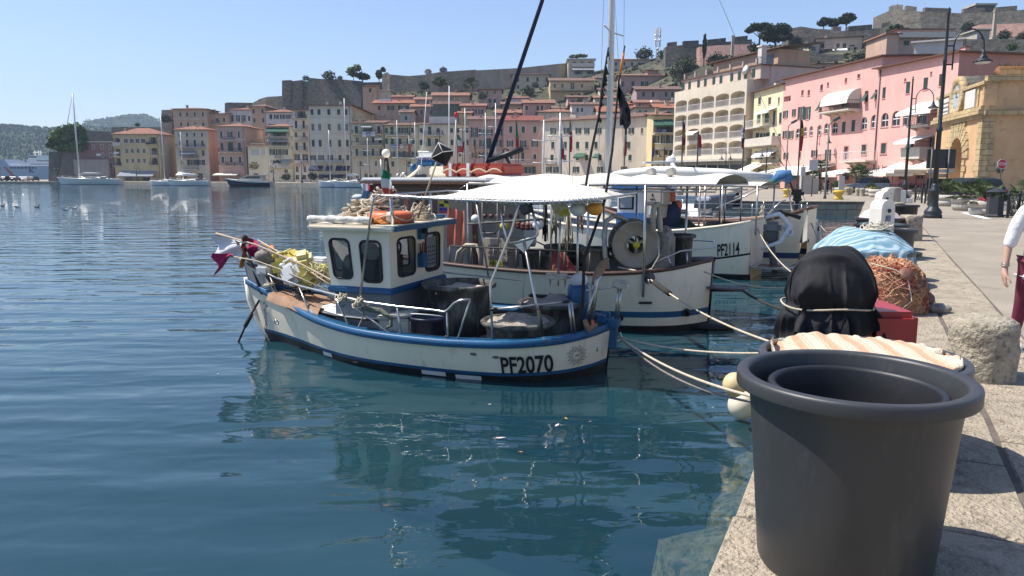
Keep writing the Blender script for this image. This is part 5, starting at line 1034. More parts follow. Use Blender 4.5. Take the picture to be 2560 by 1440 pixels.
for i in range(25):
 x=cx0+(cx1-cx0)*i/24;u=i/24;r=[]
 for j in range(17):
  v=j/16;y_=1.0-2.0*v;r.append((x,y_,zcan+.02+.19*sin(pi*v)**.8*(sin(pi*min(u*1.1,1))**.6)-.015*sin(u*pi)*(1 if j in(0,16)else 0)+.02*(u)+.008*NZ.noise(Vector((x*4,y_*4,0)))))
 rows.append(r)
q.grid(rows);q.build('canopy',b1,fix=False)
q=MB().m(RUSTY);a=Vector((5.45,.12,.62));q.tube([a,a+Vector((.12,.1,-.25)),a+Vector((.3,.25,-.75))],.016,6);q.m(ROPED);q.tube([a+Vector((.09,.07,-.2)),a+Vector((.18,.14,-.4))],.03,6);q.build('mooring_chain',b1)
q=MB().m(RUSTY);rnd=random.Random(2);c=Vector((5.3,.18,.6))
for i in range(14):q.lathe([(.018,-.006),(.026,0),(.018,.006)],c+Vector((rnd.uniform(-.01,.01),rnd.uniform(-.01,.01),-.055*i)),8,Matrix.Rotation(pi/2,4,'X' if i%2 else 'Y'),True,False)
q.build('anchor_chain',b1)
q=MB().m(STEEL);q.tube([Vector((4.95,.36,.36))+Vector((.0+.035*cos(k),.02+.035*sin(k)*.4,.035*sin(k)))for k in[i*.7 for i in range(9)]],.01,6,True);q.build('eye_bolt',b1)
#  things carried on the boat
def onb(name,label,cat,mb,group=None,nm='x'):
 o=mb.build(name,fix=True);o.location=BO;o.rotation_euler=(0,0,BA);return tag(o,label,cat,group)
q=MB();tub(q,(2.2,-.08),.4,.47,.31,1.03,TUBD);q.m(TUBD)
for k in range(12):a=k*pi/6;q.box((2.2+.435*cos(a),-.08+.435*sin(a),.58),(.03,.025,.66),rz=a)
o=onb('tub','tall grimy black tub with vertical ribs behind the small navy bucket on the boat','tub',q)
q=MB();heap(q,(2.2,-.08),.45,.93,.03,mat('creased_pale_cloth',(.5,.46,.4),.95,0,.15,6),3);q.box((2.35,.1,.93),(.25,.5,.02),rz=.5);onb('folded_net','pale folded netting lying in the tall grimy tub','fishing net',q)
q=MB();tub(q,(1.07,.6),.37,.42,.31,.70,TUBD);onb('tub','low black tub of brown net beside the gunwale of the PF2070 boat','tub',q)
q=MB();heap(q,(1.07,.6),.42,.66,.09,NETC,5,rough=.06);onb('fishing_net','brown fishing net heaped in the low black tub','fishing net',q)
q=MB();tub(q,(.95,-.46),.37,.42,.31,.78,TUBD);onb('tub','black tub of grey net further back near the stern of the PF2070 boat','tub',q)
q=MB();heap(q,(.95,-.46),.43,.74,.12,mat('grey_net_cloth',(.3,.27,.235),.95,0,.2,5,bump=.02,bs=22),8,rough=.05);q.m(ROPED);q.tube([(1.15+.12*cos(k),-.42+.06*sin(k*2),.84+.01*k*.1)for k in range(9)],.02,5);onb('fishing_net','grey fishing net with a black strap heaped in the rear black tub','fishing net',q)
q=MB().m(NAVY);M_=None;q.lathe([(.16,.31),(.17,.33),(.215,.66),(.235,.66),(.24,.69),(.215,.7),(.2,.67),(.15,.35),(0,.35)],(2.24,.82,0),20,sx=1.0,sy=.85);q.m(WPL);q.tube([(2.24+.225*cos(k*pi/8),.82+.19*sin(k*pi/8),.71+.05*sin(k*pi/8))for k in range(9)],.008,5);onb('bucket','small navy bucket on the boat deck beside the tall tub','bucket',q)
q=MB();q.m(B_BLUE);q.lathe([(.15,.24),(.15,.95),(.13,1.0),(.0,1.02)],(.62,-.62,0),18);q.m(CLW);q.ell((.62,-.62,1.06),(.12,.12,.1),12,8,f=lambda p:p*(1+.3*NZ.noise(p*12)));onb('gas_cylinder','blue cylinder with a white rag on top behind the rear tub','cylinder',q)
q=MB().m(CANVASW);rows=[]
for i in range(13):
 x=2.95+1.25*i/12;rows.append([(x,.12+j/8*(min(.84,H1 .b(x)-.16)-.12),.60+.06*sin(pi*j/8)+.03*(x-3)+.012*NZ.noise(Vector((x*5,j*.4,0))))for j in range(9)])
q.grid(rows);q.m(RUBR);q.tube([rows[0][j]for j in range(9)]+[r[8]for r in rows]+[rows[12][8-j]for j in range(9)],.014,5);q.m(B_GREY);q.b(2.98,3.75,.2,.66,.3,.6)
onb('hatch_cover','white tarpaulin-covered board edged in black on the foredeck side','cover',q)
q=MB().m(mat('mouldy_white_crate',(.58,.55,.46),.8,0,.1,3,c2=(.12,.1,.07),f2=.58,w2=.06,s2=22));q.rbox((2.72,.74,.52),(.42,.34,.26),.03,rz=.25);q.rbox((2.72,.74,.68),(.5,.36,.06),.02,rz=.25,ry=.12);onb('crate','mildewed white crate at the end of the tarpaulin-covered board','crate',q)
def can(mb,m,M,s=1.0):
 mb.M=M;mb.m(m);mb.rbox((0,0,0),(.29*s,.23*s,.32*s),.07*s);mb.tube([(-.09*s,0,.17*s),(-.07*s,0,.23*s),(.05*s,0,.23*s),(.07*s,0,.17*s)],.018*s,6);mb.lathe([(.03,.17*s),(.03,.22*s),(0,.225*s)],(.1*s,0,0),10);mb.M=None
def Mx(p,rx,ry,rz):return Matrix.Translation(p)@Matrix.Rotation(rz,4,'Z')@Matrix.Rotation(ry,4,'Y')@Matrix.Rotation(rx,4,'X')
YW=mat('worn_yellow_plastic',(.6,.54,.22),.6,0,.15,6,c2=(.58,.55,.42),f2=.5,s2=10)
for(px_,py_,y_,m_,rx_,ry_,rz_,s_,lb)in((704,667,.1,YEL,.1,.15,.3,.8,'yellow jerry can standing upright nearest the bow'),(730,686,.28,WPL,.3,.5,.2,.9,'white plastic can tilted over among the yellow cans'),(766,693,.2,YEL,.4,.7,.8,.9,'yellow jerry can tipped on its side wrapped in yellow net'),(757,648,-.15,YW,1.2,.2,.5,.85,'pale worn yellow can lying on top at the back of the heap'),(808,682,.0,YW,.3,1.2,.1,.7,'frayed yellow float right below the cabin window'),(735,640,-.2,YEL,1.0,.3,1.2,.6,'small yellow can behind the boathook poles')):
 q=MB();can(q,m_,Mx(P1(px_,py_,y_),rx_,ry_,rz_),s_*1.15)
 if 'net' in lb or 'frayed' in lb:
  q.m(YW);rnd=random.Random(3);c=P1(px_,py_,y_)
  for k in range(26):q.tube([c+Vector((rnd.uniform(-.17,.17),rnd.uniform(-.12,.16),rnd.uniform(-.18,.16)))for _ in range(4)],.007,4)
 o=onb('jerry_can',lb,'jerry can',q,'cans heaped in the bow of the blue and white boat')
q=MB().m(WPL);p=P1(800,655,-.3);q.rbox(p,(.35,.3,.14),.03);onb('plastic_crate','small white plastic tray left of the cabin window','crate',q)
q=MB().m(WPL);p=P1(660,676,.12);q.rbox(p,(.22,.14,.16),.03);onb('plastic_box','low white box in the very tip of the bow','box',q)
q=MB().m(CREAM);q.rbox(P1(672,712,.25),(.2,.1,.06),.03,rz=.2,ry=.2);onb('fender','small cream float on the brown canvas in the bow','float',q)
q=MB().m(BRN);rows=[]
for i in range(15):
 x=3.95+1.1*i/14;rows.append([(x,(-.25+j*.105)*(1-.5*(x-3.95)/1.1)+.12,.66+.13*(x-3.9)/1.1+.03*NZ.noise(Vector((x*5,j*.7,1)))-(.10 if j==9 else 0))for j in range(10)])
q.grid(rows);onb('canvas_sheet','crumpled brown canvas spread over the foredeck','canvas',q)
def staff(name,label,cat,pts,r,m,fl=()):
 q=MB().m(m);q.tube(pts,r,6)
 for f in fl:q.m(f[0]);q.grid(f[1])
 return onb(name,label,cat,q,'staffs lashed along the bow')
def cloth(a,b_,drop,n=7,k=6,sd=0,tri=False):
 a,b_=Vector(a),Vector(b_);rows=[]
 for i in range(n+1):
  t_=i/n;p=a.lerp(b_,t_);rows.append([p+Vector((.03*sin(3*t_+sd+j),.05*sin(j*1.3+t_*5+sd),-drop*(j/k)*((1-t_)if tri else 1)*(1+.15*sin(4*t_+sd))))for j in range(k+1)])
 return rows
RUSTD=mat('weathered_cane',(.42,.33,.22),.8,0,.2,9)
s1=[P1(540,583,-.05),P1(640,612,.05),P1(760,664,.3),P1(850,712,.5),P1(905,752,.75)]
staff('boathook','long pale staff carrying a white rag past the bow','staff',s1,.014,RUSTD,[(CLW,cloth(P1(536,586,-.05),P1(604,602,0),.33,sd=1))])
s2=[P1(645,600,-.1),P1(740,655,.15),P1(850,730,.45),P1(900,760,.7)]
staff('flag_staff','staff with a magenta rag at its tip above the bow','staff',s2,.012,RUSTD,[(MAG,cloth(P1(612,588,-.1),P1(648,612,-.1),.3,sd=2))])
s3=[P1(575,640,.2),P1(640,652,.25),P1(705,675,.35),P1(845,738,.6)]
staff('flag_staff','low staff with a torn magenta pennant hanging left of the bow','staff',s3,.011,RUSTD,[(MAG,cloth(P1(536,632,.2),P1(580,636,.2),.33,sd=.5,tri=True))])
staff('flag_staff','short staff with an orange rag behind the magenta one','staff',[P1(655,608,-.2),P1(700,632,0),P1(780,690,.3)],.012,ORC,[(ORC,cloth(P1(658,610,-.2),P1(692,620,-.2),.22,sd=3)),(ORC,cloth(P1(600,605,0),P1(612,610,0),.35,sd=1))])
q=MB().m(IRON);q.tube([P1(612,618,0),P1(625,648,.05),P1(655,735,.2)],.022,6);q.tube([P1(588,602,0),P1(606,612,0),P1(622,606,0)],.012,5);q.m(RUSTY);q.ell(P1(612,596,0),(.05,.05,.06));onb('anchor','rusty anchor stowed upright on the stem head','anchor',q)
q=MB().m(ROPE);z_=zc1+.09;coil_pile(q,(3.72,-.1,z_),.34,.6,.3,44,.013,11);coil_pile(q,(3.3,.0,z_),.38,.6,.42,64,.013,12);coil_pile(q,(2.9,-.35,z_),.25,.4,.2,22,.01,13)
onb('rope_heap','heap of pale rope coils on the cabin roof','rope',q)
q=MB().m(mat('grubby_white_canvas',(.55,.53,.48),.95,0,.15,6,bump=.01,bs=30));rows=[[(3.98-.95*i/14,.84+(.07+.03*NZ.noise(Vector((i*.7,j*.5,0))))*cos(2*pi*j/8)+.02*sin(i*1.7),z_+.045+(.05+.03*NZ.noise(Vector((i*.9,j*.6,4))))*sin(2*pi*j/8))for j in range(8)]for i in range(15)];q.grid(rows,True);onb('rolled_tarp','rolled white tarpaulin along the edge of the cabin roof','tarpaulin',q)
q=MB().m(ORG);c0=Vector((2.95,.45,z_+.07));rows=[]
for i in range(25):
 a=2*pi*i/24;rows.append([(c0 .x+(.24+.075*cos(t_))*cos(a),c0 .y+(.24+.075*cos(t_))*sin(a),c0 .z+.1*sin(t_)*.8)for t_ in[k*pi/5 for k in range(10)]])
q.grid(rows,True);q.m(WPL)
for a in(.5,2.0,3.6,5.2):q.grid([[(c0 .x+(.24+.079*cos(t_))*cos(a+d),c0 .y+(.24+.079*cos(t_))*sin(a+d),c0 .z+.105*sin(t_)*.8)for t_ in[k*pi/5 for k in range(10)]]for d in(-.12,0,.12)],True)
q.m(ROPE);q.tube([(c0 .x+.33*cos(a),c0 .y+.33*sin(a),c0 .z+.04*sin(a*4))for a in[k*.3 for k in range(21)]],.01,5);onb('lifebuoy','orange lifebuoy with white bands lying on the cabin roof','lifebuoy',q)
q=MB().m(ORC);coil_pile(q,(3.0,.72,z_),.22,.1,.05,8,.014,15);onb('life_jacket','crumpled orange life jacket behind the lifebuoy','life jacket',q)
q=MB().m(ROPE);coil_pile(q,L1(900,765)+Vector((0,0,-.03)),.14,.12,.14,14,.011,21);coil_pile(q,L1(870,752)+Vector((.1,-.05,-.02)),.15,.1,.08,8,.01,22)
p=L1(905,770);q.m(mat('grey_green_line',(.12,.13,.1),.95,0,.3,20));q.tube([p,p+Vector((-.25,-.05,-.03)),p+Vector((-.42,0,-.1)),p+Vector((-.45,.05,-.2)),p+Vector((-.38,.02,-.22))],[.035,.04,.03,.022,.02],7);q.m(ROPE);q.tube([p,p+Vector((-.02,.02,-.12)),p+Vector((.05,.02,-.25)),p+Vector((.0,.02,-.15))],.009,5);onb('rope_lashing','knotted rope lashing where the staffs meet the rail','rope',q)
q=MB().m(GRN);coil_pile(q,P1(860,765,.7),.13,.1,.08,12,.009,31);onb('rope_coil','tangle of green rope beside the white board','rope',q)
q=MB().m(mat('grey_net_pile',(.25,.22,.18),.95,0,.3,9,bump=.02,bs=40));q.ell(P1(665,640,0),(.2,.15,.12),16,10,f=lambda p:p*(1+.35*NZ.noise(p*9)));onb('net_pile','grey net bundled behind the white box in the bow','fishing net',q)
for m_,c_,r_,h_,k_,lb in((BLACKP,P1(760,735,.35),.2,.06,33,'black line tangled on the brown canvas below the cans'),(ROPE,P1(800,700,.1),.15,.16,34,'pale line tangled below the forward cabin window')):
 q=MB().m(m_);coil_pile(q,c_,r_,r_*.8,h_,16,.0075,k_);onb('rope_tangle',lb,'rope',q)
q=MB().m(RUSTD);rp0,rp1=P1(1045,545,.2),P1(1094,398,.2);q.tube([rp0,rp1],.014,6);c=P1(1106,386,.2);q.m(mat('matt_black_foil',(.012,.012,.012),.8,spec=.15));r_=.165
V=[Vector(v)*r_ for v in((1,0,0),(-1,0,0),(0,1,0),(0,-1,0),(0,0,1),(0,0,-1))];Mr=Matrix.Rotation(.35,4,'Y')@Matrix.Rotation(.5,4,'Z')
q.add([c+Mr@v for v in V],[(0,2,4),(2,1,4),(1,3,4),(3,0,4),(2,0,5),(1,2,5),(3,1,5),(0,3,5)]);q.m(WPL)
for a,b_ in((0,2),(2,1),(1,3),(3,0),(0,4),(2,4),(1,4),(3,4)):q.tube([c+Mr@V[a]*1.01,c+Mr@V[b_]*1.01],.004,4)
onb('radar_reflector','black octahedral radar reflector on a cane above the cabin roof','radar reflector',q)
FG,FW,FRd=mat('flag_green',(.02,.22,.1),.9,0,.1,3),mat('flag_white',(.65,.63,.58),.9,0,.06,3),mat('flag_red',(.5,.08,.06),.9,0,.1,3)
q=MB().m(STEEL);pa,pb=P1(978,560,.7),P1(966,395,.7);q.tube([P1(958,485,.7),P1(952,400,.7)],.01,6)
rws=[]
for i in range(13):
 t_=i/12;l=P1(958-6*sin(t_*3)+6*t_,422+70*t_,.7);r_=P1(966+17*sin(t_*2.2)**.5 if t_>0 else 962,424+74*t_,.7);rws.append([l.lerp(r_,j/5)+Vector((0,.03*sin(j*1.4+t_*3),0))for j in range(6)])
for m_,a,b_ in((FG,0,5),(FW,4,9),(FRd,8,13)):q.m(m_);q.grid(rws[a:b_])
onb('flag','green white and red flag hanging limp in front of the wheelhouse roof','flag',q)
q=MB().m(ROPED);pp=[P1(*p)for p in((1445,852,.5),(1457,760,.45),(1460,650,.4),(1512,500,.2),(1530,380,.1),(1547,205,0),(1562,114,0))];q.tube(pp,[.022,.022,.02,.018,.016,.012,.01],7);q.m(ORC);q.tube([pp[5].lerp(pp[6],.2),pp[5].lerp(pp[6],.8)],.016,6)
q.m(mat('tattered_black_plastic',(.008,.008,.009),.35,0,.3,5));rws=[]
for i in range(12):
 t_=i/11;a=P1(1546+2*t_,198+110*t_,0);w_=.02+.14*sin(min(t_*1.3,1)*pi/2)*(1 if t_<.85 else.6);rws.append([a+Vector((-w_*j/5,.05*sin(j*2+t_*6),.03*sin(j*3+t_*9)-.02*j))for j in range(6)])
q.grid(rws);onb('dan_buoy','tall black dan pole with a tattered black flag at the stern','dan buoy',q)
q=MB().m(ROPED);pp=[P1(*p)for p in((1462,480,-.5),(1478,380,-.5),(1497,290,-.5),(1508,200,-.5),(1521,118,-.5))];q.tube(pp,[.018,.018,.016,.014,.01],7);rnd=random.Random(8)
for k in range(26):c=pp[3].lerp(pp[4],rnd.random())if k%2 else pp[2].lerp(pp[3],rnd.random());q.add([c,c+Vector((rnd.uniform(-.08,.02),.02,rnd.uniform(-.12,.0))),c+Vector((rnd.uniform(-.05,.04),-.02,-.1))],[(0,1,2)])
onb('dan_buoy','second black dan pole with shredded rags, left of the taller one','dan buoy',q)
q=MB().m(STEEL);q.tube([P1(1478,805,.3),P1(1492,700,.25),P1(1500,690,.2)],.03,8);q.tube([P1(1460,818,.35),P1(1488,715,.3)],.016,7);q.m(BRN);q.tube([P1(1484,712,.25),P1(1492,690,.2),P1(1508,662,.15),P1(1520,645,.1)],[.03,.055,.06,.02],9);q.m(STEEL);q.tube([P1(1465,727,.2),P1(1545,716,.0)],.012,6);onb('outrigger_post','stainless post wrapped in brown canvas at the stern','post',q)
q=MB().m(STEEL);q.tube([P1(1538,800,-.05),P1(1546,716,-.05)],.014,7);q.tube([P1(1545,800,-.05),P1(1553,716,-.05)],.014,7);q.m(TAPE);q.rbox(P1(1552,710,-.05),(.2,.16,.1),.02);onb('floodlight','box lamp on twin stainless posts at the very stern','floodlight',q)
q=MB().m(TAPE);q.rbox((1.05,-1.0,1.05),(.34,.14,.09),.02);q.m(STEEL);q.tube([(1.15,-1.0,.55),(1.15,-1.0,1.02)],.014,6);q.tube([(.92,-1.0,.55),(.92,-1.0,1.02)],.014,6);onb('floodlight','box lamp on the far rail above the rear tub','floodlight',q)
q=MB().m(BRN);q.tube([P1(1462,800,.5),P1(1470,825,.55),P1(1490,812,.4)],[.03,.05,.03],7);q.m(ORG);q.tube([P1(1480,820,.5),P1(1482,800,.45)],.02,6);onb('rag_bundle','brown rag bundle by the tiller','rags',q)
for(px_,py_,rx_,rz_,m_,lb)in((1446,523,.11,.085,WPL,'white float hanging under the rear corner of the canopy'),(1487,521,.10,.085,mat('orange_float',(.75,.33,.04),.5,0,.12,5,c2=(.75,.6,.4),f2=.6,s2=8),'orange float with a white mark under the rear corner of the canopy')):
 q=MB().m(m_);c=P1(px_,py_,.6);q.ell(c,(rx_,rx_,rz_),18,12);q.m(ROPE);q.tube([c+Vector((0,0,rz_)),c+Vector((0,0,rz_+.06))],.008,5);onb('float',lb,'float',q,'floats hung under the canopy')
q=MB().m(mat('scuffed_yellow_white_sheet',(.65,.62,.52),.7,0,.1,4,c2=(.55,.48,.06),f2=.5,w2=.03,s2=5));a=P1(1378,510,.3);q.extr([P1(1378,512,.3),P1(1418,510,.3),P1(1426,538,.3),P1(1392,550,.3)],(0,.02,0));onb('plastic_sheet','yellow and white scuffed sheet hanging under the canopy','plastic sheet',q)
#  the large white fishing boat
O2=(3.35,12.55,0);A2=atan2(.475,-.88);F2=Facade(O2,A2)
b2=thing('fishing_boat','large white fishing boat with a net drum, long canopy and brown-trimmed wheelhouse','fishing boat',O2,A2)
H2=Hull([(0,.10,1.13),(.12,.4,1.11),(.4,.85,1.05),(.9,1.2,.99),(1.6,1.4,.95),(3,1.5,.93),(5,1.42,1.0),(6.5,1.1,1.14),(7.6,.6,1.3),(8.4,.1,1.45)],-.5,.16,.6,.08)
H2 .build([(lambda x:H2 .zs(x),lambda x:.34,B_WHITE),(lambda x:.34,lambda x:.24,B_BLUE),(lambda x:.24,lambda x:.1,B_WHITE),(lambda x:.1,lambda x:-.49,B_BLK)],b2)
H2 .cap(mat('dark_rail_wood',(.07,.035,.025),.5,0,.25,3,(1,8,8)),b2,.12,.03,'rail_cap',.03,.03);H2 .deck(.55,B_GREY,b2)
def P2(px,py,y):x,z=F2(px,py,y);return Vector((x,y,z))
def L2(px,py,inset=.06):
 y=1.2
 for _ in range(8):x,z=F2(px,py,y);y=max(H2 .b(max(0,min(x,8.3)))-inset,0)
 return Vector((x,y,z))
def HP2(px,py,out=.01):
 y=1.2
 for _ in range(8):x,z=F2(px,py,y);y=H2 .w(max(0,min(x,8.3)),z)
 return Vector((x,y+out,z))
q=MB().m(LEAD);p=HP2(1623,694);q.lathe([(.1,0),(.095,.02),(.05,.03),(0,.03)],p,16,Matrix.Rotation(-pi/2,4,'X'));q.m(STEEL);q.tube([p+Vector((0,.03,0)),p+Vector((-.03,.08,-.08))],.018,6);q.build('fairlead',b2)
q=MB().m(BLACKP);a,b_=HP2(1598,757),HP2(1630,757);q.tube([a,b_],.02,6);q.build('hull_vent',b2);q=MB().m(BLACKP);p=HP2(1718,781);q.lathe([(.07,0),(.06,.05),(.035,.06),(.03,.02),(0,.0)],p,14,Matrix.Rotation(-pi/2,4,'X'));q.build('hull_vent',b2);q=MB().m(BLACKP);p=HP2(1521,794);q.lathe([(.05,0),(.04,.03),(0,.01)],p,12,Matrix.Rotation(-pi/2,4,'X'));q.build('hull_vent',b2);q=MB().m(BLACKP);p=HP2(1552,795);q.lathe([(.05,0),(.04,.03),(0,.01)],p,12,Matrix.Rotation(-pi/2,4,'X'));q.build('hull_vent',b2)
q=MB().m(RUSTY);q.tube([Vector((.02,.1,.62)),Vector((-.5,.1,.66))],.022,6);q.m(LEAD);q.box((-.25,.05,.68),(.6,.35,.03));q.build('stern_bracket',b2)
q=MB().m(RUBR);q.lathe([(.0,.02),(.42,.02),(.46,.06),(.42,.1),(0,.1)],(.05,.1,-.02),24,sx=1,sy=.7);q.build('rudder_float',b2)
wx0,wx1=P2(1190,500,1.0).x,P2(932,500,1.0).x;zr=P2(1060,456,1.0).z
q=MB().m(WHITE);q.b(wx0+.9,wx1,-.95,.95,.55,zr-.02);q.b(wx0,wx0+.9,-.95,-.9,.55,zr-.02);q.m(WOODB);q.b(wx0+.86,wx0+.96,.951,.97,.9,zr-.02);q.b(wx0+.02,wx0+.1,.9,.97,.9,zr-.02);q.b(wx0,wx1+.02,.952,.965,zr-.16,zr-.03)
wh=q.build('wheelhouse',b2)
q=MB().m(WHITE);q.rbox(((wx0+wx1)/2-.05,0,zr+.05),(wx1-wx0+.5,2.25,.08),.03);q.m(WOODB);q.b(wx0-.25,wx1+.2,1.115,1.135,zr-.03,zr+.02);q.build('wheelhouse_roof',b2)
def winrect(px0,py0,px1,py1,m=GLASS):
 a,b_=P2(px0,py0,.955),P2(px1,py1,.955);q=MB().m(WOODB);x0,x1=sorted((a.x,b_.x));z0,z1=sorted((a.z,b_.z));t_=.05
 for r in((x0-t_,x0,z0-t_,z1+t_),(x1,x1+t_,z0-t_,z1+t_),(x0,x1,z1,z1+t_),(x0,x1,z0-t_,z0)):q.b(r[0],r[1],.951,.985,r[2],r[3])
 q.m(m);q.b(x0,x1,.951,.957,z0,z1);q.m(RUSTY);q.b(x0+.25*(x1-x0),x0+.32*(x1-x0),.958,.962,z0,z1);q.m(PINKC);q.b(x0+.55*(x1-x0),x0+.68*(x1-x0),.958,.961,z0,z1-.05);return q.build('window',wh)
winrect(985,475,1066,540);winrect(940,475,968,530)
SY=mat('signal_yellow',(.62,.5,.03),.6,0,.08,3);SB=mat('signal_black',(.012,.012,.012),.6);SU=mat('signal_blue',(.03,.03,.2),.6);SR=mat('signal_red',(.45,.02,.04),.6)
a,b_=P2(1122,457,.956),P2(1098,475,.956)
def dec(px0,py0,px1,py1,m,y=.957):a,b_=P2(px0,py0,y),P2(px1,py1,y);x0,x1=sorted((a.x,b_.x));z0,z1=sorted((a.z,b_.z));q.m(m);q.b(x0,x1,.9515,y,z0,z1)
q=MB();dec(1097,456,1123,476,SY);q.m(SB);c=P2(1110,465,.96);q.lathe([(0,0),(.055,0)],c,18,Matrix.Rotation(-pi/2,4,'X'),False,False)
dec(1097,478,1123,484,SB);dec(1097,501,1123,517,SY);dec(1098,509,1110,517,SB,.958);dec(1110,501,1122,509,SB,.958);q.build('signal_decal',wh);q=MB();dec(1098,519,1118,528,SU);dec(1098,528,1120,533,SR);q.build('signal_decal',wh);q=MB();dec(1098,534,1118,547,WHITE);dec(1100,537,1112,546,SU,.958);q.build('signal_decal',wh)
zc_=P2(1400,452,1.15).z;c0,c1=P2(1792,440,1.15).x,P2(1172,452,1.15).x
q=MB().m(CANVAS);rows=[]
for i in range(31):
 x=c0+(c1-c0)*i/30;rows.append([(x,1.2-2.4*j/10,zc_+.1*sin(pi*j/10)+.03*sin(i*.9)*sin(pi*j/10)-(.05 if j in(0,10)else 0)-.01*abs(sin(i*pi/5)))for j in range(11)])
q.grid(rows);q.build('canopy',b2,fix=False)
q=MB().m(STEEL);
for y in(1.18,-1.18):
 q.tube([(c0,y,zc_-.06),(c1,y,zc_-.06)],.02,6);q.tube([(c0,y,zc_-.16),(c1,y,zc_-.16)],.012,6)
 for px_ in(1170,1245,1378,1470,1612):
  x=P2(px_,560,y if y>0 else 1.18).x;q.tube([(x,y,.6),(x,y,zc_-.06)],.022,7)
for i in range(14):x=c0+(c1-c0)*i/13;q.tube([(x,-1.18,zc_-.06),(x,1.18,zc_-.06)],.012,5);q.tube([(x,1.18,zc_-.06),(x+.2,1.18,zc_-.16)],.008,4)
q.build('canopy_frame',b2)
q=MB().m(LEAD);a,b_=P2(1125,615,1.36),P2(1475,630,1.36)
for z in(0,-.0):q.tube([a,b_],.016,6)
for k in range(7):p=a.lerp(b_,k/6);q.tube([p,(p.x,1.38,.95)],.014,6)
q.tube([P2(1170,560,1.3),P2(1355,548,1.3)],.02,6);q.tube([P2(1170,500,1.3),P2(1340,505,1.3)],.014,6)
for px_ in(1206,1244):q.tube([P2(px_,505,1.3),P2(px_,575,1.3),P2(px_+(8 if px_<1230 else-8),583,1.3)],.016,6)
q.tube([P2(1206,583,1.3),P2(1240,583,1.3)],.016,6);q.tube([P2(1208,554,1.3),P2(1240,554,1.3)],.012,6);q.build('deck_rail',b2)
q=MB().m(STEEL);st_=[L2(*p)for p in((1660,645),(1700,640),(1752,632),(1785,620))];q.tube([L2(1640,655),L2(1700,628),L2(1760,621),L2(1784,618)],.016,7);q.tube([L2(1784,618),(-.02,0,P2(1784,618,0).z),(.1,-.4,1.4),(1.0,-1.1,1.35)],.016,7)
for p in((1718,668,1718,632),(1680,672,1670,640)):q.tube([L2(*p[:2]),L2(*p[2:])],.014,6)
q.build('stern_rail',b2)
def on2(name,label,cat,mb,group=None):
 o=mb.build(name);o.location=O2;o.rotation_euler=(0,0,A2);return tag(o,label,cat,group)
dr=thing('net_drum','large galvanised net hauling drum with a yellow hub above the stern rail','net drum',O2,A2)
DRUMM=mat('dull_drum_metal',(.36,.32,.25),.55,.35,.18,4,c2=(.2,.17,.13),f2=.58,s2=6)
c=P2(1590,612,.75);Rr=.385;back=Vector((.20,-.34,.02));ax=back.normalized()
def disc(mb,c,r0,r1,t_):
 M=ax.to_track_quat('Z','Y').to_matrix().to_4x4();mb.lathe([(r0,0),(r1-.03,0),(r1,-.02),(r1+.012,.0),(r1,.02),(r1-.03,t_),(r0,t_)],c,40,M,True,False)
q=MB().m(DRUMM);disc(q,c,.16,Rr,.012);q.build('flange',dr);q=MB().m(DRUMM);disc(q,c+back,.12,Rr,.012);q.build('flange',dr)
q=MB().m(DRUMM);M=ax.to_track_quat('Z','Y').to_matrix().to_4x4();q.lathe([(.17,.01),(.16,.1),(.16,back.length)],c,30,M,True,False);q.lathe([(.15,-.02),(.17,-.03),(.17,.03),(.15,.03)],c,30,M,True,False)
for k in range(3):a=k*2*pi/3+.5;q.tube([c,c+(M@Vector((.15*cos(a),.15*sin(a),0)))],.03,6)
for k in range(10):a=k*2*pi/10;q.tube([c+(M@Vector((Rr*cos(a),Rr*sin(a),0))),c+back+(M@Vector((Rr*cos(a),Rr*sin(a),0)))],.01,5)
q.build('spool',dr);q=MB().m(SY);q.ell(c-ax*.03,(.06,.06,.06),12,8);q.build('hub',dr)
q=MB().m(TAPE);loop=[P2(*p)for p in((1520,672,.9),(1513,640,.9),(1510,590,.85),(1516,552,.8),(1535,540,.7),(1555,545,.6),(1568,556,.5))];q.tube(loop,.045,8);q.tube([P2(1645,600,1.0),P2(1648,640,1.0),P2(1630,672,1.0),P2(1605,680,1.0),P2(1545,668,1.0)],.014,6);q.m(STEEL);q.tube([c+back+Vector((0,0,0)),Vector((c.x+.2,c.y-.3,.6))],.05,8);q.tube([c+back,c+back+ax*.2],.06,8);q.build('guide_frame',dr)
q=MB().m(HOSE);q.tube([P2(*p)for p in((1633,580,.8),(1632,540,.8),(1635,517,.8),(1641,511,.75),(1648,518,.7),(1650,560,.7),(1651,580,.7))],.045,9);on2('hose','grimy cream hose bent over behind the net drum','hose',q)
q=MB().m(NETC);q.ell(P2(1662,605,.3),(.16,.16,.28),14,9);q.b(P2(1680,600,.3).x,P2(1645,600,.3).x,.1,.5,.9,1.5);on2('winch_cover','beige cloth-covered winch right of the net drum','winch',q)
q=MB();RAFT=mat('red_life_raft',(.36,.06,.035),.55,0,.15,3);a,b_=P2(1265,408,.3),P2(1115,440,.3);x0,x1=a.x,b_.x;z1,z0=a.z,b_.z;q.m(RAFT)
for k in range(4):w_=(x1-x0)/4;q.rbox((x0+w_*(k+.5),0,(z0+z1)/2),(w_*1.1,.84,(z1-z0)+.004*k),.05)
q.m(mat('reflective_tape',(.6,.6,.58),.3));
for f in(.86,.56):x=x0+(x1-x0)*f;q.b(x-.03,x+.03,-.44,.44,z0-.005,z1+.006)
q.m(ROPE);q.tube([(x1-(x1-x0)*i/24,.45,z0+.07+.06*abs(sin(i*pi/6)))for i in range(25)],.014,6);on2('life_raft','red block life raft with grey bands and a looped rope on the canopy roof','life raft',q)
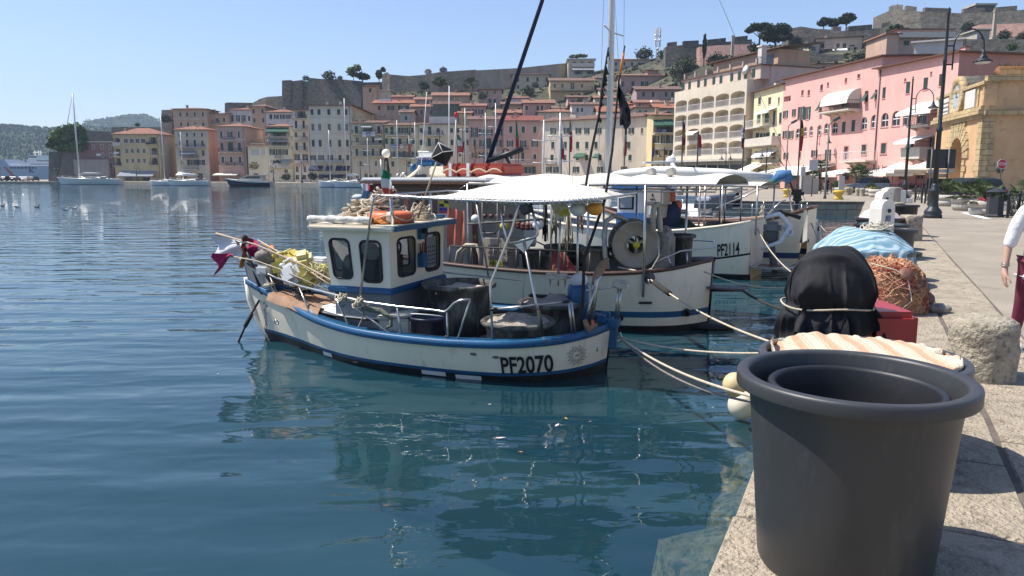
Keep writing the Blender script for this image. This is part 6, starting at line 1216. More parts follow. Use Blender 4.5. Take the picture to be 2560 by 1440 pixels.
q=MB();a,b_=P2(1088,390,.1),P2(1040,418,.1);w_=abs(a.x-b_.x);cx_=(a.x+b_.x)/2;q.m(WPL);q.rbox((cx_,0,a.z-.02+.0),(w_,.34,.16),.07);q.m(B_BLUE);q.rbox((cx_-.02,0,a.z-.14),(w_*.9,.33,.12),.03);q.m(CREAM);q.rbox((cx_-.35,0,a.z-.3),(.45,.4,.2),.04)
o=on2('roof_canister','white and blue canister lettered EURO on the wheelhouse roof','canister',q)
text_mesh('EURO',.1,SU,lambda u,v:Vector((cx_+.12-u*1.15,.174,a.z-.085+v*.8)),.003,'lettering',o)
q=MB().m(BLACKP);q.tube([P2(975,455,.5),P2(966,395,.5)],.03,7);q.m(CREAM);c=P2(965,384,.5);q.ell(c,(.085,.085,.09),14,10);on2('antenna_dome','cream dome antenna on a black post at the front of the wheelhouse roof','antenna',q)
q=MB().m(STEEL);q.tube([P2(1000,450,.2),P2(1003,436,.2),P2(1012,433,.2),P2(1016,445,.2)],.03,7);q.m(CREAM);q.tube([P2(1020,445,.3),P2(1045,425,.3),P2(1050,415,.3)],.03,6);q.m(STEEL);q.tube([P2(1045,450,.0),P2(1048,420,.0),P2(1093,402,.0)],.012,6);q.m(NAVY);q.rbox(P2(1052,440,.3),(.2,.2,.06),.02);q.m(B_BLUE);q.lathe([(.06,-.1),(.07,0),(.06,.08)],P2(1033,420,-.2),12);on2('anchor_gear','spotlight, folded anchor and blue drum jumbled on the wheelhouse roof','deck gear',q)
q=MB().m(WHITE);q.tube([P2(1050,448,.2),P2(1067,230,.2)],.008,5);on2('whip_antenna','thin white whip antenna leaning right above the wheelhouse','antenna',q)
q=MB().m(WHITE);q.tube([P2(1122,440,.2),P2(1123,215,.2)],.01,5);on2('whip_antenna','upright white whip antenna beside the red lantern','antenna',q)
q=MB().m(WHITE);q.tube([P2(1134,410,.2),P2(1140,300,.2)],.01,5);q.m(SR);q.lathe([(.03,0),(.035,.08),(.02,.1)],P2(1140,294,.2),10);on2('mast_light','red lantern on a white stick above the radar reflector','lantern',q)
q=MB().m(B_BLUE);q.extr([P2(905,505,.9),P2(920,505,.9),P2(926,478,.9),P2(918,476,.9)],(0,.1,0));q.m(SR);c=P2(928,472,.9);q.lathe([(.05,-.06),(.055,0),(.05,.06),(.03,.075)],c,12);q.m(WPL);q.box(P2(920,466,.85),(.05,.08,.16));q.m(mat('grey_inflatable',(.4,.42,.43),.6));q.ell(P2(897,494,.9),(.16,.1,.07));on2('bow_lantern','red lantern on a blue bracket at the front of the wheelhouse','lantern',q)
for i,(px_,py_)in enumerate(((1628,431),(1678,430))):
 q=MB().m(TAPE);p=P2(px_,py_,.4);q.rbox(p,(.14,.16,.12),.02,ry=.3);q.m(STEEL);q.tube([p-Vector((0,0,.05)),p-Vector((0,0,.22))],.012,5);on2('floodlight',('left' if i==0 else 'right')+' of the two square floodlights on the stern end of the long canopy','floodlight',q)
q=MB().m(PINKC);a,b_=P2(1120,518,1.1),P2(1164,530,1.1);q.grid([[a.lerp(b_,j/8)+Vector((0,.05*sin(j*1.7+i*.3),-.66*i/8*(1 if j>0 else 1.1)+.02*sin(j*2)))for j in range(9)]for i in range(9)]);on2('tarpaulin','salmon orange tarpaulin hanging beside the signal flags','tarpaulin',q)
q=MB().m(PINKC);a,b_=P2(1052,524,1.2),P2(1092,535,1.2);q.grid([[a.lerp(b_,j/6)+Vector((0,.03*sin(j*1.7),-.14*i/4))for j in range(7)]for i in range(5)]);on2('tarpaulin','folded salmon cover behind the orange lifebuoy','tarpaulin',q)
rnd=random.Random(6)
for(px_,py0,py1,w_,m_,lb)in((1388,515,590,.1,ROPE,'bundle of pale lines hanging left of the yellow scuffed sheet'),(1420,525,632,.12,ROPE,'long skein of pale lines hanging under the long canopy'),(1452,520,580,.09,mat('tan_line',(.34,.24,.16),.95,0,.3,20),'short tan skein of line hanging near the orange float'),(1364,505,600,.06,ROPED,'dark skein of line hanging under the middle of the canopy')):
 q=MB().m(m_);a,b_=P2(px_,py0,1.15),P2(px_,py1,1.15)
 for k in range(16):
  dx,dy=rnd.uniform(-w_,w_)*.6,rnd.uniform(-.06,.06);q.tube([a+Vector((dx*.3,dy,0)),a.lerp(b_,.5)+Vector((dx,dy,0)),b_+Vector((dx*1.2,dy,rnd.uniform(-.05,.2))),a.lerp(b_,.6)+Vector((dx*.5,dy,0))],.008,4)
 on2('line_skein',lb,'rope',q,'skeins of line hung under the long canopy')
for(px_,py_,r_,m_,lb)in((1189,547,.075,WPL,'small white float tied to the left canopy post'),(1345,562,.09,WPL,'white float hanging behind the triangular bracket'),(1262,564,.085,YEL,'yellow float hanging behind the V-shaped pole'),(1430,470,.06,YEL,'small yellow float high under the long canopy')):
 q=MB().m(m_);q.ell(P2(px_,py_,1.25),(r_*1.1,r_,r_),16,10);q.m(ROPE);p=P2(px_,py_,1.25);q.tube([p+Vector((0,0,r_)),p+Vector((0,0,r_+.3))],.006,4);on2('float',lb,'float',q,'floats hung under the long canopy')
q=MB().m(mat('dark_red_float',(.13,.05,.045),.6,0,.25,6));a,b_=P2(1285,560,1.1),P2(1332,568,1.1)
for k in range(10):p=a.lerp(b_,(k%5)/4)+Vector((0,0,.04*(k//5)-.03*sin((k%5)/4*pi)));q.ell(p,(.06,.05,.05),10,7)
for k in range(6):q.ell(P2(1212+k*16,540,1.1),(.05,.04,.04),8,6)
on2('float_string','string of dark red net floats slung along the deck rail','net floats',q)
q=MB().m(B_GREY);q.m(mat('tan_sign_board',(.43,.36,.28),.8,0,.1,3));a,b_=P2(1208,595,1.05),P2(1268,672,1.05);x0,x1=b_.x,a.x;q.b(x0,x1,.6,1.05,b_.z,a.z);q.m(SY);z_=b_.z+.04;q.b(x0+.08,x1-.12,1.051,1.056,z_,z_+.1);o=on2('sign_box','tan painted box with black lettering and a yellow strip on deck','box',q)
for i,(s_,z,h_)in enumerate((('N.2 OSPITI',.36,.055),('A NOTRAL PESC',.24,.07),('035 56',.145,.07))):text_mesh(s_,h_*1.3,BLET,lambda u,v,z=z:Vector((x1-.1-u*.8,1.056,b_.z+z+v)),.002,'lettering',o)
text_mesh('INFO PESCATO !',.07,BLET,lambda u,v:Vector((x1-.14-u*.75,1.06,z_+.025+v)),.002,'lettering',o)
for(px_,py0,py1,r_,y_,lb)in((1410,612,684,.3,.5,'stack of black tubs behind the red net'),(1492,618,684,.22,.7,'black tub left of the net drum'),(1340,625,684,.26,.3,'black tub half hidden behind the triangular bracket'),(1700,585,612,.22,-.3,'black tub right of the beige winch cover')):
 q=MB();c=P2(px_,py0,y_);tub(q,(c.x,c.y),r_*.88,r_,.56,c.z,TUBD)
 if 'stack' in lb:tub(q,(c.x+.03,c.y),r_*.98,r_*1.08,.56,c.z-.14,TUBD);tub(q,(c.x-.25,c.y+.2),r_*.9,r_,.56,c.z-.3,TUBD)
 on2('tub',lb,'tub',q,'tubs on the large white boat')
q=MB().m(mat('dull_red_net',(.3,.07,.06),.95,0,.3,9));a=P2(1385,628,1.3);b_=P2(1412,628,1.3);q.grid([[a.lerp(b_,j/6)+Vector((-(i/6)*.05*(j-1),.03*sin(j*2+i),-.34*i/6))for j in range(7)]for i in range(7)]);on2('fishing_net','dull red net hanging over the deck rail','fishing net',q)
q=MB().m(HOSE);q.tube([P2(*p)for p in((1138,668,1.2),(1145,630,1.2),(1165,612,1.2),(1190,612,1.2),(1200,640,1.2),(1200,670,1.2))],.03,8);q.tube([P2(*p)for p in((1150,668,1.15),(1156,632,1.15),(1172,618,1.15))],.03,8);on2('hose','thick pale hose looped on deck below the orange tarpaulin','hose',q)
q=MB().m(WPL);q.lathe([(.0,-.2),(.1,-.19),(.12,-.1),(.12,.1),(.1,.18),(.0,.2)],P2(1325,590,.2),14);on2('fender','white cylindrical fender standing on deck behind the red floats','fender',q)
a=HP2(1633,712);b_=gp(1900,885,1.05);M2=Matrix.Translation(O2)@Matrix.Rotation(A2,4,'Z');aw=M2@HP2(1625,697)
#  mooring lines of both big boats
def line(label,a,b_,s,r,m,name='mooring_line',extra=None):
 q=MB().m(m);pts=sag(a,b_,s,20);q.tube(pts,r,6)
 if extra:q.m(ROPED);q.tube(pts[1:5],r*3,7)
 return tag(q.build(name),label,'mooring line')
M1=Matrix.Translation(BO)@Matrix.Rotation(BA,4,'Z')
e1=Vector((*qe(2.6,.1),QZ+.02));e2=Vector((*qe(4.4,.1),QZ+.05));e4=Vector((*qe(9.5,.1),QZ+.1))
ring=M1@Vector((-.12,.03,.44))
line('pale rope from the PF2070 stern ring down to the quay fenders',ring,e1,.12,.014,ROPE);line('darker rope alongside the pale one from the same stern ring',ring,e1+Vector((.05,.15,-.05)),.2,.012,mat('grey_line',(.2,.18,.15),.95,0,.3,20))
line('thin rope from the stern ring to the blanket-covered tub',ring,e2,.1,.011,ROPE)
line('line with a thick black snubber from the white boat fairlead to the quay',aw,Vector((*qe(4.5,.0),QZ)),.12,.014,ROPE,extra=1)
q0=M2@Vector((-.5,.1,.66));line('black rope from the stern bracket of the large boat',q0,Vector((*qe(6.6,0),QZ)),.08,.02,ROPED);line('second mooring line crossing behind the black snubber',M2@Vector((.3,.3,1.05)),e4,.25,.012,ROPE)
#  PF2114 and its neighbours
O3=(6.15,19.0,0);A3=atan2(.5,-.85);F3=Facade(O3,A3);b3=thing('fishing_boat','white boat lettered PF2114 with a small blue and white wheelhouse, third from the quay front','fishing boat',O3,A3)
H3=Hull([(0,.8,1.42),(.05,.95,1.41),(.8,1.15,1.28),(2,1.25,1.15),(4,1.2,1.15),(5.5,.85,1.3),(7,.06,1.6)],-.4,.2,.4,.02)
H3 .build([(lambda x:H3 .zs(x),lambda x:H3 .zs(x)-.76,B_WHITE),(lambda x:H3 .zs(x)-.76,lambda x:H3 .zs(x)-.81,SB),(lambda x:H3 .zs(x)-.81,lambda x:.12,B_WHITE),(lambda x:.12,lambda x:-.38,B_BLK)],b3);H3 .cap(B_WHITE,b3,.1,.03,'rail_cap',.02,.03);H3 .deck(.6,B_GREY,b3)
q=MB().m(B_WHITE);q.grid([[(0,.8*f*H3 .g(0,z),z)for f in(-1,0,1)]for z in(-.3,0,.5,1.0,1.42)]);q.build('transom',b3)
def P3(px,py,y):x,z=F3(px,py,y);return Vector((x,y,z))
def HP3(px,py):
 y=1.0
 for _ in range(8):x,z=F3(px,py,y);y=H3 .w(max(0,min(x,6.9)),z)
 return x,z
xl,zl=HP3(1793,641);xr,zr_=HP3(1862,633);sl3=(zr_-zl)/(xl-xr);ww=(xl-xr)
text_mesh('PF2114',.42,BLET,(lambda f:(lambda u,v:f(u*ww/1.526,v)))(lambda u,v:Vector((xl-u,H3 .w(xl-u,zl+v+sl3*u)+.014,zl+v+sl3*u))),.008,'lettering',b3)
q=MB().m(STEEL);q.b(-.85,-.02,-.7,.75,.28,.33);q.tube([(-.85,.75,.3),(-.95,0,.3),(-.85,-.7,.3)],.03,7);q.m(WOODB);q.b(-.7,-.15,.1,.6,.331,.34);q.build('swim_platform',b3)
x0,x1=P3(1612,520,.8).x,P3(1543,520,.8).x;z1=P3(1580,474,.8).z
q=MB().m(WHITE);q.b(x0,x1,-.8,.8,1.55,z1);q.m(mat('boat_blue',(.03,.13,.34),.5,0,.1,3));q.b(x0-.02,x1+.02,-.82,.82,.6,1.55);q.rbox(((x0+x1)/2,0,z1+.06),(x1-x0+.25,1.9,.13),.04);q.m(RUBR);a,b_=P3(1548,475,.81),P3(1584,524,.81);xa,xb=sorted((a.x,b_.x));za_,zb_=sorted((a.z,b_.z));q.rbox(((xa+xb)/2,.805,(za_+zb_)/2),(xb-xa,.03,zb_-za_),.012);q.m(mat('reflective_pane',(.3,.33,.35),.1));q.rbox(((xa+xb)/2,.815,(za_+zb_)/2),(xb-xa-.07,.03,zb_-za_-.07),.01);q.build('wheelhouse',b3)
zc3=P3(1770,464,.9).z;c0,c1=P3(1902,455,.9).x,P3(1640,468,.9).x
q=MB().m(CANVASW);q.grid([[(c0+(c1-c0)*i/12,.95-1.9*j/8,zc3+.09*sin(pi*j/8))for j in range(9)]for i in range(13)]);q.build('canopy',b3,fix=False)
q=MB().m(STEEL)
for px_ in(1747,1760,1803,1890):x=P3(px_,560,.93).x;q.tube([(x,.93,1.1),(x,.93,zc3)],.022,6);q.tube([(x,-.93,1.1),(x,-.93,zc3)],.022,6)
q.tube([(c0,.93,zc3-.01),(c1,.93,zc3-.01)],.02,6);q.tube([(c0,-.93,zc3-.01),(c1,-.93,zc3-.01)],.02,6);q.build('canopy_frame',b3)
def on3(name,label,cat,mb,group=None,O=O3,A=A3):
 o=mb.build(name);o.location=O;o.rotation_euler=(0,0,A);return tag(o,label,cat,group)
q=MB().m(mat('tan_cabinet',(.45,.38,.29),.7,0,.1,3));p=P3(1642,490,.9);q.rbox(p,(.55,.5,.42),.02);q.rbox(p+Vector((0,.24,0)),(.42,.04,.3),.01);q.m(BLET);q.box(p+Vector((.02,.265,.03)),(.03,.01,.07));q.box(p+Vector((.02,.265,-.07)),(.14,.01,.02));on3('instrument_box','tan instrument box on a post beside the blue wheelhouse','box',q)
q=MB().m(mat('tan_cabinet2',(.43,.37,.29),.7,0,.1,3));p=P3(1640,528,.9);q.rbox(p,(.45,.5,.33),.02);q.m(WHITE);q.box(p+Vector((-.03,.26,.02)),(.25,.02,.2));q.m(LEAD);q.tube([P3(1615,465,.9),P3(1615,600,.9)],.04,6);on3('instrument_box','lower tan box with a white panel under the instrument box','box',q)
q=MB().m(ORG);p=P3(1678,500,.4);q.ell(p,(.12,.12,.3),10,8,f=lambda p:p*(1+.3*NZ.noise(p*6)));q.ell(p+Vector((-.18,.0,-.15)),(.12,.1,.15),10,7);on3('life_jacket','orange life jacket hanging under the PF2114 canopy','life jacket',q)
q=MB().m(mat('dark_blue_tarp',(.015,.03,.07),.7,0,.3,4));q.ell(P3(1678,545,.5),(.25,.22,.42),14,10,f=lambda p:p*(1+.25*NZ.noise(p*4)));on3('tarpaulin','dark blue tarpaulin bundle beside the instrument boxes','tarpaulin',q)
q=MB();p=P3(1700,575,.2);tub(q,(p.x,p.y),.4,.48,.62,1.22,TUBD);q.m(mat('dark_green_net',(.02,.05,.03),.95,0,.3,9));heap(q,(p.x,p.y),.44,1.18,.25,q.mats[-1],4);on3('tub','black tub of dark green net on the PF2114 boat','tub',q)
q=MB();p=P3(1827,566,-.2);tub(q,(p.x,p.y),.5,.58,.65,p.z+.1,TUBD);on3('tub','wide shallow black tub under the right end of the PF2114 canopy','tub',q)
ob=thing('outboard_motor','grey outboard motor with rope draped over it behind the PF2114 stern','outboard motor',O3,A3)
q=MB().m(LEAD);q.rbox((-.35,.15,1.05),(.35,.25,.3),.04);q.tube([(-.35,.15,.95),(-.45,.15,.3),(-.5,.15,.1)],[.08,.09,.06],8);q.lathe([(0,-.04),(.14,-.03),(.14,.03),(0,.04)],(-.55,.15,.22),10);q.build('leg',ob);q=MB().m(mat('grey_cowl',(.2,.2,.2),.5));q.rbox((-.38,.15,1.25),(.42,.28,.3),.08);q.build('cowl',ob)
q=MB().m(CLW);q.tube([(-.25,.4,1.5),(-.55,.3,1.6),(-.8,.2,1.3),(-.6,.3,.9),(-.2,.5,.75)],[.05,.07,.07,.06,.04],8);coil_pile(q,(-.75,.2,1.05),.18,.1,.35,10,.02,7);q.m(ROPED);q.tube([(-.2,.2,1.5),(-.6,.3,1.65),(-1.0,.1,1.5)],.05,7);on3('rope_bundle','white and black ropes bundled over the grey outboard','rope',q)
O4=(8.35,21.2,0);A4=atan2(.5,-.86);b4=thing('work_boat','white boat with a varnished rail and blue waterline stripe behind PF2114','boat',O4,A4)
H4=Hull([(0,.75,1.62),(.05,.9,1.6),(1,1.15,1.35),(3,1.25,1.15),(5,.9,1.25),(6.6,.05,1.55)],-.4,.25,.4,.3)
H4 .build([(lambda x:H4 .zs(x),lambda x:.42,B_WHITE),(lambda x:.42,lambda x:.26,mat('navy_stripe',(.02,.05,.16),.5)),(lambda x:.26,lambda x:.1,B_WHITE),(lambda x:.1,lambda x:-.38,B_BLK)],b4);H4 .cap(B_WOOD,b4,.12,.05,'rail_cap',.03,.06);H4 .deck(.7,B_GREY,b4)
q=MB().m(B_WHITE);q.grid([[(0.0,.75*f*H4 .g(0,z),z)for f in(-1,0,1)]for z in(-.3,0,.5,1.0,1.6)]);q.m(B_WOOD);q.tube([(0,.8,1.64),(0,-.8,1.64)],.05,6);q.m(LEAD);q.ell((.0,.5,.75),(.03,.06,.06));q.build('transom',b4)
def yacht(label,stern,head,L,B,fb,mast_at,mast_h,m_hull=None,boom=True,stripe=None,sail=CANVASW,group=None,genoa=None,cover=None,dark=False,name='sailing_yacht',spread=2,mr=None,hullm=None):
 O=Vector((*stern,0));A=atan2(head[1],head[0]);y=thing(name,label,'sailing boat',O,A,group)
 H=Hull([(0,B*.3,fb*.95),(.04*L,B*.36,fb*.95),(.3*L,B*.5,fb*.95),(.55*L,B*.48,fb),(.8*L,B*.27,fb*1.1),(L,.03,fb*1.22)],-.5,.3,L*.08,-L*.02)
 hm=hullm or mat('yacht_white_gelcoat',(.68,.68,.67),.3,0,.03,2);sm=stripe or hm
 H.build([(lambda x:H.zs(x),lambda x:fb*.72,hm),(lambda x:fb*.72,lambda x:fb*.55,sm),(lambda x:fb*.55,lambda x:.1,hm),(lambda x:.1,lambda x:-.48,SU if not dark else B_BLK)],y,n=24)
 dk=MB().m(mat('pale_deck',(.66,.64,.6),.7,0,.08,2));xs=[.0+L*.995*i/20 for i in range(21)];dk.grid([[(x,H.b(x)*.98,H.zs(x)-.01),(x,0,H.zs(x)+.06),(x,-H.b(x)*.98,H.zs(x)-.01)]for x in xs]);dk.add([(0,H.b(0),H.zs(0)),(0,-H.b(0),H.zs(0)),(0,-H.b(0)*.8,-.2),(0,H.b(0)*.8,-.2)],[(0,1,2,3)]);dk.build('deck',y)
 cb=MB().m(WPL);z=fb;cb.grid([[(L*(.28+.36*i/8),B*.26*cos(pi*j/8)*(1-.25*i/8),z+.05+.42*min(1,sin(pi*j/8)*1.6)*(1-.75*(i/8)**2))for j in range(9)]for i in range(9)]);cb.m(GLASS);cb.b(L*.32,L*.52,B*.235,B*.256,z+.14,z+.3);cb.b(L*.32,L*.52,-B*.256,-B*.235,z+.14,z+.3);cb.build('coachroof',y)
 rg=MB().m(STEEL)
 for sg in(1,-1):
  for k in range(9):x=L*(.03+.92*k/8);rg.tube([(x,sg*H.b(x)*.96,H.zs(x)),(x,sg*H.b(x)*.96,H.zs(x)+.6)],.014,5)
  for zz in(.6,.32):rg.tube([(L*(.03+.92*k/24),sg*H.b(L*(.03+.92*k/24))*.96,H.zs(L*(.03+.92*k/24))+zz)for k in range(25)],.008,4)
 rg.build('guard_rail',y)
 mx=L*mast_at;r_=mr or L*.0075;zt=mast_h
 m=MB().m(mat('alloy_mast',(.62,.62,.6),.4,.2,.05,2));m.tube([(mx,0,fb),(mx,0,zt*.6),(mx,0,zt)],[r_,r_,r_*.7],10)
 for k in range(spread):zz=fb+(zt-fb)*(.42+.3*k if spread>1 else.5);m.tube([(mx-.1,B*.32,zz+.05),(mx,0,zz),(mx-.1,-B*.32,zz+.05)],.03,6)
 m.m(LEAD);m.tube([(mx,0,zt),(mx-.1,0,zt+.7)],.01,4);m.build('mast',y)
 rg=MB().m(mat('rigging_wire',(.25,.25,.25),.5,.5));w=.008 if L<14 else.012
 rg.tube([(mx,0,zt),(.1,0,fb)],w,4);rg.tube([(mx,0,zt),(L*.99,0,fb*1.2)],w,4)
 for sg in(1,-1):rg.tube([(mx,0,zt*.98),(mx-.1,sg*B*.33,fb+(zt-fb)*.55),(mx-.1,sg*B*.45,fb)],w,4);rg.tube([(mx,0,zt*.6),(mx-.3,sg*B*.44,fb)],w,4)
 rg.build('rigging',y)
 if boom:
  m=MB().m(mat('boom_white',(.6,.6,.58),.5));bz=fb+1.35;bl_=boom if isinstance(boom,float)else L*.38
  m.tube([(mx,0,bz),(mx-bl_,0,bz+.05)],.09,8);m.m(sail);m.tube([(mx-.1,0,bz+.22),(mx-bl_*.3,0,bz+.3),(mx-bl_*.7,0,bz+.22),(mx-bl_*.97,0,bz+.12)],[.1,.2,.17,.08],8);m.build('boom',y)
 if genoa:m=MB().m(genoa);m.tube([(L*.985,0,fb*1.25+.5),(L*.985+(mx-L*.985)*.5,0,fb+(zt-fb)*.5),(mx+.15,0,zt*.97)],[.1 if L>11 else.05,.085 if L>11 else.045,.03],7);m.build('furled_genoa',y)
 m=MB().m(GLASS);m.grid([[(L*(.2+.1*i/4),B*.27*cos(pi*j/8),fb+.35+.55*sin(pi*j/8)*(1-.3*i/4))for j in range(9)]for i in range(5)]);m.build('spray_hood',y)
 return y,H
NAVS=mat('navy_hull_stripe',(.012,.02,.09),.4)
ys,HY=yacht('white sailing yacht with navy stripe and the tall mast rising out of the picture',(10.5,26.3),(-.905,.425),13.4,3.6,1.02,.56,17.2,stripe=NAVS,boom=6.2,genoa=mat('navy_genoa_sleeve',(.012,.014,.035),.8,0,.2,3),mr=.125)
FY=Facade((10.5,26.3,0),atan2(.425,-.905))
def PY(px,py,y=0):x,z=FY(px,py,y);return Vector((x,y,z))
def ony(name,label,cat,mb,group=None):
 o=mb.build(name);o.location=(10.5,26.3,0);o.rotation_euler=(0,0,atan2(.425,-.905));return tag(o,label,cat,group)
q=MB().m(BLACKP);q.tube([PY(1223,400),PY(1262,388),PY(1306,372)],.12,6);q.tube([PY(1265,392),PY(1288,440)],.07,6);q.tube([PY(1255,385),PY(1262,370),PY(1271,376)],.03,6);ony('bow_anchor','black anchor and furling drum at the foot of the navy furled sail','anchor',q)
q=MB().m(STEEL);q.tube([PY(1700,556,1),PY(1958,440,.3)],.02,5);q.tube([PY(1710,558,-1),PY(1968,445,-.3)],.02,5);q.tube([PY(1790,520,1),PY(1962,448,.5)],.018,5);q.tube([PY(1905,550,1),PY(1950,505,.6),PY(1965,500,.5)],.02,5);q.tube([PY(1985,550,.5),PY(1963,440,.3)],.025,6);q.tube([PY(2000,560,-.3),PY(1972,445,.0)],.025,6);ony('stern_arch','stainless stern arch and backstays of the tall-masted yacht','stern arch',q)
q=MB().m(CLB);q.m(mat('blue_patterned_cloth',(.06,.16,.32),.9,0,.4,7,c2=(.25,.3,.3),f2=.6,s2=12));q.tube([PY(1930,455,.3),PY(1950,440,.3),PY(1968,440,.3),PY(1976,455,.3)],[.1,.22,.24,.1],9);q.m(GRN);q.tube([PY(1925,460,.3),PY(1942,450,.3)],[.1,.17],8);ony('flag_bundle','blue and green cloth bundled on top of the stern arch','cloth',q)
q=MB().m(FG);a,b_=PY(1948,392,.3),PY(1972,440,.3);q.grid([[a.lerp(b_,i/8)+Vector((-.1*j*(i/8),.03*sin(i+j),-.05*j))for j in range(4)]for i in range(9)]);ony('flag','thin green flag trailing above the blue cloth bundle','flag',q)
om=thing('outboard_motor','black outboard motor clamped to the stern arch of the tall-masted yacht','outboard motor',(10.5,26.3,0),atan2(.425,-.905))
q=MB().m(BLACKP);p=PY(1994,484,.2);q.rbox(p,(.42,.3,.3),.09);q.rbox(p+Vector((0,0,-.2)),(.3,.25,.12),.03);q.build('cowl',om);q=MB().m(BLACKP);q.tube([p+Vector((0,0,-.2)),p+Vector((.03,0,-.7)),p+Vector((.0,0,-1.05))],[.07,.06,.04],8);q.lathe([(0,-.03),(.1,-.02),(.1,.02),(0,.03)],p+Vector((-.1,0,-.98)),8,Matrix.Rotation(pi/2,4,'Y'));q.tube([p+Vector((.12,0,0)),p+Vector((.3,.1,.5)),p+Vector((.4,.1,.75))],.04,6);q.build('leg',om)
q=MB().m(WPL);q.rbox(PY(1760,512,.6),(.5,.3,.6),.05);q.m(ROPE);coil_pile(q,PY(1905,540,.7),.1,.08,.55,8,.015,3);q.m(LEAD);q.lathe([(.12,0),(.1,.1),(.13,.2),(.1,.22)],PY(1790,548,.9),12);q.lathe([(.1,0),(.08,.08),(.1,.15)],PY(1845,558,.9),12);q.m(BLACKP);coil_pile(q,PY(1950,577,1.0),.2,.12,.12,8,.02,5);ony('deck_gear','winches, white locker and rope coils on the tall-masted yacht deck','deck gear',q)
q=MB().m(WPL);q.ell((9.9,25.3,.35),(.22,.22,.35),14,10);o=q.build('fender');tag(o,'white fender hanging at the stern corner of the tall-masted yacht','fender')
for k in range(3):
 line(('upper','middle','lower')[k]+' of the stern lines from the tall-masted yacht to the quay',Vector((10.3+.05*k,25.9-.4*k,.95-.1*k)),Vector((*qe(18.3+k*.8,.05),QZ+.05)),.15+.05*k,.012,ROPED if k!=1 else ROPE)
line('stern line of the PF2114 boat to the quay',(6.1,18.9,1.2),(*qe(8.2,.1),QZ+.1),.3,.013,ROPE);line('stern line of the varnished-rail boat',(8.3,21.1,1.2),(*qe(11.8,.1),QZ+.2),.25,.013,ROPED)
def motor(label,stern,head,L,B,fb,hullm,topm=WPL,fly=True,group=None,dark=None):
 O=Vector((*stern,0));A=atan2(head[1],head[0]);y=thing('motor_yacht',label,'motor boat',O,A,group)
 H=Hull([(0,B*.45,fb*.9),(.1*L,B*.48,fb*.9),(.5*L,B*.5,fb),(.8*L,B*.33,fb*1.25),(L,.03,fb*1.5)],-.5,.25,L*.12,0)
 H.build([(lambda x:H.zs(x),lambda x:H.zs(x)-fb*.22,dark or hullm),(lambda x:H.zs(x)-fb*.22,lambda x:.12,hullm),(lambda x:.12,lambda x:-.48,B_BLK)],y,n=24)
 dk=MB().m(topm);xs=[L*.995*i/20 for i in range(21)];dk.grid([[(x,H.b(x)*.98,H.zs(x)-.02),(x,-H.b(x)*.98,H.zs(x)-.02)]for x in xs]);dk.add([(0,H.b(0),H.zs(0)),(0,-H.b(0),H.zs(0)),(0,-H.b(0)*.8,-.2),(0,H.b(0)*.8,-.2)],[(0,1,2,3)]);dk.build('deck',y)
 q=MB().m(topm);z=fb;h=L*.11
 P=[(L*.16,z),(L*.16,z+h),(L*.5,z+h),(L*.66,z+h*.35),(L*.72,z+.05)];w=B*.36
 q.extr([(a,-w,c)for a,c in P],(0,2*w,0));q.build('cabin',y);q=MB().m(GLASS)
 for s_ in(w+.004,-w-.004):q.poly([(L*.2,s_,z+h*.45),(L*.2,s_,z+h*.85),(L*.48,s_,z+h*.85),(L*.6,s_,z+h*.42)])
 q.poly([(L*.51,-w*.9,z+h*.95),(L*.51,w*.9,z+h*.95),(L*.655,w*.9,z+h*.38),(L*.655,-w*.9,z+h*.38)]);q.build('window',y)
 q=MB().m(topm);q.rbox((L*.3,0,z+h+.08),(L*.42,B*.85,.14),.05)
 if fly:q.tube([(L*.12,-w,z+h),(L*.2,-w,z+h*1.9),(L*.2,w,z+h*1.9),(L*.12,w,z+h)],.14,7);q.rbox((L*.27,0,z+h*2.05),(L*.25,B*.7,.1),.04);q.m(STEEL);q.tube([(L*.2,0,z+h*1.9),(L*.18,0,z+h*2.7)],.04,5);q.m(topm);q.ell((L*.2,.4,z+h*2.25),(.3,.3,.22),10,7)
 q.build('flybridge',y);return y
motor('white motor yacht with a raked radar arch behind the long canopy',(11.2,46.5),(-.99,.08),8.2,3.2,1.45,WPL)
FL='boats moored along the far quay'
yacht('big white sloop with a furled grey mainsail at the left end of the far quay',((312-1280)/FPX*222,222),(-1,.0),18.5,4.6,1.75,.645,at(208,233,222).z,boom=7.0,sail=mat('grey_sail',(.5,.5,.48),.9),genoa=ROPED,group=FL,mr=.2)
yacht('white ketch-like yacht with the mast left of the pair behind the beige-grey house',((452-1280)/FPX*205,205),(-.86,.25),9,3,1.1,.45,at(434,290,205).z,group=FL,mr=.12,boom=False)
yacht('white yacht with a pilot house and fenders in front of the beige-grey house',((530-1280)/FPX*198,198),(-1,.06),11,3.4,1.3,.62,at(462,330,198).z,group=FL,mr=.12)
motor('dark navy motor boat with a cream cabin in front of the pink harbour house',((686-1280)/FPX*184,184),(-1,.05),11.5,3.6,1.35,mat('navy_hull',(.008,.01,.03),.25),CANVAS,False,FL,WPL)
yacht('white sloop with a white sail cover in front of the tall palazzo',((868-1280)/FPX*172,172),(-.97,.15),6.5,2.6,1.2,.55,at(827,325,172).z,group=FL,mr=.09,boom=False)
yacht('white sloop with the tallest mast right of the tall palazzo',((925-1280)/FPX*169,169),(-.96,.1),8.0,2.8,1.2,.62,at(856,245,169).z,group=FL,mr=.1)
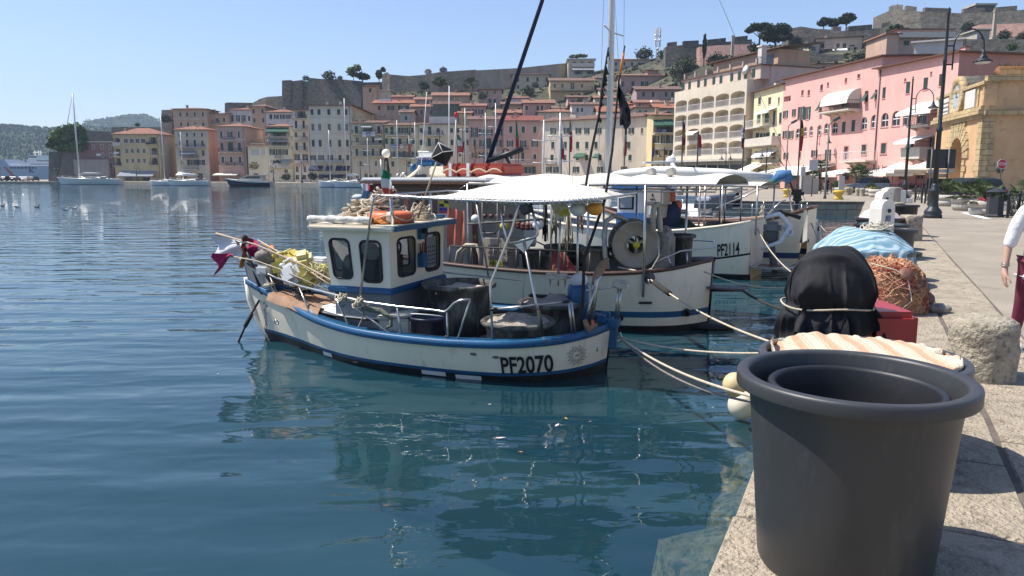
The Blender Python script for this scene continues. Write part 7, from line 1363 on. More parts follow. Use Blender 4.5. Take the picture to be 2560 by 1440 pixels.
for(px_,pt,Y,L,lb)in((925,345,145,8,'small sloop half hidden left of the antenna dome'),(998,300,128,9,'sloop whose mast crosses the yellowish house'),(1042,305,122,9,'sloop whose mast stands right of the blue laundry'),(1165,270,112,10,'sloop whose mast stands left of the dusky pink house'),(1215,282,100,9,'sloop whose mast stands before the dark-shuttered dusky pink house'),(1240,258,95,11,'sloop with twin spreaders before the dusky pink house'),(1358,300,60,9,'sloop whose mast stands left of the long cream house'),(1398,282,53,10,'sloop whose mast crosses the left part of the long cream house')):
 X=(px_-1280)/FPX*Y;yacht(lb,(X+L*.045,Y-L*.45),(-.1,1),L,2.8,1.1,.45,at(px_,pt,Y).z,group='sloops moored in the middle of the harbour',boom=(px_ in(998,1240)),genoa=(ROPED if px_%2 else None),mr=.07)
fy=470;x0,x1=(16-1280)/FPX*fy,(150-1280)/FPX*fy;fe=thing('ferry','large white car ferry with a slanted red stripe moored beyond the far quay','ferry',(x0,fy,0),0)
FBL=mat('ferry_pale_blue_hull',(.36,.4,.46),.6,0,.04,.1);u=pxs(fy);L_=x1-x0
zf=lambda py:at(60,py,fy).z
q=MB().m(FBL);q.extr([(0,0,0),(L_,0,0),(L_,0,zf(415)),(24*u,0,zf(415)),(18*u,0,zf(408)),(11*u,0,zf(398)),(0,0,zf(398)),(-1*u,0,zf(405)),(2*u,0,zf(425))],(0,16,0));q.build('hull',fe)
q=MB().m(mat('ferry_red',(.4,.07,.03),.6));q.poly([(7*u,-.05,zf(417)),(15*u,-.05,zf(417)),(38*u,-.05,zf(442)),(28*u,-.05,zf(442))]);q.build('stripe',fe)
q=MB().m(SB)
for k in range(7):q.b((24+9*k)*u,(31+9*k)*u,-.06,0,zf(421.5),zf(417.5))
q.b(88*u,90*u,-.06,0,zf(424),zf(418));q.build('window_row',fe)
text_mesh('BL',9*u*1.38,SU,lambda a,b_:Vector((70*u+a,-.08,zf(431)+b_)),.12,'lettering',fe)
q=MB().m(WHITE);q.b(44*u,L_,2,14,zf(415),zf(406));q.b(58*u,L_,2.5,13.5,zf(406),zf(398));q.b(64*u,L_,3,13,zf(398),zf(388));q.add([(44*u,1.9,zf(406)),(58*u,1.9,zf(398)),(58*u,1.9,zf(406)),(44*u,14,zf(406)),(58*u,14,zf(398)),(58*u,14,zf(406))],[(0,1,2),(3,4,5),(0,1,4,3)]);q.m(GLASS);q.b(64.5*u,85*u,2.9,2.99,zf(393.5),zf(390.5));q.b(86*u,L_,2.4,2.49,zf(403),zf(401));q.m(SHG);q.b(70*u,L_,1.9,1.99,zf(412),zf(409));q.build('superstructure',fe)
q=MB().m(WHITE)
for a in(70,79,84):q.tube([(a*u,8,zf(388)),(a*u,8,zf(376))],.35,5);q.tube([((a-4)*u,8,zf(380)),((a+4)*u,8,zf(380))],.25,4)
q.build('radar_mast',fe)
#  tubs and gear on the near quay
TUBG=mat('grey_tub_plastic',(.036,.037,.038),.45,0,.16,1.6,c2=(.07,.068,.064),f2=.56,w2=.2,s2=5,st=(1.6,1.6,.5));TUBK=mat('black_tub_plastic',(.012,.012,.013),.5,0,.25,4,c2=(.06,.06,.06),f2=.64,w2=.06,s2=22)
def qtub(name,label,x,y,r0,r1,h,m,lip=.045,z=QZ+.012,group=None,tilt=(0,0)):
 h_=h;mb=MB().m(m);mb.lathe([(0,0),(r0*.97,0),(r0,.025),(r0+(r1-r0)*.35,h*.4),(r0+(r1-r0)*.75,h*.8),(r1-.007,h-.062),(r1-.006,h-.060),(r1+lip-.006,h-.060),(r1+lip-.001,h-.058),(r1+lip,h-.053),(r1+lip,h-.014),(r1+lip-.002,h-.006),(r1+lip-.008,h),(r1+lip-.012,h+.001),(r1+.006,h+.001),(r1-.004,h-.003),(r1-.008,h-.012),(r1-.009,h-.016),(r1-.028,h-.1),(r0-.03,.06),(r0-.05,.04),(0,.04)],(0,0,0),72)
 o=mb.build(name);o.location=(x,y,z);o.rotation_euler=(tilt[0],tilt[1],0);return tag(o,label,'tub',group)
X0,Y0=1.41,3.05
qtub('tub','big dark grey tub with a wide rim in the right foreground',X0,Y0,.345,.418,.83,TUBG)
qtub('tub','black inner tub nested inside the big dark grey tub',X0-.005,Y0-.02,.30,.32,.735,TUBK,.024,QZ+.065,tilt=(.0,.01))
X1,Y1=2.07,4.40
qtub('tub','wide low grey tub with a striped blanket in it, just behind the big grey tub',X1,Y1,.47,.535,.59,mat('slate_tub_plastic',(.045,.05,.056),.4,0,.12,2,c2=(.1,.1,.1),f2=.66,w2=.1,s2=6))
BLK=stripes('woven_blanket',[(0,(.62,.52,.38)),(.14,(.6,.5,.36)),(.17,(.58,.34,.2)),(.3,(.6,.37,.23)),(.33,(.63,.54,.4)),(.36,(.55,.42,.26)),(.39,(.64,.55,.42)),(.42,(.52,.42,.28)),(.45,(.64,.55,.42)),(.62,(.63,.53,.4)),(.65,(.6,.36,.22)),(.68,(.64,.54,.4)),(.71,(.6,.36,.22)),(.82,(.58,.36,.22)),(.86,(.5,.42,.28)),(.9,(.63,.54,.42)),(1,(.62,.52,.38))],.34,0,.95,.12,.006)
o=cloth_mesh('blanket',CL_BLANKET,BLK,(X1,Y1-.01,QZ+.035));o.scale=(.94,.94,1);o.rotation_euler=(0,0,-.12);tag(o,'cream and salmon striped woven blanket heaped in the wide low tub','blanket')
bx,by=2.3,5.48
q=MB().m(mat('grey_barrel',(.085,.09,.1),.45,0,.15,2,c2=(.14,.15,.16),f2=.6,s2=5));q.lathe([(0,0),(.26,0),(.27,.03),(.285,.2),(.29,.23),(.28,.25),(.285,.45),(.28,.6),(.275,.64),(.27,.66),(.24,.74),(0,.745)],(0,0,0),36);o=q.build('barrel');o.location=(bx,by,QZ+.01);tag(o,'grey plastic barrel under a black cloth','barrel')
BCL=mat('black_cover_cloth',(.012,.012,.014),.8,0,.3,3,c2=(.035,.035,.038),f2=.6,s2=5,bump=.006,bs=14,spec=.35)
N=BCL.node_tree.nodes;L=BCL.node_tree.links;wv=N.new('ShaderNodeTexWave');wv.inputs['Scale'].default_value=1.1;wv.inputs['Distortion'].default_value=9;wv.inputs['Detail'].default_value=2.5;wv.inputs['Detail Scale'].default_value=.9;wv.bands_direction='DIAGONAL'
tc=N.new('ShaderNodeTexCoord');L.new(tc.outputs['Object'],wv.inputs['Vector']);b2_=N.new('ShaderNodeBump');b2_.inputs['Distance'].default_value=.07;L.new(wv.outputs[0],b2_.inputs['Height']);L.new(N['Bump'].outputs[0],b2_.inputs['Normal']);L.new(b2_.outputs[0],N['Principled BSDF'].inputs['Normal'])
for r in CL_BLACK:
 for p in r:
  k=max(0,1-abs(p.z-.71)/.09);rr=hypot(p.x,p.y);f=1-.13*k*k*(3-2*k)if rr>.3 else 1;p.x*=f;p.y*=f
o=cloth_mesh('cover_cloth',CL_BLACK,BCL,(bx,by,QZ+.03));o.scale=(.86,.86,.97);tag(o,'bulging black cloth tied over the grey barrel','cloth')
q=MB().m(ROPE);q.tube([(bx+.315*cos(a),by+.315*sin(a),QZ+.725+.012*sin(a*3))for a in[k*2*pi/40 for k in range(41)]],.007,6);tag(q.build('cord'),'pale cord tied round the black cloth','cord')
RED=mat('chipped_red_paint',(.34,.02,.022),.32,0,.08,2,c2=(.1,.055,.055),f2=.63,w2=.02,s2=5)
q=MB().m(RED);q.rbox((0,0,.335),(.35,.62,.66),.045);o=q.build('metal_chest');o.location=(2.79,5.7,QZ+.01);o.rotation_euler=(0,0,-.06);tag(o,'chipped red metal box beside the grey barrel','box')
def netheap(name,label,c,r,h,m,seed,nl,rows_=12,strands=260):
 q=MB().m(m);rnd=random.Random(seed);n=44;rws=[]
 f_=lambda a,t_:(1-t_**2.2)
 for i in range(rows_+1):
  t_=i/rows_;rr=r*(cos(t_*pi/2)**.7)if t_<1 else 0
  rws.append([(rr*cos(2*pi*j/n)*(1+.25*NZ.noise(Vector((cos(2*pi*j/n)*1.3,sin(2*pi*j/n)*1.3,seed+t_)))),rr*sin(2*pi*j/n)*(1+.25*NZ.noise(Vector((cos(2*pi*j/n)*1.3,sin(2*pi*j/n)*1.3,seed+t_)))),h*sin(t_*pi/2)**.9+.06*NZ.fractal(Vector((cos(2*pi*j/n)*4,sin(2*pi*j/n)*4,t_*4+seed)),1,2,4))for j in range(n)])
 q.grid(rws,True)
 for k in range(strands):
  i=rnd.randrange(0,rows_-1);j=rnd.randrange(n);pts=[]
  for s_ in range(7):
   p=Vector(rws[i][j]);o_=Vector((p.x,p.y,p.z*.6)).normalized()*rnd.uniform(.004,.035);pts.append(p+o_);i=max(0,min(rows_-1,i+rnd.choice((-1,0,1))));j=(j+rnd.choice((-2,-1,1,2)))%n
  q.tube(pts,rnd.uniform(.002,.0045),3)
 o=q.build(name);o.location=c;return tag(o,label,'fishing net')
NETO=mat('orange_net',(.8,.45,.27),.95,0,.3,9,c2=(.6,.13,.08),f2=.53,w2=.1,s2=3.5,bump=.03,bs=45);
nx,ny=gp(2190,775).x+.1,gp(2190,775).y
netheap('fishing_net','big heap of orange and red fishing net behind the red box',(nx,ny,QZ),.5,.62,NETO,2,1,strands=1500)
q=MB().m(RUSTY);
MF=mat('brown_net_float',(.2,.09,.06),.6,0,.2,6)
for i,(dx,dy,dz)in enumerate(((.02,-.42,.5),(.48,-.1,.16))):
 q=MB().m(MF);q.lathe([(.02,-.03),(.075,-.025),(.085,0),(.075,.025),(.02,.03)],(nx+dx,ny+dy,QZ+dz),14,Matrix.Rotation(R(60),4,'X'));tag(q.build('net_float'),('upper' if i==0 else 'lower')+' of the two brown disc floats on the orange net heap','float','floats on the orange net')
q=MB().m(ROPE);q.tube([(nx-.35,ny-.3,QZ+.62),(nx-.1,ny-.42,QZ+.55),(nx+.02,ny-.46,QZ+.46),(nx+.06,ny-.52,QZ+.2),(nx-.1,ny-.55,QZ+.08),(nx-.5,ny-.4,QZ+.3)],.009,6);tag(q.build('float_line'),'pale line looping down the front of the orange net heap','rope')
q=MB().m(NETC);q.ell((nx+.55,ny-.25,QZ+.06),(.14,.1,.07));tag(q.build('rag'),'small beige rag at the right foot of the orange net heap','rag')
BG='fishermen tubs along the quay edge'
def atq(px,py):p=gp(px,py);return p.x,p.y
x,y=5.42,11.6;qtub('tub','wide dark tub heaped with a pale blue striped cloth',x,y,.52,.64,.52,TUBG,group=BG);x2,y2=6.0,11.2;qtub('tub','small dark tub tucked right of the blue cloth tub',6.15,12.1,.26,.32,.44,TUBK,group=BG)
BLU=stripes('blue_striped_cloth',[(0,(.16,.3,.37)),(.2,(.22,.37,.43)),(.28,(.46,.52,.53)),(.4,(.19,.34,.41)),(.5,(.08,.16,.24)),(.58,(.28,.42,.47)),(.78,(.42,.49,.5)),(.84,(.17,.32,.39)),(1,(.16,.3,.37))],.2,1,.9,.25)
o=cloth_mesh('cover_cloth',CL_BLUE,BLU,(x-.05,y,QZ+.03));tag(o,'pale blue wave-striped cloth covering a tub of nets','cloth')
q=MB().m(mat('pale_line',(.5,.47,.38),.95,0,.2,20));coil_pile(q,(x+.15,y-.05,QZ+.84),.3,.25,.08,26,.009,9)
tag(q.build('rope_tangle'),'tangle of pale line on top of the blue striped cloth','rope')
for(px_,py_,r_,h_,lb)in((2236,645,.36,.58,'round dark tub right behind the blue cloth tub'),(2200,622,.55,.56,'wide dark mesh-topped tub with a flat rim behind the blue cloth'),(2195,600,.56,.58,'dark tub holding a white and pink cloth bundle behind the pedestal'),(2254,590,.36,.85,'tall narrow dark bin right of the pedestal')):
 x,y=atq(px_,py_);qtub('tub',lb,x,y,r_*.86,r_,h_,TUBG if 'dark tub' in lb else TUBK,.04,group=BG)
 if 'white' in lb:q=MB();heap(q,(0,0),.5,0,.3,mat('white_pink_cloth',(.55,.48,.45),.95,0,.15,4,c2=(.45,.22,.2),f2=.58,s2=4),6,rough=.06);o=q.build('cloth_bundle');o.location=(x,y,QZ+.58);tag(o,'white and pink cloth bundle in a dark tub behind the pedestal','cloth')
 if 'mesh' in lb:q=MB();heap(q,(0,0),.5,0,.06,mat('teal_net',(.03,.06,.065),.95,0,.3,9),7,rough=.04);o=q.build('net');o.location=(x,y,QZ+.55);tag(o,'dark teal net filling the flat rimmed tub','fishing net')
STN=mat('rough_granite',(.36,.315,.235),.95,0,.3,9,c2=(.16,.14,.11),f2=.52,w2=.12,s2=16,bump=.035,bs=30)
def stone(name,label,x,y,prof,n=36,cat='bollard',seed=0,sq=0):
 mb=MB().m(STN);rows=[]
 pr=[]
 for(a,b_)in zip(prof[:-1],prof[1:]):
  for k in range(4):t_=k/4;pr.append((a[0]+(b_[0]-a[0])*t_,a[1]+(b_[1]-a[1])*t_))
 pr.append(prof[-1])
 for r,z in pr:
  row=[]
  for j in range(n):
   a=2*pi*j/n;k=1/max(abs(cos(a)),abs(sin(a)))if sq else 1;rr=r*(1+(k-1)*sq);d=.02*NZ.fractal(Vector((rr*cos(a)*6,rr*sin(a)*6,z*6+seed)),1,2,4);row.append(((rr+d)*cos(a),(rr+d)*sin(a),z+d*.6))
  rows.append(row)
 mb.grid(rows,True);o=mb.build(name);o.location=(x,y,QZ);return tag(o,label,cat)
stone('stone_bollard','rough round granite bollard in the right foreground',3.86,6.1,[(.262,-.05),(.258,.2),(.25,.42),(.235,.485),(.2,.51),(0,.515)],48)
x,y=atq(2274,602);stone('stone_block','squat square stone block among the far tubs',x,y,[(.22,-.05),(.22,.6),(.2,.66),(0,.67)],32,'stone block',3,.8)
x,y=atq(2236,524);stone('stone_block','short round stone block behind the pedestals',x,y,[(.42,-.05),(.42,.3),(.38,.36),(0,.37)],32,'stone block',5,.3)
q=MB().m(mat('cast_concrete',(.36,.33,.29),.9,0,.12,3));q.lathe([(.42,0),(.44,.02),(.44,.95),(.42,1.0),(.36,1.0),(.34,.95),(.34,.1),(0,.1)],(0,0,0),30);x,y=atq(2229,511);o=q.build('concrete_ring');o.location=(x,y,QZ);tag(o,'upright concrete cylinder left of the far lamp post','concrete cylinder')
q=MB().m(WPL);q.rbox((0,0,.4),(.5,.4,.8),.03);q.rbox((.45,-.1,.15),(.4,.4,.3),.03);x,y=atq(2250,508);o=q.build('meter_box');o.location=(x,y,QZ);tag(o,'low white service box beside the concrete cylinder','box')
PEDM=mat('cream_pedestal_plastic',(.7,.66,.58),.4,0,.05,2);SOCK=mat('grey_socket',(.2,.23,.26),.5)
def pedestal(label,x,y,rz,s=1.0):
 t=thing('power_pedestal',label,'power pedestal',(x,y,QZ),rz,'white power pedestals on the quay');q=MB().m(PEDM)
 pts=[(-.17,0),(-.17,1.02),(-.155,1.1),(-.11,1.16),(-.04,1.19),(.06,1.19),(.12,1.165),(.155,1.1),(.165,1.02),(.165,0)];q.extr([(a,-.15,b_)for a,b_ in pts],(0,.3,0));q.b(-.2,.2,-.18,.18,0,.06);q.build('body',t)
 for z,m in((.98,0),(.83,1),(.62,0),(.47,1)):
  q=MB().m(WPL if not m else SOCK);q.rbox((.0,-.155,z),(.13,.02,.12),.008);q.m(BLACKP if not m else mat('socket_flap',(.12,.2,.28),.3));q.lathe([(.0,.03),(.035,.03),(.04,.015),(.04,0)],(0,-.16,z),12,Matrix.Rotation(pi/2,4,'X'))if not m else q.rbox((0,-.168,z),(.08,.015,.07),.006);q.build('socket',t)
 return t
pedestal('nearest of the white power pedestals, standing in front of the pink cloth tub',7.28,15.0,.35)
pedestal('middle one of the three white power pedestals in line',11.15,23.0,.35);pedestal('farthest of the three white power pedestals',14.35,29.3,.35)
for i,(px_,py_,z_,r_,lb)in enumerate(((1832,962,.45,.115,'yellowed round fender hanging on the quay wall above the white one'),(1850,1012,.16,.14,'white round fender touching the water by the quay wall'))):
 d=ray(px_+4,py_);t_=(z_-CAMZ)/d.z;c=Vector((d.x*t_,d.y*t_,z_));q=MB().m(mat('yellowed_fender',(.62,.47,.24),.5,0,.15,4,c2=(.3,.22,.12),f2=.6,s2=7)if i==0 else mat('white_fender',(.7,.64,.5),.5,0,.1,4,c2=(.3,.26,.2),f2=.62,s2=7));q.ell(c,(r_,r_,r_*1.08),24,16);q.m(ROPE);q.tube([c+Vector((0,0,r_)),(*qe((c.y-2.96)/.9037,.05),QZ+.02)],.01,5);tag(q.build('fender'),lb,'fender','round fenders on the quay wall')
 #  street lamps
LMP=mat('grey_green_lamp_iron',(.028,.034,.036),.45,.3,.1,3)
def lamp(label,x,y,h,rz=0,arms=1,s=1.0,group='cast iron street lamps'):
 t=thing('street_lamp',label,'street lamp',(x,y,QZ),rz,group);q=MB().m(LMP)
 q.lathe([(.34,0),(.34,.12),(.3,.16),(.33,.22),(.3,.3),(.2,.42),(.17,.5),(.165,1.0),(.19,1.04),(.19,1.1),(.14,1.16),(.13,1.3),(.1,1.36)],(0,0,0),20)
 q.lathe([(.095,1.3),(.09,h*.42),(.115,h*.42+.03),(.115,h*.42+.12),(.075,h*.42+.2),(.065,h*.75),(.08,h*.75+.02),(.06,h*.75+.1),(.045,h-.25),(.07,h-.2),(.03,h-.1),(.05,h-.05),(0,h+.05)],(0,0,0),14);q.build('post',t)
 for k in range(arms):
  sg=1 if k==0 else-1;q=MB().m(LMP);R_=.58*s if arms==1 else.3
  x0=.3*sg if arms==1 else 0;z0=h-1.4 if arms==1 else h-.5
  q.tube([(x0,0,z0-.9 if arms==1 else z0-.3),(x0,0,z0)]+[(x0+sg*R_*(1-cos(a)),0,z0+R_*1.1*sin(a))for a in[pi*i/10 for i in range(1,11)]]+[(x0+sg*2*R_,0,z0-.15)],.03,7)
  if arms==1:q.tube([(0,0,z0),(x0,0,z0)],.03,6);q.tube([(0,0,z0-.7),(x0,0,z0-.7)],.03,6)
  ar=q.build('arm',t);q=MB().m(LMP);c=(x0+sg*2*R_,0,z0-.15);q.lathe([(.04,.02),(.07,-.05),(.09,-.16),(.1,-.22),(.14,-.24),(.16,-.3),(.34*s,-.42),(.35*s,-.46),(.3*s,-.455)],c,18);q.m(WPL);q.lathe([(.3*s,-.45),(.24*s,-.5),(0,-.53)],c,16);q.build('lamp_shade',ar)
 return t
p=gp(2331,545);lamp('large cast iron street lamp nearest the camera on the quay',p.x,p.y,8.0)
p=gp(2260,502);lamp('cast iron street lamp by the concrete cylinder, in front of the pink corner palazzo',p.x,p.y,8.1)
p=gp(2036,474);lamp('cast iron street lamp before the white awnings of the long pink palazzo',p.x,p.y,7.6)
p=gp(2095,472);lamp('twin-armed street lamp before the low balcony of the long pink palazzo',p.x,p.y,5.2,0,2)
p=gp(1812,470);lamp('twin-armed street lamp in front of the arcaded hotel',p.x,p.y,5.0,0,2);
p=gp(1913,473);lamp('twin-armed street lamp in front of the narrow yellow house',p.x,p.y,5.2,0,2)
p=gp(1102,462);lamp('twin-armed street lamp seen above the wheelhouse of the large boat',-13.1,140,10,0,2)
for i,(px_,py_)in enumerate(((1655,466),(1020,461),(905,459),(760,459),(690,459),(352,457),(155,455))):
 Y=(2.5-QZ)*FPX/(py_-440)*1.0;Y=min(Y,226)if i>3 else min(Y,150 if i else 100);Y={1655:92,1020:158,905:182,760:188,690:196,352:240,155:243}[px_]
 lamp(['street lamp left of the arcaded hotel','street lamp in front of the straw-coloured house with blue laundry','street lamp in front of the beige house with white laundry','street lamp left of the navy awnings','street lamp in front of the green-awning house','street lamp in front of the yellow apartment block','street lamp in front of the stone bastion'][i],(px_-1280)/FPX*Y,Y,5.0,0,2)
def flood(label,px_,pb,pt,m=LEAD):
 p=gp(px_,pb);h=at(px_,pt,p.y).z-QZ;t=thing('floodlight_pole',label,'floodlight pole',p,0,'grey floodlight poles');q=MB().m(m);q.lathe([(.12,0),(.08,.3),(.05,h)],(0,0,0),10);q.build('pole',t);q=MB().m(m);q.tube([(0,0,h),(.3,0,h+.3)],.04,5);q.rbox((.5,0,h+.42),(.5,.35,.2),.03,ry=-.5);q.build('lamp_head',t)
flood('tall grey floodlight pole in front of the balcony with the barrel awning',2062,497,312);flood('slim grey floodlight pole left of the tricolour flag',1962,486,316)
#  planters, bins, fences
PLC=mat('cast_stone_planter',(.42,.39,.34),.9,0,.12,3,c2=(.25,.23,.2),f2=.6,s2=5)
LEAF={k:mat('foliage_'+k,c,.75,0,.45,.8,spec=.25)for k,c in dict(olive=(.085,.1,.04),dark=(.03,.05,.022),mid=(.055,.085,.03),bright=(.11,.15,.045),ivy=(.11,.17,.05),palm=(.075,.1,.04),dry=(.2,.17,.09),oleander=(.09,.11,.06)).items()}
BARK=mat('tree_bark',(.12,.09,.065),.95,0,.3,4,bump=.02,bs=14);FLOW=mat('pink_petals',(.55,.12,.2),.8,0,.3,9);FLOWR=mat('red_petals',(.55,.05,.06),.8,0,.3,9);FLOWW=mat('white_petals',(.6,.5,.48),.8,0,.2,9);FLOWY=mat('yellow_petals',(.6,.35,.03),.8,0,.2,9)
def fan_palm(mb,c,r,n,seed,m,up=.3):
 """spiky fan leaves radiating from a point"""
 rnd=random.Random(seed);mb.m(m)
 for k in range(n):
  a=rnd.random()*2*pi;e=rnd.uniform(up-.55,1.35);d=Vector((cos(a)*cos(e),sin(a)*cos(e),sin(e)));L=r*rnd.uniform(.55,.8);b_=Vector(c);tip=b_+d*L;mb.tube([b_,b_.lerp(tip,.5)+Vector((0,0,.05*r)),tip],.012*r+.004,3)
  s_=d.cross(Vector((0,0,1)));s_=s_.normalized()if s_.length>.01 else Vector((1,0,0));up_=s_.cross(d)
  for q_ in range(9):
   t_=(q_-4)/4*1.25;f=(d*cos(t_)+s_*sin(t_)).normalized();w=up_*.0+(s_*cos(t_)-d*sin(t_))*.028*r;e_=tip+f*r*.48-Vector((0,0,.14*r*rnd.random()));mb.add([tip-w*.4,tip+w*.4,tip+f*r*.25+w,e_,tip+f*r*.25-w],[(0,1,2,3,4)])
def flowers(mb,c,r,n,seed,m,z=.12):
 rnd=random.Random(seed);mb.m(m)
 for k in range(n):
  p=Vector(c)+Vector((rnd.uniform(-r,r),rnd.uniform(-r,r),rnd.uniform(0,z)));s_=rnd.uniform(.03,.06)
  mb.ell(p,(s_,s_,s_*.8),5,3)
def bush_leaves(mb,c,rad,n,size,seed,m,hollow=.35,flat=0):
 rnd=random.Random(seed);mb.m(m);c=Vector(c)
 for k in range(n):
  d=Vector((rnd.gauss(0,1),rnd.gauss(0,1),rnd.gauss(0,1))).normalized();lump=1+.38*NZ.noise(d*2.1+Vector((seed,0,0)))+.16*NZ.noise(d*5+Vector((0,seed,0)));rr=(hollow+(1-hollow)*rnd.random()**.55)*lump
  p=c+Vector((d.x*rad[0]*rr,d.y*rad[1]*rr,d.z*rad[2]*rr*(1 if d.z>0 else.8)));a=Vector((rnd.gauss(0,1),rnd.gauss(0,1),rnd.gauss(0,.7))).normalized();b_=a.cross(Vector((rnd.gauss(0,1),rnd.gauss(0,1),rnd.gauss(0,1)))).normalized();s_=size*rnd.uniform(.6,1.3)
  mb.add([p-a*s_-b_*s_*.3,p+b_*s_*.55,p+a*s_,p-b_*s_*.6],[(0,1,2,3)])
def planter(label,x,y,r=.62,plant='palm',seed=0,fl=None):
 t=thing('planter',label,'planter',(x,y,QZ),0,'round stone planters on the square');q=MB().m(PLC);q.lathe([(r*.78,0),(r*.92,.05),(r*1.0,.16),(r*1.0,.27),(r*.9,.31),(r*.9,.34),(r*1.03,.38),(r*1.07,.48),(r*1.03,.57),(r*.9,.62),(r*.8,.6),(r*.76,.5),(0,.5)],(0,0,0),30);q.m(mat('planter_soil',(.05,.035,.025),1));q.lathe([(0,.55),(r*.78,.53)],(0,0,0),16);q.build('bowl',t)
 q=MB()
 if plant=='palm':fan_palm(q,(0,0,.6),r*1.5,26,seed,LEAF['palm'],.5)
 elif plant=='bush':bush_leaves(q,(0,0,.75),(r*.75,r*.75,.4),500,.06,seed,LEAF['mid'])
 else:bush_leaves(q,(0,0,.65),(r*.7,r*.7,.15),250,.05,seed,LEAF['bright'])
 q.build('plant',t)
 if fl:q=MB();flowers(q,(-.1,-r*.4,.62),r*.5,26,seed,fl);q.build('blossom',t)
for i,(px_,py_,r_,pl_,fl_,lb)in enumerate(((2366,515,.6,'palm',None,'planter with a bright fan palm right behind the thin sign post'),(2416,526,.66,'palm',FLOW,'planter with a spiky fan palm and pink flowers, second from the litter bin'),(2460,538,.6,'palm',FLOWR,'planter with a fan palm and red flowers half hidden by the litter bin'),(2562,540,.6,'palm',None,'planter cut by the right edge of the picture'),(2106,486,.85,'low',FLOWY,'wide low planter with yellow flowers left of the parked car'),(2176,490,.6,'bush',FLOWY,'planter with a yellow-flowered bush in front of the parked car'),(2192,493,.6,'low',None,'planter touching the bush planter before the car'),(2252,496,.7,'low',FLOW,'planter with pink flowers behind the second street lamp'),(1835,484,.6,'low',FLOWR,'small planter with red flowers on the inner quay'),(1735,482,.6,'low',FLOWR,'planter with red flowers behind the PF2114 canopy'))):
 p=gp(px_,py_);planter(lb,p.x,p.y,r_,pl_,i*3+1,fl_)
x,y=atq(2485,543);t=thing('litter_bin','dark grey six-sided litter bin with a pitched lid','litter bin',(x,y,QZ),.3);q=MB().m(mat('grey_bin_steel',(.035,.038,.042),.45,.2,.1,3));q.lathe([(.36,0),(.36,.08),(.31,.12),(.3,.82),(.0,.82)],(0,0,0),6,smooth=False);q.build('body',t);q=MB().m(q.mats[0]);
for k in range(6):a=k*pi/3;q.tube([(.28*cos(a),.28*sin(a),.82),(.28*cos(a),.28*sin(a),1.0)],.025,5)
q.lathe([(.36,1.0),(.37,1.02),(.0,1.2)],(0,0,0),6,smooth=False);q.build('lid',t)
def fence(label,pts):
 t=thing('iron_fence',label,'fence',(0,0,0),0,'low iron pedestrian fences');P=[gp(*p)for p in pts]
 for p in P:q=MB().m(LMP);q.lathe([(.05,0),(.05,.9),(.065,.92),(.065,.96),(.04,.98),(.06,1.04),(0,1.1)],p,10);q.build('post',t)
 for a,b_ in zip(P[:-1],P[1:]):
  q=MB().m(LMP);q.tube([a+Vector((0,0,.9)),b_+Vector((0,0,.9))],.022,5);q.tube([a+Vector((0,0,.18)),b_+Vector((0,0,.18))],.018,5);d=b_-a;n=3
  for k in range(n):
   c0,c1=a+d*(k/n),a+d*((k+1)/n);q.tube([c0+Vector((0,0,.18)),c1+Vector((0,0,.9))],.014,4);q.tube([c1+Vector((0,0,.18)),c0+Vector((0,0,.9))],.014,4);q.tube([(c0+c1)/2+Vector((0,0,.18)),(c0+c1)/2+Vector((0,0,.9))],.012,4)
  q.build('panel',t)
fence('iron fence panel right of the litter bin',((2518,545),(2545,543),(2590,545)));fence('iron fence panel left of the thin sign post',((2287,506),(2304,508)));fence('iron fence panel behind the base of the large street lamp',((2312,509),(2324,507),(2345,503)));fence('iron fence before the cafe flower boxes',((2224,488),(2246,487),(2270,488)))
fence('iron fence left of the meter cabinets',((2052,484),(2078,483),(2092,483)))
fence('iron railing on the inner quay behind the PF2114 canopy',((1690,476),(1720,477),(1750,477),(1790,478)))
t=thing('sign_board','dark blank display boards on two thin posts behind the large street lamp','sign board',(0,0,0));pa,pb=gp(2331,502),gp(2371,520);Yb=43.0
DKB=mat('dark_board',(.02,.022,.026),.4,0,.2,1);PB=mat('pale_board',(.5,.47,.42),.6,0,.05,1)
for nm,px0,py0,px1,py1,m in(('upper_panel',2320,373,2387,421,DKB),('middle_strip',2320,423,2385,432,PB),('narrow_strip',2326,434,2368,444,mat('tan_strip',(.5,.33,.18),.6)),('lower_panel',2318,446,2386,470,DKB)):
 a,b_=at(px0,py0,Yb),at(px1,py1,Yb);q=MB().m(m);q.b(a.x,b_.x,Yb,Yb+.06,b_.z,a.z);q.build(nm,t)
for px_,top in((2331,372),(2374,372)):a=at(px_,top,Yb-.08);q=MB().m(LEAD);q.tube([(a.x,Yb-.08,QZ),(a.x,Yb-.08,a.z)],.045,7);q.build('post',t)
p=at(2505,410,52);t=thing('stop_sign','red octagonal STOP sign on a grey pole by the ochre gate','traffic sign',(p.x,52,QZ));q=MB().m(LEAD);q.tube([(0,.03,0),(0,.03,p.z-QZ+.3)],.035,8);q.build('pole',t);hz_=p.z-QZ
q=MB().m(WHITE);q.lathe([(0,.02),(.345,.02),(.345,0),(0,0)],(0,0,hz_),8,Matrix.Rotation(pi/2,4,'X')@Matrix.Rotation(pi/8,4,'Z'),False);q.m(mat('sign_red',(.5,.02,.03),.4));q.lathe([(0,.026),(.315,.026),(.315,.015)],(0,0,hz_),8,Matrix.Rotation(pi/2,4,'X')@Matrix.Rotation(pi/8,4,'Z'),False);pl=q.build('sign_plate',t)
text_mesh('STOP',.26,WHITE,lambda u,v:Vector((u-.3,-.03,hz_-.09+v)),.006,'lettering',pl);q=MB().m(LEAD);q.lathe([(0,0),(.3,0),(.3,.02),(0,.02)],(-.06,.09,hz_-.32),14,Matrix.Rotation(pi/2,4,'X'));q.build('round_sign_back',t)
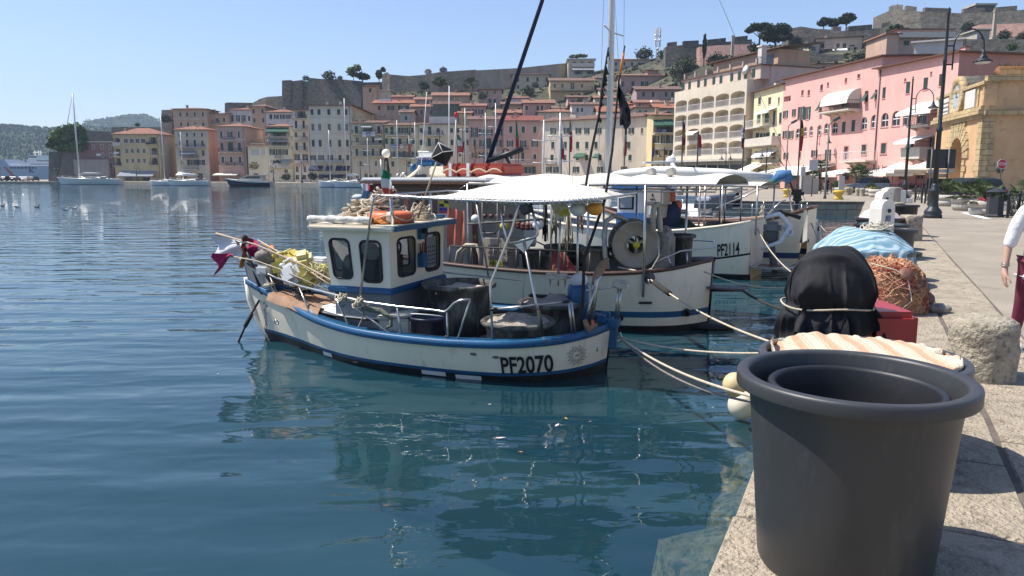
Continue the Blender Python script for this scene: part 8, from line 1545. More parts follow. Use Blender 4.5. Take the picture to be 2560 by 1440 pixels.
for(px_,py0,py1,w_,Y,lb,pb_)in((2034,400,426,20,62,'grey notice board on a post before the long pink palazzo',486),(2104,440,475,12,66,'white arched info panel left of the parked car',487),(2008,417,440,10,70,'small sign post left of the meter cabinets',480)):
 p0,p1=at(px_-w_/2,py0,Y),at(px_+w_/2,py1,Y);t=thing('notice_board',lb,'notice board',((p0 .x+p1 .x)/2,Y,QZ));q=MB().m(mat('grey_notice',(.45,.45,.44),.5));q.b(p0 .x-(p0 .x+p1 .x)/2,p1 .x-(p0 .x+p1 .x)/2,-.04,.04,p1 .z-QZ,p0 .z-QZ);q.build('panel',t);q=MB().m(LEAD);q.tube([(0,.07,0),(0,.07,p0 .z-QZ+.2)],.05,6);q.build('post',t)
q=MB().m(mat('grey_cabinet',(.42,.4,.37),.7,0,.08,2));q.rbox((-.35,0,.85),(1.0,.5,1.7),.03);q.rbox((.5,.02,.72),(.6,.45,1.44),.03);p=gp(2022,485);o=q.build('meter_cabinet');o.location=(p.x,p.y,QZ);tag(o,'pair of joined grey electricity cabinets on the inner quay','cabinet')
for px_,py_,lb in((2096,499,'yellow mooring bollard on the inner quay edge'),(1968,493,'yellow box-shaped bollard behind the stern arch')):
 q=MB().m(mat('safety_yellow',(.62,.42,.03),.5,0,.15,4));q.lathe([(.22,0),(.2,.1),(.15,.2),(.16,.35),(.26,.42),(.28,.48),(.2,.54),(0,.56)],(0,0,0),16,sx=1.3);p=gp(px_,py_);o=q.build('mooring_bollard');o.location=(p.x,p.y,QZ);o.scale=(1.2,1.2,1.2);tag(o,lb,'bollard')
for px_,py_,r_,lb in((2143,490,.2,'small ribbed stone bollard left of the car planters'),(2155,491,.22,'low stone stump beside the ribbed bollard'),(2118,488,.3,'rough stone block before the low planter'),(1698,497,.3,'grey stump bollard on the inner quay')):
 x,y=atq(px_,py_);stone('stone_bollard',lb,x,y,[(r_,0),(r_*.9,.3),(r_*1.05,.55),(r_*.8,.66),(0,.68)],20,seed=px_)
PAR='cream cafe parasols'
for i,(px_,py_,pb_)in enumerate(((2232,433,474),(2262,430,473),(2292,429,474),(2252,424,470),(2312,424,471))):
 Y=71-3*(i>2)+i;p=at(px_,py_,Y);t=thing('parasol',['left front','middle front','right front','left rear','right rear'][i]+' of the cream cafe parasols','parasol',(p.x,Y,QZ),0,PAR);h=p.z-QZ;q=MB().m(CANVAS);q.lathe([(0,h+.75),(1.75,h),(1.75,h-.28)],(0,0,0),4,Matrix.Rotation(pi/4,4,'Z'),False,False);q.build('canopy',t);q=MB().m(WOODB);q.tube([(0,0,0),(0,0,h+.6)],.035,6);q.build('pole',t)
for i in range(9):
 p=gp(2208+i*13,481-(i%2));q=MB().m(PLC);q.b(-.45,.45,-.2,.2,0,.4);bush_leaves(q,(0,0,.6),(.5,.25,.28),160,.07,i,LEAF['mid']);flowers(q,(0,-.1,.62),.45,46,i,(FLOW,FLOWR,mat('magenta_petals',(.45,.03,.2),.8,0,.2,9))[i%3],.3);o=q.build('flower_box');o.location=p;tag(o,('pink','red','magenta')[i%3]+' flower box in the row along the cafe terrace','flower box','flower boxes along the cafe terrace')
 #  cars
def car(label,x,y,rz,col,L=4.3,group=None,hgt=1.55,lowres=False):
 t=thing('parked_car',label,'car',(x,y,QZ),rz,group);pm=mat('car_paint_'+'_'.join('%02d'%int(c*100)for c in col),col,.25,.1,.03,1);w=.88
 def prof(k,inset=0):return k
 side=[(-L/2,.35),(-L/2-.02,.6),(-L/2+.05,.86),(-L/2+.28,.95),(L/2-1.25,.98),(L/2-.35,.84),(L/2,.68),(L/2+.02,.4),(L/2-.1,.26),(-L/2+.1,.26)]
 q=MB().m(pm);rows=[]
 for s_,yy in((.9,-w),(1,-w+.05),(1,w-.05),(.9,w)):rows.append([(a*(1 if s_==1 else.985),yy,.6+(b_-.6)*(1 if s_==1 else.93))for a,b_ in side])
 q.grid(rows,True);q.poly(rows[0]);q.poly(rows[-1]);q.build('body',t)
 g=[(-L/2+.22,.93),(-L/2+.5,hgt-.1),(-L/2+1.0,hgt),(L*.02,hgt-.02),(L*.12,hgt-.1),(L/2-1.2,.96)]
 q=MB().m(pm);q.grid([[(a,yy*(1-.13*(b_-.93)/.6),b_)for a,b_ in g]for yy in(-w+.06,w-.06)]);q.build('roof',t);q=MB().m(GLASS)
 for sg in(-1,1):q.poly([(a,sg*((w-.055)*(1-.13*(b_-.93)/.6)),b_)for a,b_ in g])
 q.poly([(g[0][0]-.005+.03,-w+.14,.97),(g[0][0]+.03,w-.14,.97),(g[1][0]-.02,w-.2,hgt-.14),(g[1][0]-.02,-w+.2,hgt-.14)]);q.poly([(g[5][0]+.0,-w+.14,1.0),(g[5][0],w-.14,1.0),(g[4][0]+.03,w-.2,hgt-.13),(g[4][0]+.03,-w+.2,hgt-.13)]);q.build('window',t,fix=False)
 for ax in(-L/2+.78,L/2-.82):
  for sg in(-1,1):
   q=MB().m(RUBR);q.lathe([(.2,-.1),(.31,-.1),(.33,-.07),(.33,.07),(.31,.1),(.2,.1)],(ax,sg*(w-.08),.33),18,Matrix.Rotation(pi/2,4,'X'),True,False);wl=q.build('wheel',t);q=MB().m(STEEL);q.lathe([(0,-.09),(.21,-.08),(.21,.08),(0,.09)],(ax,sg*(w-.08),.33),10,Matrix.Rotation(pi/2,4,'X'));q.build('rim',wl)
 for sg in(-1,1):
  q=MB().m(mat('tail_lamp',(.35,.015,.015),.3));q.rbox((-L/2+.02,sg*.66,.78),(.1,.3,.12),.02);q.build('tail_light',t);q=MB().m(mat('head_lamp',(.6,.6,.6),.1));q.rbox((L/2-.1,sg*.62,.68),(.2,.3,.12),.03);q.build('headlight',t)
 return t
p=gp(2168,483);car('blue-grey hatchback parked by the palms near the cafe',p.x,p.y,R(158),(.13,.17,.24),4.4)
p=gp(2420,512);car('dark car half hidden behind the fan palm planters',p.x+.6,p.y+1.2,R(100),(.012,.013,.015),4.3)
CG='cars parked on the far quay';cols=[(.02,.02,.025),(.6,.6,.58),(.03,.03,.035),(.015,.018,.03),(.02,.02,.02),(.5,.5,.5),(.62,.62,.6),(.4,.36,.3),(.02,.022,.03),(.55,.55,.55)]
nm_=['black','white','charcoal','dark blue','black','silver','bright white','beige','dark navy','pale grey']
for i,px_ in enumerate((-8,16,30,41,52,65,76,88,101,-30)):
 Y=252+(i%2)*3;car(nm_[i]+' car on the far quay, '+('leftmost of the visible row' if i==0 else 'before the ferry hull' if i in(1,2)else 'just left of the ferry stripe' if i==3 else 'below the ferry stripe' if i==4 else 'right of the ferry stripe' if i==5 else 'below the ferry windows' if i==6 else 'below the ferry lettering' if i==7 else 'nearest the bastion' if i==8 else 'beyond the left edge'),(px_-1280)/FPX*Y,Y,R(70+i*7),cols[i],4.2,CG)
 #  flagpoles
def flagpole(label,px_,pt,Y,cols,f0,f1,wpx,seed=0,pole=True):
 a=at(px_,pt,Y);t=thing('flagpole',label,'flagpole',(a.x,Y,QZ),0,'flagpoles along the inner quay');q=MB().m(LEAD);q.lathe([(.07,0),(.05,a.z-QZ),(.08,a.z-QZ+.03),(0,a.z-QZ+.1)],(0,0,0),8);q.build('pole',t)
 q=MB();z1,z0=at(px_,f0,Y).z-QZ,at(px_,f1,Y).z-QZ;w=wpx*pxs(Y);n=16;rows=[]
 for i in range(n+1):
  u=i/n;rows.append([(w*(j/6)*(.35+.65*sin(min(u*1.5,1)*pi/2))*(1 if u<.92 else.8)+.03,.14*sin(j*1.9+u*5+seed),z1+(z0-z1)*u-.25*w*(j/6)*(1-u))for j in range(7)])
 k=len(cols)
 for c in range(k):i0,i1=int(n*c/k),int(n*(c+1)/k);q.m(cols[c]);q.grid(rows[i0:i1+1])
 q.build('flag',t,fix=False)
FY_=mat('flag_yellow',(.62,.4,.03),.9,0,.1,3);FK=mat('flag_black',(.015,.015,.015),.9);FB_=mat('flag_blue',(.05,.14,.4),.9,0,.1,3);FN=mat('flag_navy',(.02,.03,.12),.9,0,.1,3);FM=mat('flag_maroon',(.25,.02,.06),.9);FRr=mat('flag_bright_red',(.5,.025,.035),.9,0,.1,3)
for a in(('flagpole with a limp green white and red flag right of the straw-coloured house',1025,305,150,(FG,FW,FRd),318,385,-6),('flagpole with a fluttering green white and red flag left of the dusky pink house',1143,325,126,(FG,FW,FRd),335,382,14),('flagpole with a white and red flag right beside the fluttering tricolour',1156,318,126,(FW,FRr),325,382,5),('flagpole with a drooping green and red flag before the red-roofed pink house',1290,300,118,(FG,FG,FRr,FRr),305,382,6),('flagpole with a thin yellow pennant left of the dark-shuttered house',1187,330,120,(FY_,),350,398,3),('flagpole with a thin yellow pennant right of the green and red flag',1296,340,118,(FY_,),352,396,2),('flagpole with a white and red flag in front of the long cream house, left one',1404,335,82,(FW,FRr),345,398,6),('flagpole with a white and red flag in front of the long cream house, right one',1425,300,82,(FW,FRr,FRr),305,380,6),('flagpole with a red and white flag right of the big mast',1563,315,70,(FN,FW,FRr,FRr),318,390,5),('flagpole with a blue and yellow flag in front of the green-awning yellow house',1632,340,66,(FB_,FY_,FB_,FB_),345,392,5),('flagpole with a maroon and yellow flag before the left of the hotel',1708,298,62,(FM,FY_,FM,FY_),305,382,7),('flagpole with a red flag before the middle of the hotel',1746,330,60,(FRr,FRr,FW),335,390,9),('flagpole with a navy white and red flag before the right of the hotel',1862,290,60,(FN,FW,FN,FRr),320,372,-7),('flagpole with a black yellow and red flag before the long pink palazzo',2003,290,58,(FK,FY_,FRr,FRr),300,378,7)):
 flagpole(a[0],a[1],a[2],a[3],a[4],a[5],a[6],a[7],seed=a[1])
 #  trees and bushes
def tree(name,label,px,pb,Y,ht,crown,n,leaf,lm,seed,trunk=.18,group=None,parts=None,lean=0):
 """tapered trunk with limbs, crown of leaf clumps: crown = list of (dx, z, rx, rz) in metres"""
 a=at(px,pb,Y);t=thing(name,label,'tree',a,0,group);q=MB().m(BARK);rnd=random.Random(seed)
 zt=max(c[1]for c in crown);q.tube([(0,0,-3),(lean*.4,0,ht*.4),(lean,0,zt*.9)],[trunk,trunk*.75,trunk*.3],7)
 for c in crown:q.tube([(lean*.4,0,ht*.42),(c[0]*.6,rnd.uniform(-.3,.3),(ht*.5+c[1])/2),(c[0],0,c[1])],[trunk*.5,trunk*.35,trunk*.15],5)
 q.build('trunk',t);q=MB();tot=sum(c[2]*c[3]for c in crown)
 for i,c in enumerate(crown):bush_leaves(q,(c[0],rnd.uniform(-.5,.5)*c[2]*.4,c[1]),(c[2],c[2]*.9,c[3]),int(n*c[2]*c[3]/tot),leaf,seed+i*3,lm,.3)
 q.build('crown',t,fix=False);return t
def px2(Y,l):return[(a*pxs(Y),b_*pxs(Y),c*pxs(Y),d*pxs(Y))for a,b_,c,d in l]
Y=215;tree('umbrella_pine','largest dark umbrella pine on the ridge right of the cypress',1938,125,Y,6,px2(Y,[(-12,42,22,14),(14,48,24,14),(0,30,34,12),(-26,30,14,10),(24,30,16,10)]),3000,.42,LEAF['dark'],1,.4)
tree('umbrella_pine','smaller umbrella pine behind and left of the largest one',1898,118,Y+6,6,px2(Y,[(-8,46,22,10),(12,50,20,9),(-24,40,12,7)]),1700,.4,LEAF['dark'],2,.3)
for i,(px_,py_,s_)in enumerate(((2060,84,1),(2085,84,.9),(2113,84,1.25))):
 Y=232;tree('umbrella_pine',('left','middle','right')[i]+' pine of the three umbrella pines on the fort wall',px_,py_,Y,5,px2(Y,[(-4*s_,24*s_,14*s_,8*s_),(8*s_,29*s_,12*s_,8*s_),(-1,32*s_,9*s_,6*s_)]),1000,.38,LEAF['dark'],5+i,.22,'umbrella pines on the fort wall',lean=.5*(i-1))
a=at(1760,148,205);t=thing('cypress','single tall dark cypress in front of the pink brick wall','tree',a);q=MB().m(BARK);q.tube([(0,0,-2),(0,0,4)],.15,6);q.build('trunk',t);q=MB();bush_leaves(q,(0,0,3.1),(.55,.55,3.3),1500,.2,3,LEAF['dark'],.5);q.build('crown',t,fix=False)
Y=262;tree('tree','bright airy tree on top of the big bastion',884,199,Y,3,px2(Y,[(-6,20,11,9),(8,26,11,10),(0,12,14,7)]),700,.45,LEAF['bright'],11,.15)
tree('tree','dark rounded tree right of the airy one on the bastion',906,203,Y,2,px2(Y,[(0,11,14,9),(10,9,9,7)]),800,.4,LEAF['dark'],12,.15)
tree('tree','slim tree at the left end of the long dark rampart',948,206,Y,4,px2(Y,[(0,18,8,12),(10,30,6,6)]),600,.4,LEAF['mid'],13,.15)
tree('tree','pale leaved tree on the wall beside the modern apartment house',1443,150,264,2,px2(264,[(-8,8,12,4),(10,10,14,4)]),420,.45,LEAF['olive'],14,.12)
tree('tree','pine above the left of the large pink villa',2238,92,196,3,px2(196,[(0,14,20,14),(22,10,16,10)]),1100,.4,LEAF['dark'],16,.25)
def bush(label,px,py,Y,rx,rz,n,leaf,lm,seed,name='bush',group=None):
 c=at(px,py,Y);q=MB();u=pxs(Y);bush_leaves(q,(0,0,0),(rx*u,rx*u*.8,rz*u),n,leaf,seed,lm,.35);o=q.build(name,fix=False);o.location=c;return tag(o,label,'bush',group)
t=thing('ivy_bush','huge mound of ivy and fig leaves spilling over the stone bastion','bush',at(165,350,246));q=MB();u=pxs(246)
for i,(dx,dz,rx,rz)in enumerate(((0,8,38,26),(25,22,24,18),(-22,-8,24,20),(38,-2,16,20),(12,-18,40,14))):bush_leaves(q,(dx*u,0,dz*u),(rx*u,rx*u*.7,rz*u),1500,.5,i,LEAF['ivy']if i!=2 else LEAF['mid'],.3)
q.build('foliage',t,fix=False)
BGR='bushes on the town hill'
protos=[]
for i,(lm,n)in enumerate((('dark',520),('olive',520),('mid',520),('dry',420),('oleander',460))):
 q=MB();bush_leaves(q,(0,0,0),(1,1,.8),n,.14,i+40,LEAF[lm],.3)
 if lm=='oleander':flowers(q,(0,0,.1),.75,60,3,FLOWW,.6)
 protos.append(q.mesh('bush'))
DESC=('dark green','grey-green','mid green','dry yellowish','white-flowered')
def bushat(kind,px,py,Y,r,where):
 o=link('bush',protos[kind]);o.location=at(px,py,Y);s_=r*pxs(Y);o.scale=(s_,s_,s_);o.rotation_euler=(0,0,px*.7);tag(o,DESC[kind]+' bush '+where,'bush',BGR)
LST=[(0,765,196,266,9,'at the left rim of the big bastion'),(1,822,190,262,16,'on the rim of the bastion left of the airy tree'),(0,850,195,262,7,'on the bastion under the airy tree'),(3,1070,180,268,10,'on the rampart left of the dark rounded one'),(0,1108,175,266,10,'on the rampart crest in the middle'),(2,1100,205,258,18,'hanging on the long dark rampart'),(0,1060,215,256,14,'at the foot of the long dark rampart'),(1,1150,235,240,14,'behind the palm below the rampart'),(4,1207,240,232,13,'beside the small bright pink house'),(0,1322,228,246,16,'below the beige villa'),(1,1338,212,250,9,'in front of the beige villa'),(3,1310,242,240,9,'yellowing beside the villa wall'),(0,1590,178,250,14,'below the cream villa'),(2,1632,170,252,13,'right of the cream villa'),(0,1610,136,262,22,'on the ridge left of the radio mast'),(2,1655,136,258,14,'at the foot of the radio mast'),(0,1700,172,215,26,'at the top left of the hotel roof'),(4,1690,178,212,18,'beside the hotel terrace'),(1,1720,160,218,22,'left below the cypress'),(0,1790,152,206,24,'right of the cypress'),(2,1820,150,206,16,'below the tapered pillar'),(1,1850,148,206,14,'right of the tapered pillar'),(0,1885,120,215,16,'below the smaller umbrella pine'),(1,1905,135,208,18,'left under the largest umbrella pine'),(4,1980,128,205,16,'right under the largest umbrella pine'),(0,1990,105,216,18,'at the pointed bastion foot'),(2,1960,145,200,18,'above the hotel penthouse'),(4,2018,115,207,12,'left of the small brown cabin'),(0,2012,160,196,18,'left of the pink-beige villa base'),(1,2040,180,165,10,'beside the low cabin'),(0,2150,145,190,18,'right of the pink-beige villa'),(2,2180,140,188,18,'between the two villas'),(4,2170,125,196,12,'flowering below the fort wall'),(0,2200,148,184,16,'left of the pink wing'),(1,2210,112,200,18,'on the slope left of the pink wing'),(3,2160,110,208,14,'on the bare slope under the wall'),(0,2230,88,205,16,'above the pink wing'),(0,2420,68,205,16,'below the summit fort'),(2,2465,110,170,14,'behind the pink corner palazzo roof'),(0,2510,88,186,16,'on the pink slope wall'),(0,2555,92,184,14,'at the right edge on the pink slope wall'),(2,2530,118,160,14,'above the corner palazzo roof ridge'),(1,2285,155,148,10,'on the palazzo roof terrace'),(0,415,298,254,14,'on the pointed fort corner'),(2,343,312,268,7,'on the dark flat-topped wall'),(1,1450,252,205,10,'behind the long yellow house'),(0,1590,255,205,8,'beside the dark mauve house')]
for a in LST:bushat(a[0],a[1],a[2],a[3],a[4],a[5])
rnd=random.Random(77);q=MB()
hill=bpy.data.objects['town_hill'].data;vs=[v.co for v in hill.vertices]
for k in range(5200):
 i=rnd.randrange(len(vs)-20);p=vs[i].lerp(vs[i+19],rnd.random()).lerp(vs[i+1],rnd.random()*.7);s_=rnd.uniform(.35,1.1);q.m(LEAF[('olive','dark','dry','mid')[rnd.randrange(4)]])
 for _ in range(5):
  d=Vector((rnd.gauss(0,1),rnd.gauss(0,1),abs(rnd.gauss(0,.7)))).normalized()*s_;e=Vector((rnd.gauss(0,1),rnd.gauss(0,1),rnd.gauss(0,1))).normalized()*s_*.6;q.add([p+d*.3-e,p+d*1.1,p+d*.3+e],[(0,1,2)])
tag(q.build('hill_scrub',fix=False),kind='stuff')
rnd=random.Random(78);q=MB().m(LEAF['dark'])
for nm_ in('wooded_hill','wooded_hill_behind'):
 m_=bpy.data.objects[nm_].data;vv=[v.co for v in m_.vertices if v.co.z>1]
 for k in range(9000):
  p=vv[rnd.randrange(len(vv))]+Vector((rnd.uniform(-9,9),rnd.uniform(-9,9),0));s_=rnd.uniform(1.2,3);q.add([p+Vector((-s_,0,-1)),p+Vector((s_*.2,-s_,-1)),p+Vector((s_,s_*.3,-1)),p+Vector((rnd.uniform(-1,1),0,s_*1.1))],[(0,1,3),(1,2,3),(2,0,3)])
tag(q.build('far_woods',fix=False),kind='stuff')
def palm(label,x,y,h,r,seed,lean=(0,0),z=QZ):
 t=thing('palm_tree',label,'palm tree',(x,y,z),0);q=MB().m(BARK);q.tube([(0,0,-.2),(lean[0]*.4,lean[1]*.4,h*.5),(lean[0],lean[1],h)],[.2,.17,.15],9);q.build('trunk',t);q=MB();fan_palm(q,(lean[0],lean[1],h),r,34,seed,LEAF['palm'],.2);q.build('crown',t,fix=False)
p=gp(2143,483);palm('left-leaning palm of the pair by the parked car',p.x,p.y,1.9,.85,1,(-.45,0));p=gp(2147,482);palm('right-hand palm of the pair by the parked car',p.x,p.y,2.0,.85,2,(.1,.2));p=gp(2158,480);palm('short palm behind the parked car',p.x,p.y,1.3,.95,3);p=gp(2048,478);palm('palm behind the grey notice board',p.x,p.y,2.6,.9,4);p=gp(2034,478);palm('small palm left of the notice board palm',p.x,p.y,1.5,.8,6)
a=at(1180,242,232);palm('palm on the hill below the long fort wall',a.x,a.y,3.2,2.6,5,z=a.z)
for i,(px_,py_,Y,r,lb)in enumerate(((715,443,196,12,'in front of the green-awning house'),(782,441,185,13,'in front of the tall palazzo'),(925,444,180,9,'in front of the beige house with laundry'),(2095,462,72,14,'behind the white info panel'),(2010,466,78,16,'under the white awnings of the long pink palazzo'),(1850,455,92,14,'under the hotel canopy'),(635,415,215,14,'climbing on the low cream annex'))):bushat((0,0,2,2,0,2,3)[i],px_,py_,Y,r,lb)
#  people
SKIN=mat('skin',(.5,.3,.22),.55,0,.06,6)
def skinned(name,V,E,m,parent,sub=2,root=0):
 """V: (point, rx, ry); E: edges -> one smooth limb-and-body surface"""
 me=bpy.data.meshes.new(name);me.from_pydata([v[0]for v in V],E,[]);o=bpy.data.objects.new(name,me);COL.objects.link(o);o.modifiers.new('skin','SKIN');
 if not me.skin_vertices:
  bm=bmesh.new();bm.from_mesh(me);bm.verts.layers.skin.verify();bm.to_mesh(me);bm.free()
 for i,v in enumerate(V):me.skin_vertices[0].data[i].radius=(v[1],v[2]if len(v)>2 else v[1]);me.skin_vertices[0].data[i].use_root=(i==root)
 sm=o.modifiers.new('sub','SUBSURF');sm.levels=sub;sm.render_levels=sub
 dg=bpy.context.evaluated_depsgraph_get();m2=bpy.data.meshes.new_from_object(o.evaluated_get(dg));bpy.data.objects.remove(o);m2 .name=name;m2 .materials.clear();m2 .materials.append(m)
 for p_ in m2 .polygons:p_.use_smooth=True
 return link(name,m2,parent)
def person(label,x,y,rz,top,legs,hair,stride=.0,h=1.66,tunic=.74,shoe=WPL,arms=(0,0)):
 t=thing('person',label,'person',(x,y,QZ+.012),rz);k=h/1.66;s_=stride
 J=dict(pel=(0,0,.87),wst=(0,.01,1.02),chs=(0,.01,1.24),nck=(0,.02,1.40),hd0=(0,0,1.47),hd1=(0,-.01,1.57),hd2=(0,0,1.64))
 for sg,q_ in((-1,'l'),(1,'r')):
  f=s_*sg;af=arms[0 if sg<0 else 1]
  J['sh'+q_]=(sg*.165,.02,1.335);J['el'+q_]=(sg*.265,.03-af*.4,1.06);J['wr'+q_]=(sg*.30,-.03-af,.80);J['pm'+q_]=(sg*.305,-.05-af,.73)
  J['hp'+q_]=(sg*.095,0,.83);J['kn'+q_]=(sg*.10,-f*.6-.02,.46);J['an'+q_]=(sg*.105,-f+.03,.085);J['to'+q_]=(sg*.115,-f-.13,.035)
 P={a:Vector(b_)*k for a,b_ in J.items()}
 Rr=dict(pel=.125,wst=.115,chs=.13,nck=.05,hd0=.07,hd1=.088,hd2=.05,sh=.062,el=.042,wr=.026,pm=.034,hp=.085,kn=.058,an=.038,to=.032)
 names=list(J);V=[(P[n_],Rr.get(n_,Rr.get(n_[:2]))*k,(Rr.get(n_,Rr.get(n_[:2])))*k*(.72 if n_ in('pel','wst','chs')else 1))for n_ in names];ix=names.index
 E=[(ix(a),ix(b_))for a,b_ in(('pel','wst'),('wst','chs'),('chs','nck'),('nck','hd0'),('hd0','hd1'),('hd1','hd2'))]
 for q_ in 'lr':E+=[(ix(a),ix(b_))for a,b_ in(('chs','sh'+q_),('sh'+q_,'el'+q_),('el'+q_,'wr'+q_),('wr'+q_,'pm'+q_),('pel','hp'+q_),('hp'+q_,'kn'+q_),('kn'+q_,'an'+q_),('an'+q_,'to'+q_))]
 for q_,sg in(('l',-1),('r',1)):
  b_=P['pm'+q_]
  for f,(dy,L)in enumerate(((-.030,.068),(-.011,.078),(.009,.074),(.026,.058))):
   i0=len(V);V+=[(b_+Vector((0,dy,-.022)),.010),(b_+Vector((-sg*.006,dy*1.1-.004,-.022-L*.55)),.0088),(b_+Vector((-sg*.024,dy*1.1-.010,-.022-L)),.0072)];E+=[(ix('pm'+q_),i0),(i0,i0+1),(i0+1,i0+2)]
  i0=len(V);V+=[(b_+Vector((-sg*.012,-.036,.0)),.012),(b_+Vector((-sg*.03,-.058,-.03)),.0095),(b_+Vector((-sg*.036,-.062,-.055)),.008)];E+=[(ix('pm'+q_),i0),(i0,i0+1),(i0+1,i0+2)]
 b=skinned('body',V,E,SKIN,t,2,ix('pel'))
 q=MB().m(SKIN);c=P['hd1'];q.ell(c+Vector((0,-.094,-.0))*k,(.014,.02,.026),8,6);q.m(WPL)
 for sg in(-1,1):q.m(WPL);q.ell(c+Vector((sg*.032,-.082,.022))*k,(.012,.008,.008),8,5);q.m(BLACKP);q.ell(c+Vector((sg*.032,-.088,.022))*k,(.005,.005,.005),6,4);q.m(SKIN);q.ell(c+Vector((sg*.09,.0,.0))*k,(.012,.022,.034),8,6)
 q.m(mat('lips',(.4,.13,.11),.5));q.ell(c+Vector((0,-.08,-.05))*k,(.024,.012,.008),8,5);q.build('face',t)
 q=MB().m(hair);q.ell(P['hd1']+Vector((0,.022,.03))*k,(.1*k,.1*k,.1*k),16,10);q.build('hair',t)
 e=1.0
 tv=[(P['pel']+Vector((0,0,-.02))*k,.155*k,.12*k),(P['wst'],.135*k,.105*k),(P['chs'],.145*k,.11*k),(P['nck']-Vector((0,0,.03))*k,.07*k,.065*k)];te=[(0,1),(1,2),(2,3)]
 if tunic<.86:tv.append((Vector((0,0,tunic))*k,.175*k,.14*k));te.append((0,4))
 for q_ in 'lr':i0=len(tv);tv+=[(P['sh'+q_],.078*k),(P['sh'+q_].lerp(P['el'+q_],.6),.066*k),(P['el'+q_].lerp(P['wr'+q_],.28),.058*k)];te+=[(2,i0),(i0,i0+1),(i0+1,i0+2)]
 skinned('shirt',tv,te,top,t,2,0)
 lv=[(P['pel'],.14*k,.11*k)];le=[]
 for q_ in 'lr':i0=len(lv);lv+=[(P['hp'+q_],.098*k),(P['kn'+q_],.068*k),(P['an'+q_]+Vector((0,0,.05)),.048*k)];le+=[(0,i0),(i0,i0+1),(i0+1,i0+2)]
 skinned('trousers',lv,le,legs,t,2,0)
 for q_ in 'lr':
  q=MB().m(shoe);c=P['an'+q_].lerp(P['to'+q_],.45);q.ell((c.x,c.y,.048),(.047*k,.135*k,.05),14,9,f=lambda p:Vector((p.x,p.y,max(p.z,-.042))));q.m(CLW);q.b(c.x-.045,c.x+.045,c.y-.12,c.y+.115,.0,.018);q.build('shoe',t)
 return t,P
LINEN=mat('white_linen',(.72,.71,.7),.9,0,.05,4,bump=.03,bs=9);MAROON=mat('maroon_trousers',(.13,.015,.035),.8,0,.2,3,bump=.004,bs=25)
tw,PW=person('woman in a white linen tunic and maroon trousers walking at the right edge',4.86,6.95,R(-14),LINEN,MAROON,mat('brown_hair',(.08,.045,.025),.7),.13,1.63)
q=MB().m(STEEL);w_=PW['wrl'].lerp(PW['ell'],.12);q.tube([w_+Vector((.034*cos(a),.034*sin(a),0))for a in[k*pi/6 for k in range(12)]],.006,5,True);q.tube([w_+Vector((.035*cos(a),.035*sin(a),.022))for a in[k*pi/6 for k in range(12)]],.004,5,True);q.build('bracelet',tw)
PBL=mat('pale_blue_shirt',(.4,.48,.56),.9,0,.05,4);DKT=mat('dark_trousers',(.02,.02,.025),.9,0,.1,4);GRH=mat('grey_hair',(.3,.28,.26),.8)
p=gp(2496,489);person('man in a pale blue shirt walking past the STOP sign',p.x,p.y,R(80),PBL,PBL,GRH,.15,1.75,.8);q=MB().m(FRr);q.rbox((p.x+.33,p.y-.3,QZ+.85),(.08,.25,.34),.03);tag(q.build('red_bag'),'red bag carried by the man near the STOP sign','bag')
p=gp(2065,486);person('person in dark clothes standing by the grey floodlight pole',p.x,p.y,R(20),DKT,DKT,BLACKP,.03,1.7,.8,BLACKP)
p=gp(2245,481);person('waiter in black behind the cafe flower boxes',p.x,p.y+3,R(0),DKT,DKT,BLACKP,.02,1.75,.85,BLACKP)
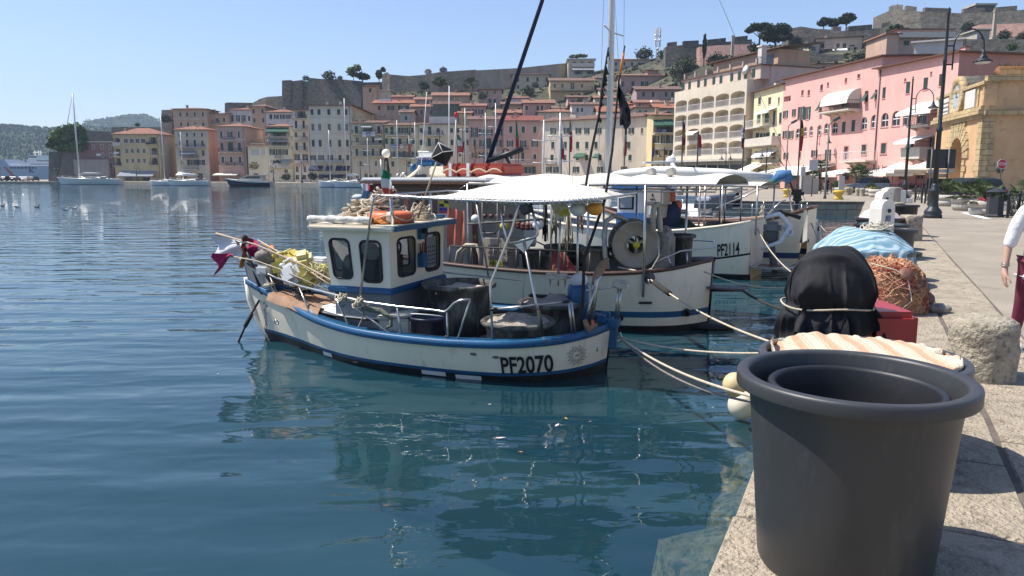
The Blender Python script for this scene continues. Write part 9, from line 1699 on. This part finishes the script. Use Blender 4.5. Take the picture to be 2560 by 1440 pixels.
#  gulls and floating leaves
GW,GG=mat('gull_white',(.65,.64,.62),.8,0,.05,8),mat('gull_grey',(.2,.2,.2),.8,0,.2,8)
for i,(px_,py_,rz,dk,lb)in enumerate(((6,516,0,1,'brown young gull swimming at the very left edge'),(43,519,.9,0,'white gull swimming second from the left'),(92,519,0,1,'brown young gull with raised wing tips between the white ones'),(164,526,.8,0,'white gull swimming nearest of the group'),(186,522,.2,0,'white gull on the right of the swimming group'))):
 p=gp(px_,py_,0);q=MB().m(GG if dk else GW);q.ell((0,0,.05),(.2,.09,.085),12,8,f=lambda v:Vector((v.x,v.y,v.z+.25*max(0,-v.x)**1.2)));q.tube([(.13,0,.07),(.18,0,.16),(.19,0,.2)],[.05,.035,.03],7);q.ell((.21,0,.22),(.052,.04,.042),9,6);q.m(GG);q.ell((-.08,0,.1),(.18,.08,.05),10,6);q.tube([(-.2,0,.12),(-.34,0,.16)],[.04,.008],5);q.m(ORC);q.tube([(.25,0,.215),(.31,0,.205)],[.014,.004],5);o=q.build('gull');o.location=p;o.rotation_euler=(0,0,rz);tag(o,lb,'gull','gulls swimming in the harbour')
for i,(px_,py_,s_,lb)in enumerate(((1250,1095,.06,'pale feathery scrap'),(1393,1063,.05,'larger white leaf'),(1415,1046,.03,'small yellowish leaf'),(1302,1130,.025,'orange scrap'),(1224,1011,.03,'small white scrap near the hull'),(545,935,.03,'thin white straw left of the boat'),(1475,1054,.02,'tiny pale fleck'))):
 p=gp(px_,py_,.004);q=MB().m((FLOWW,FLOWW,FLOWY,ORC,FLOWW,FLOWW,FLOWW)[i]);q.add([(-s_,0,0),(0,-s_*.35,.004),(s_,s_*.1,.006),(s_*.1,s_*.4,.003)],[(0,1,2,3)]);o=q.build('floating_leaf');o.location=p;o.rotation_euler=(0,0,i);tag(o,lb+' floating on the water in front of the boats' if 'left' not in lb and 'hull' not in lb else lb+' floating on the water','leaf','scraps floating on the water')
 #  the air over the bay
hz=bpy.data.materials.new('sea_air');hz.use_nodes=True;N=hz.node_tree.nodes;N.remove(N['Principled BSDF']);pv=N.new('ShaderNodeVolumePrincipled');pv.inputs['Color'].default_value=(.65,.82,1,1);pv.inputs['Density'].default_value=.0002;hz.node_tree.links.new(pv.outputs[0],N['Material Output'].inputs['Volume'])
q=MB().m(hz);q.b(-3200,1500,-90,2700,-6,320);tag(q.build('haze'),kind='stuff')
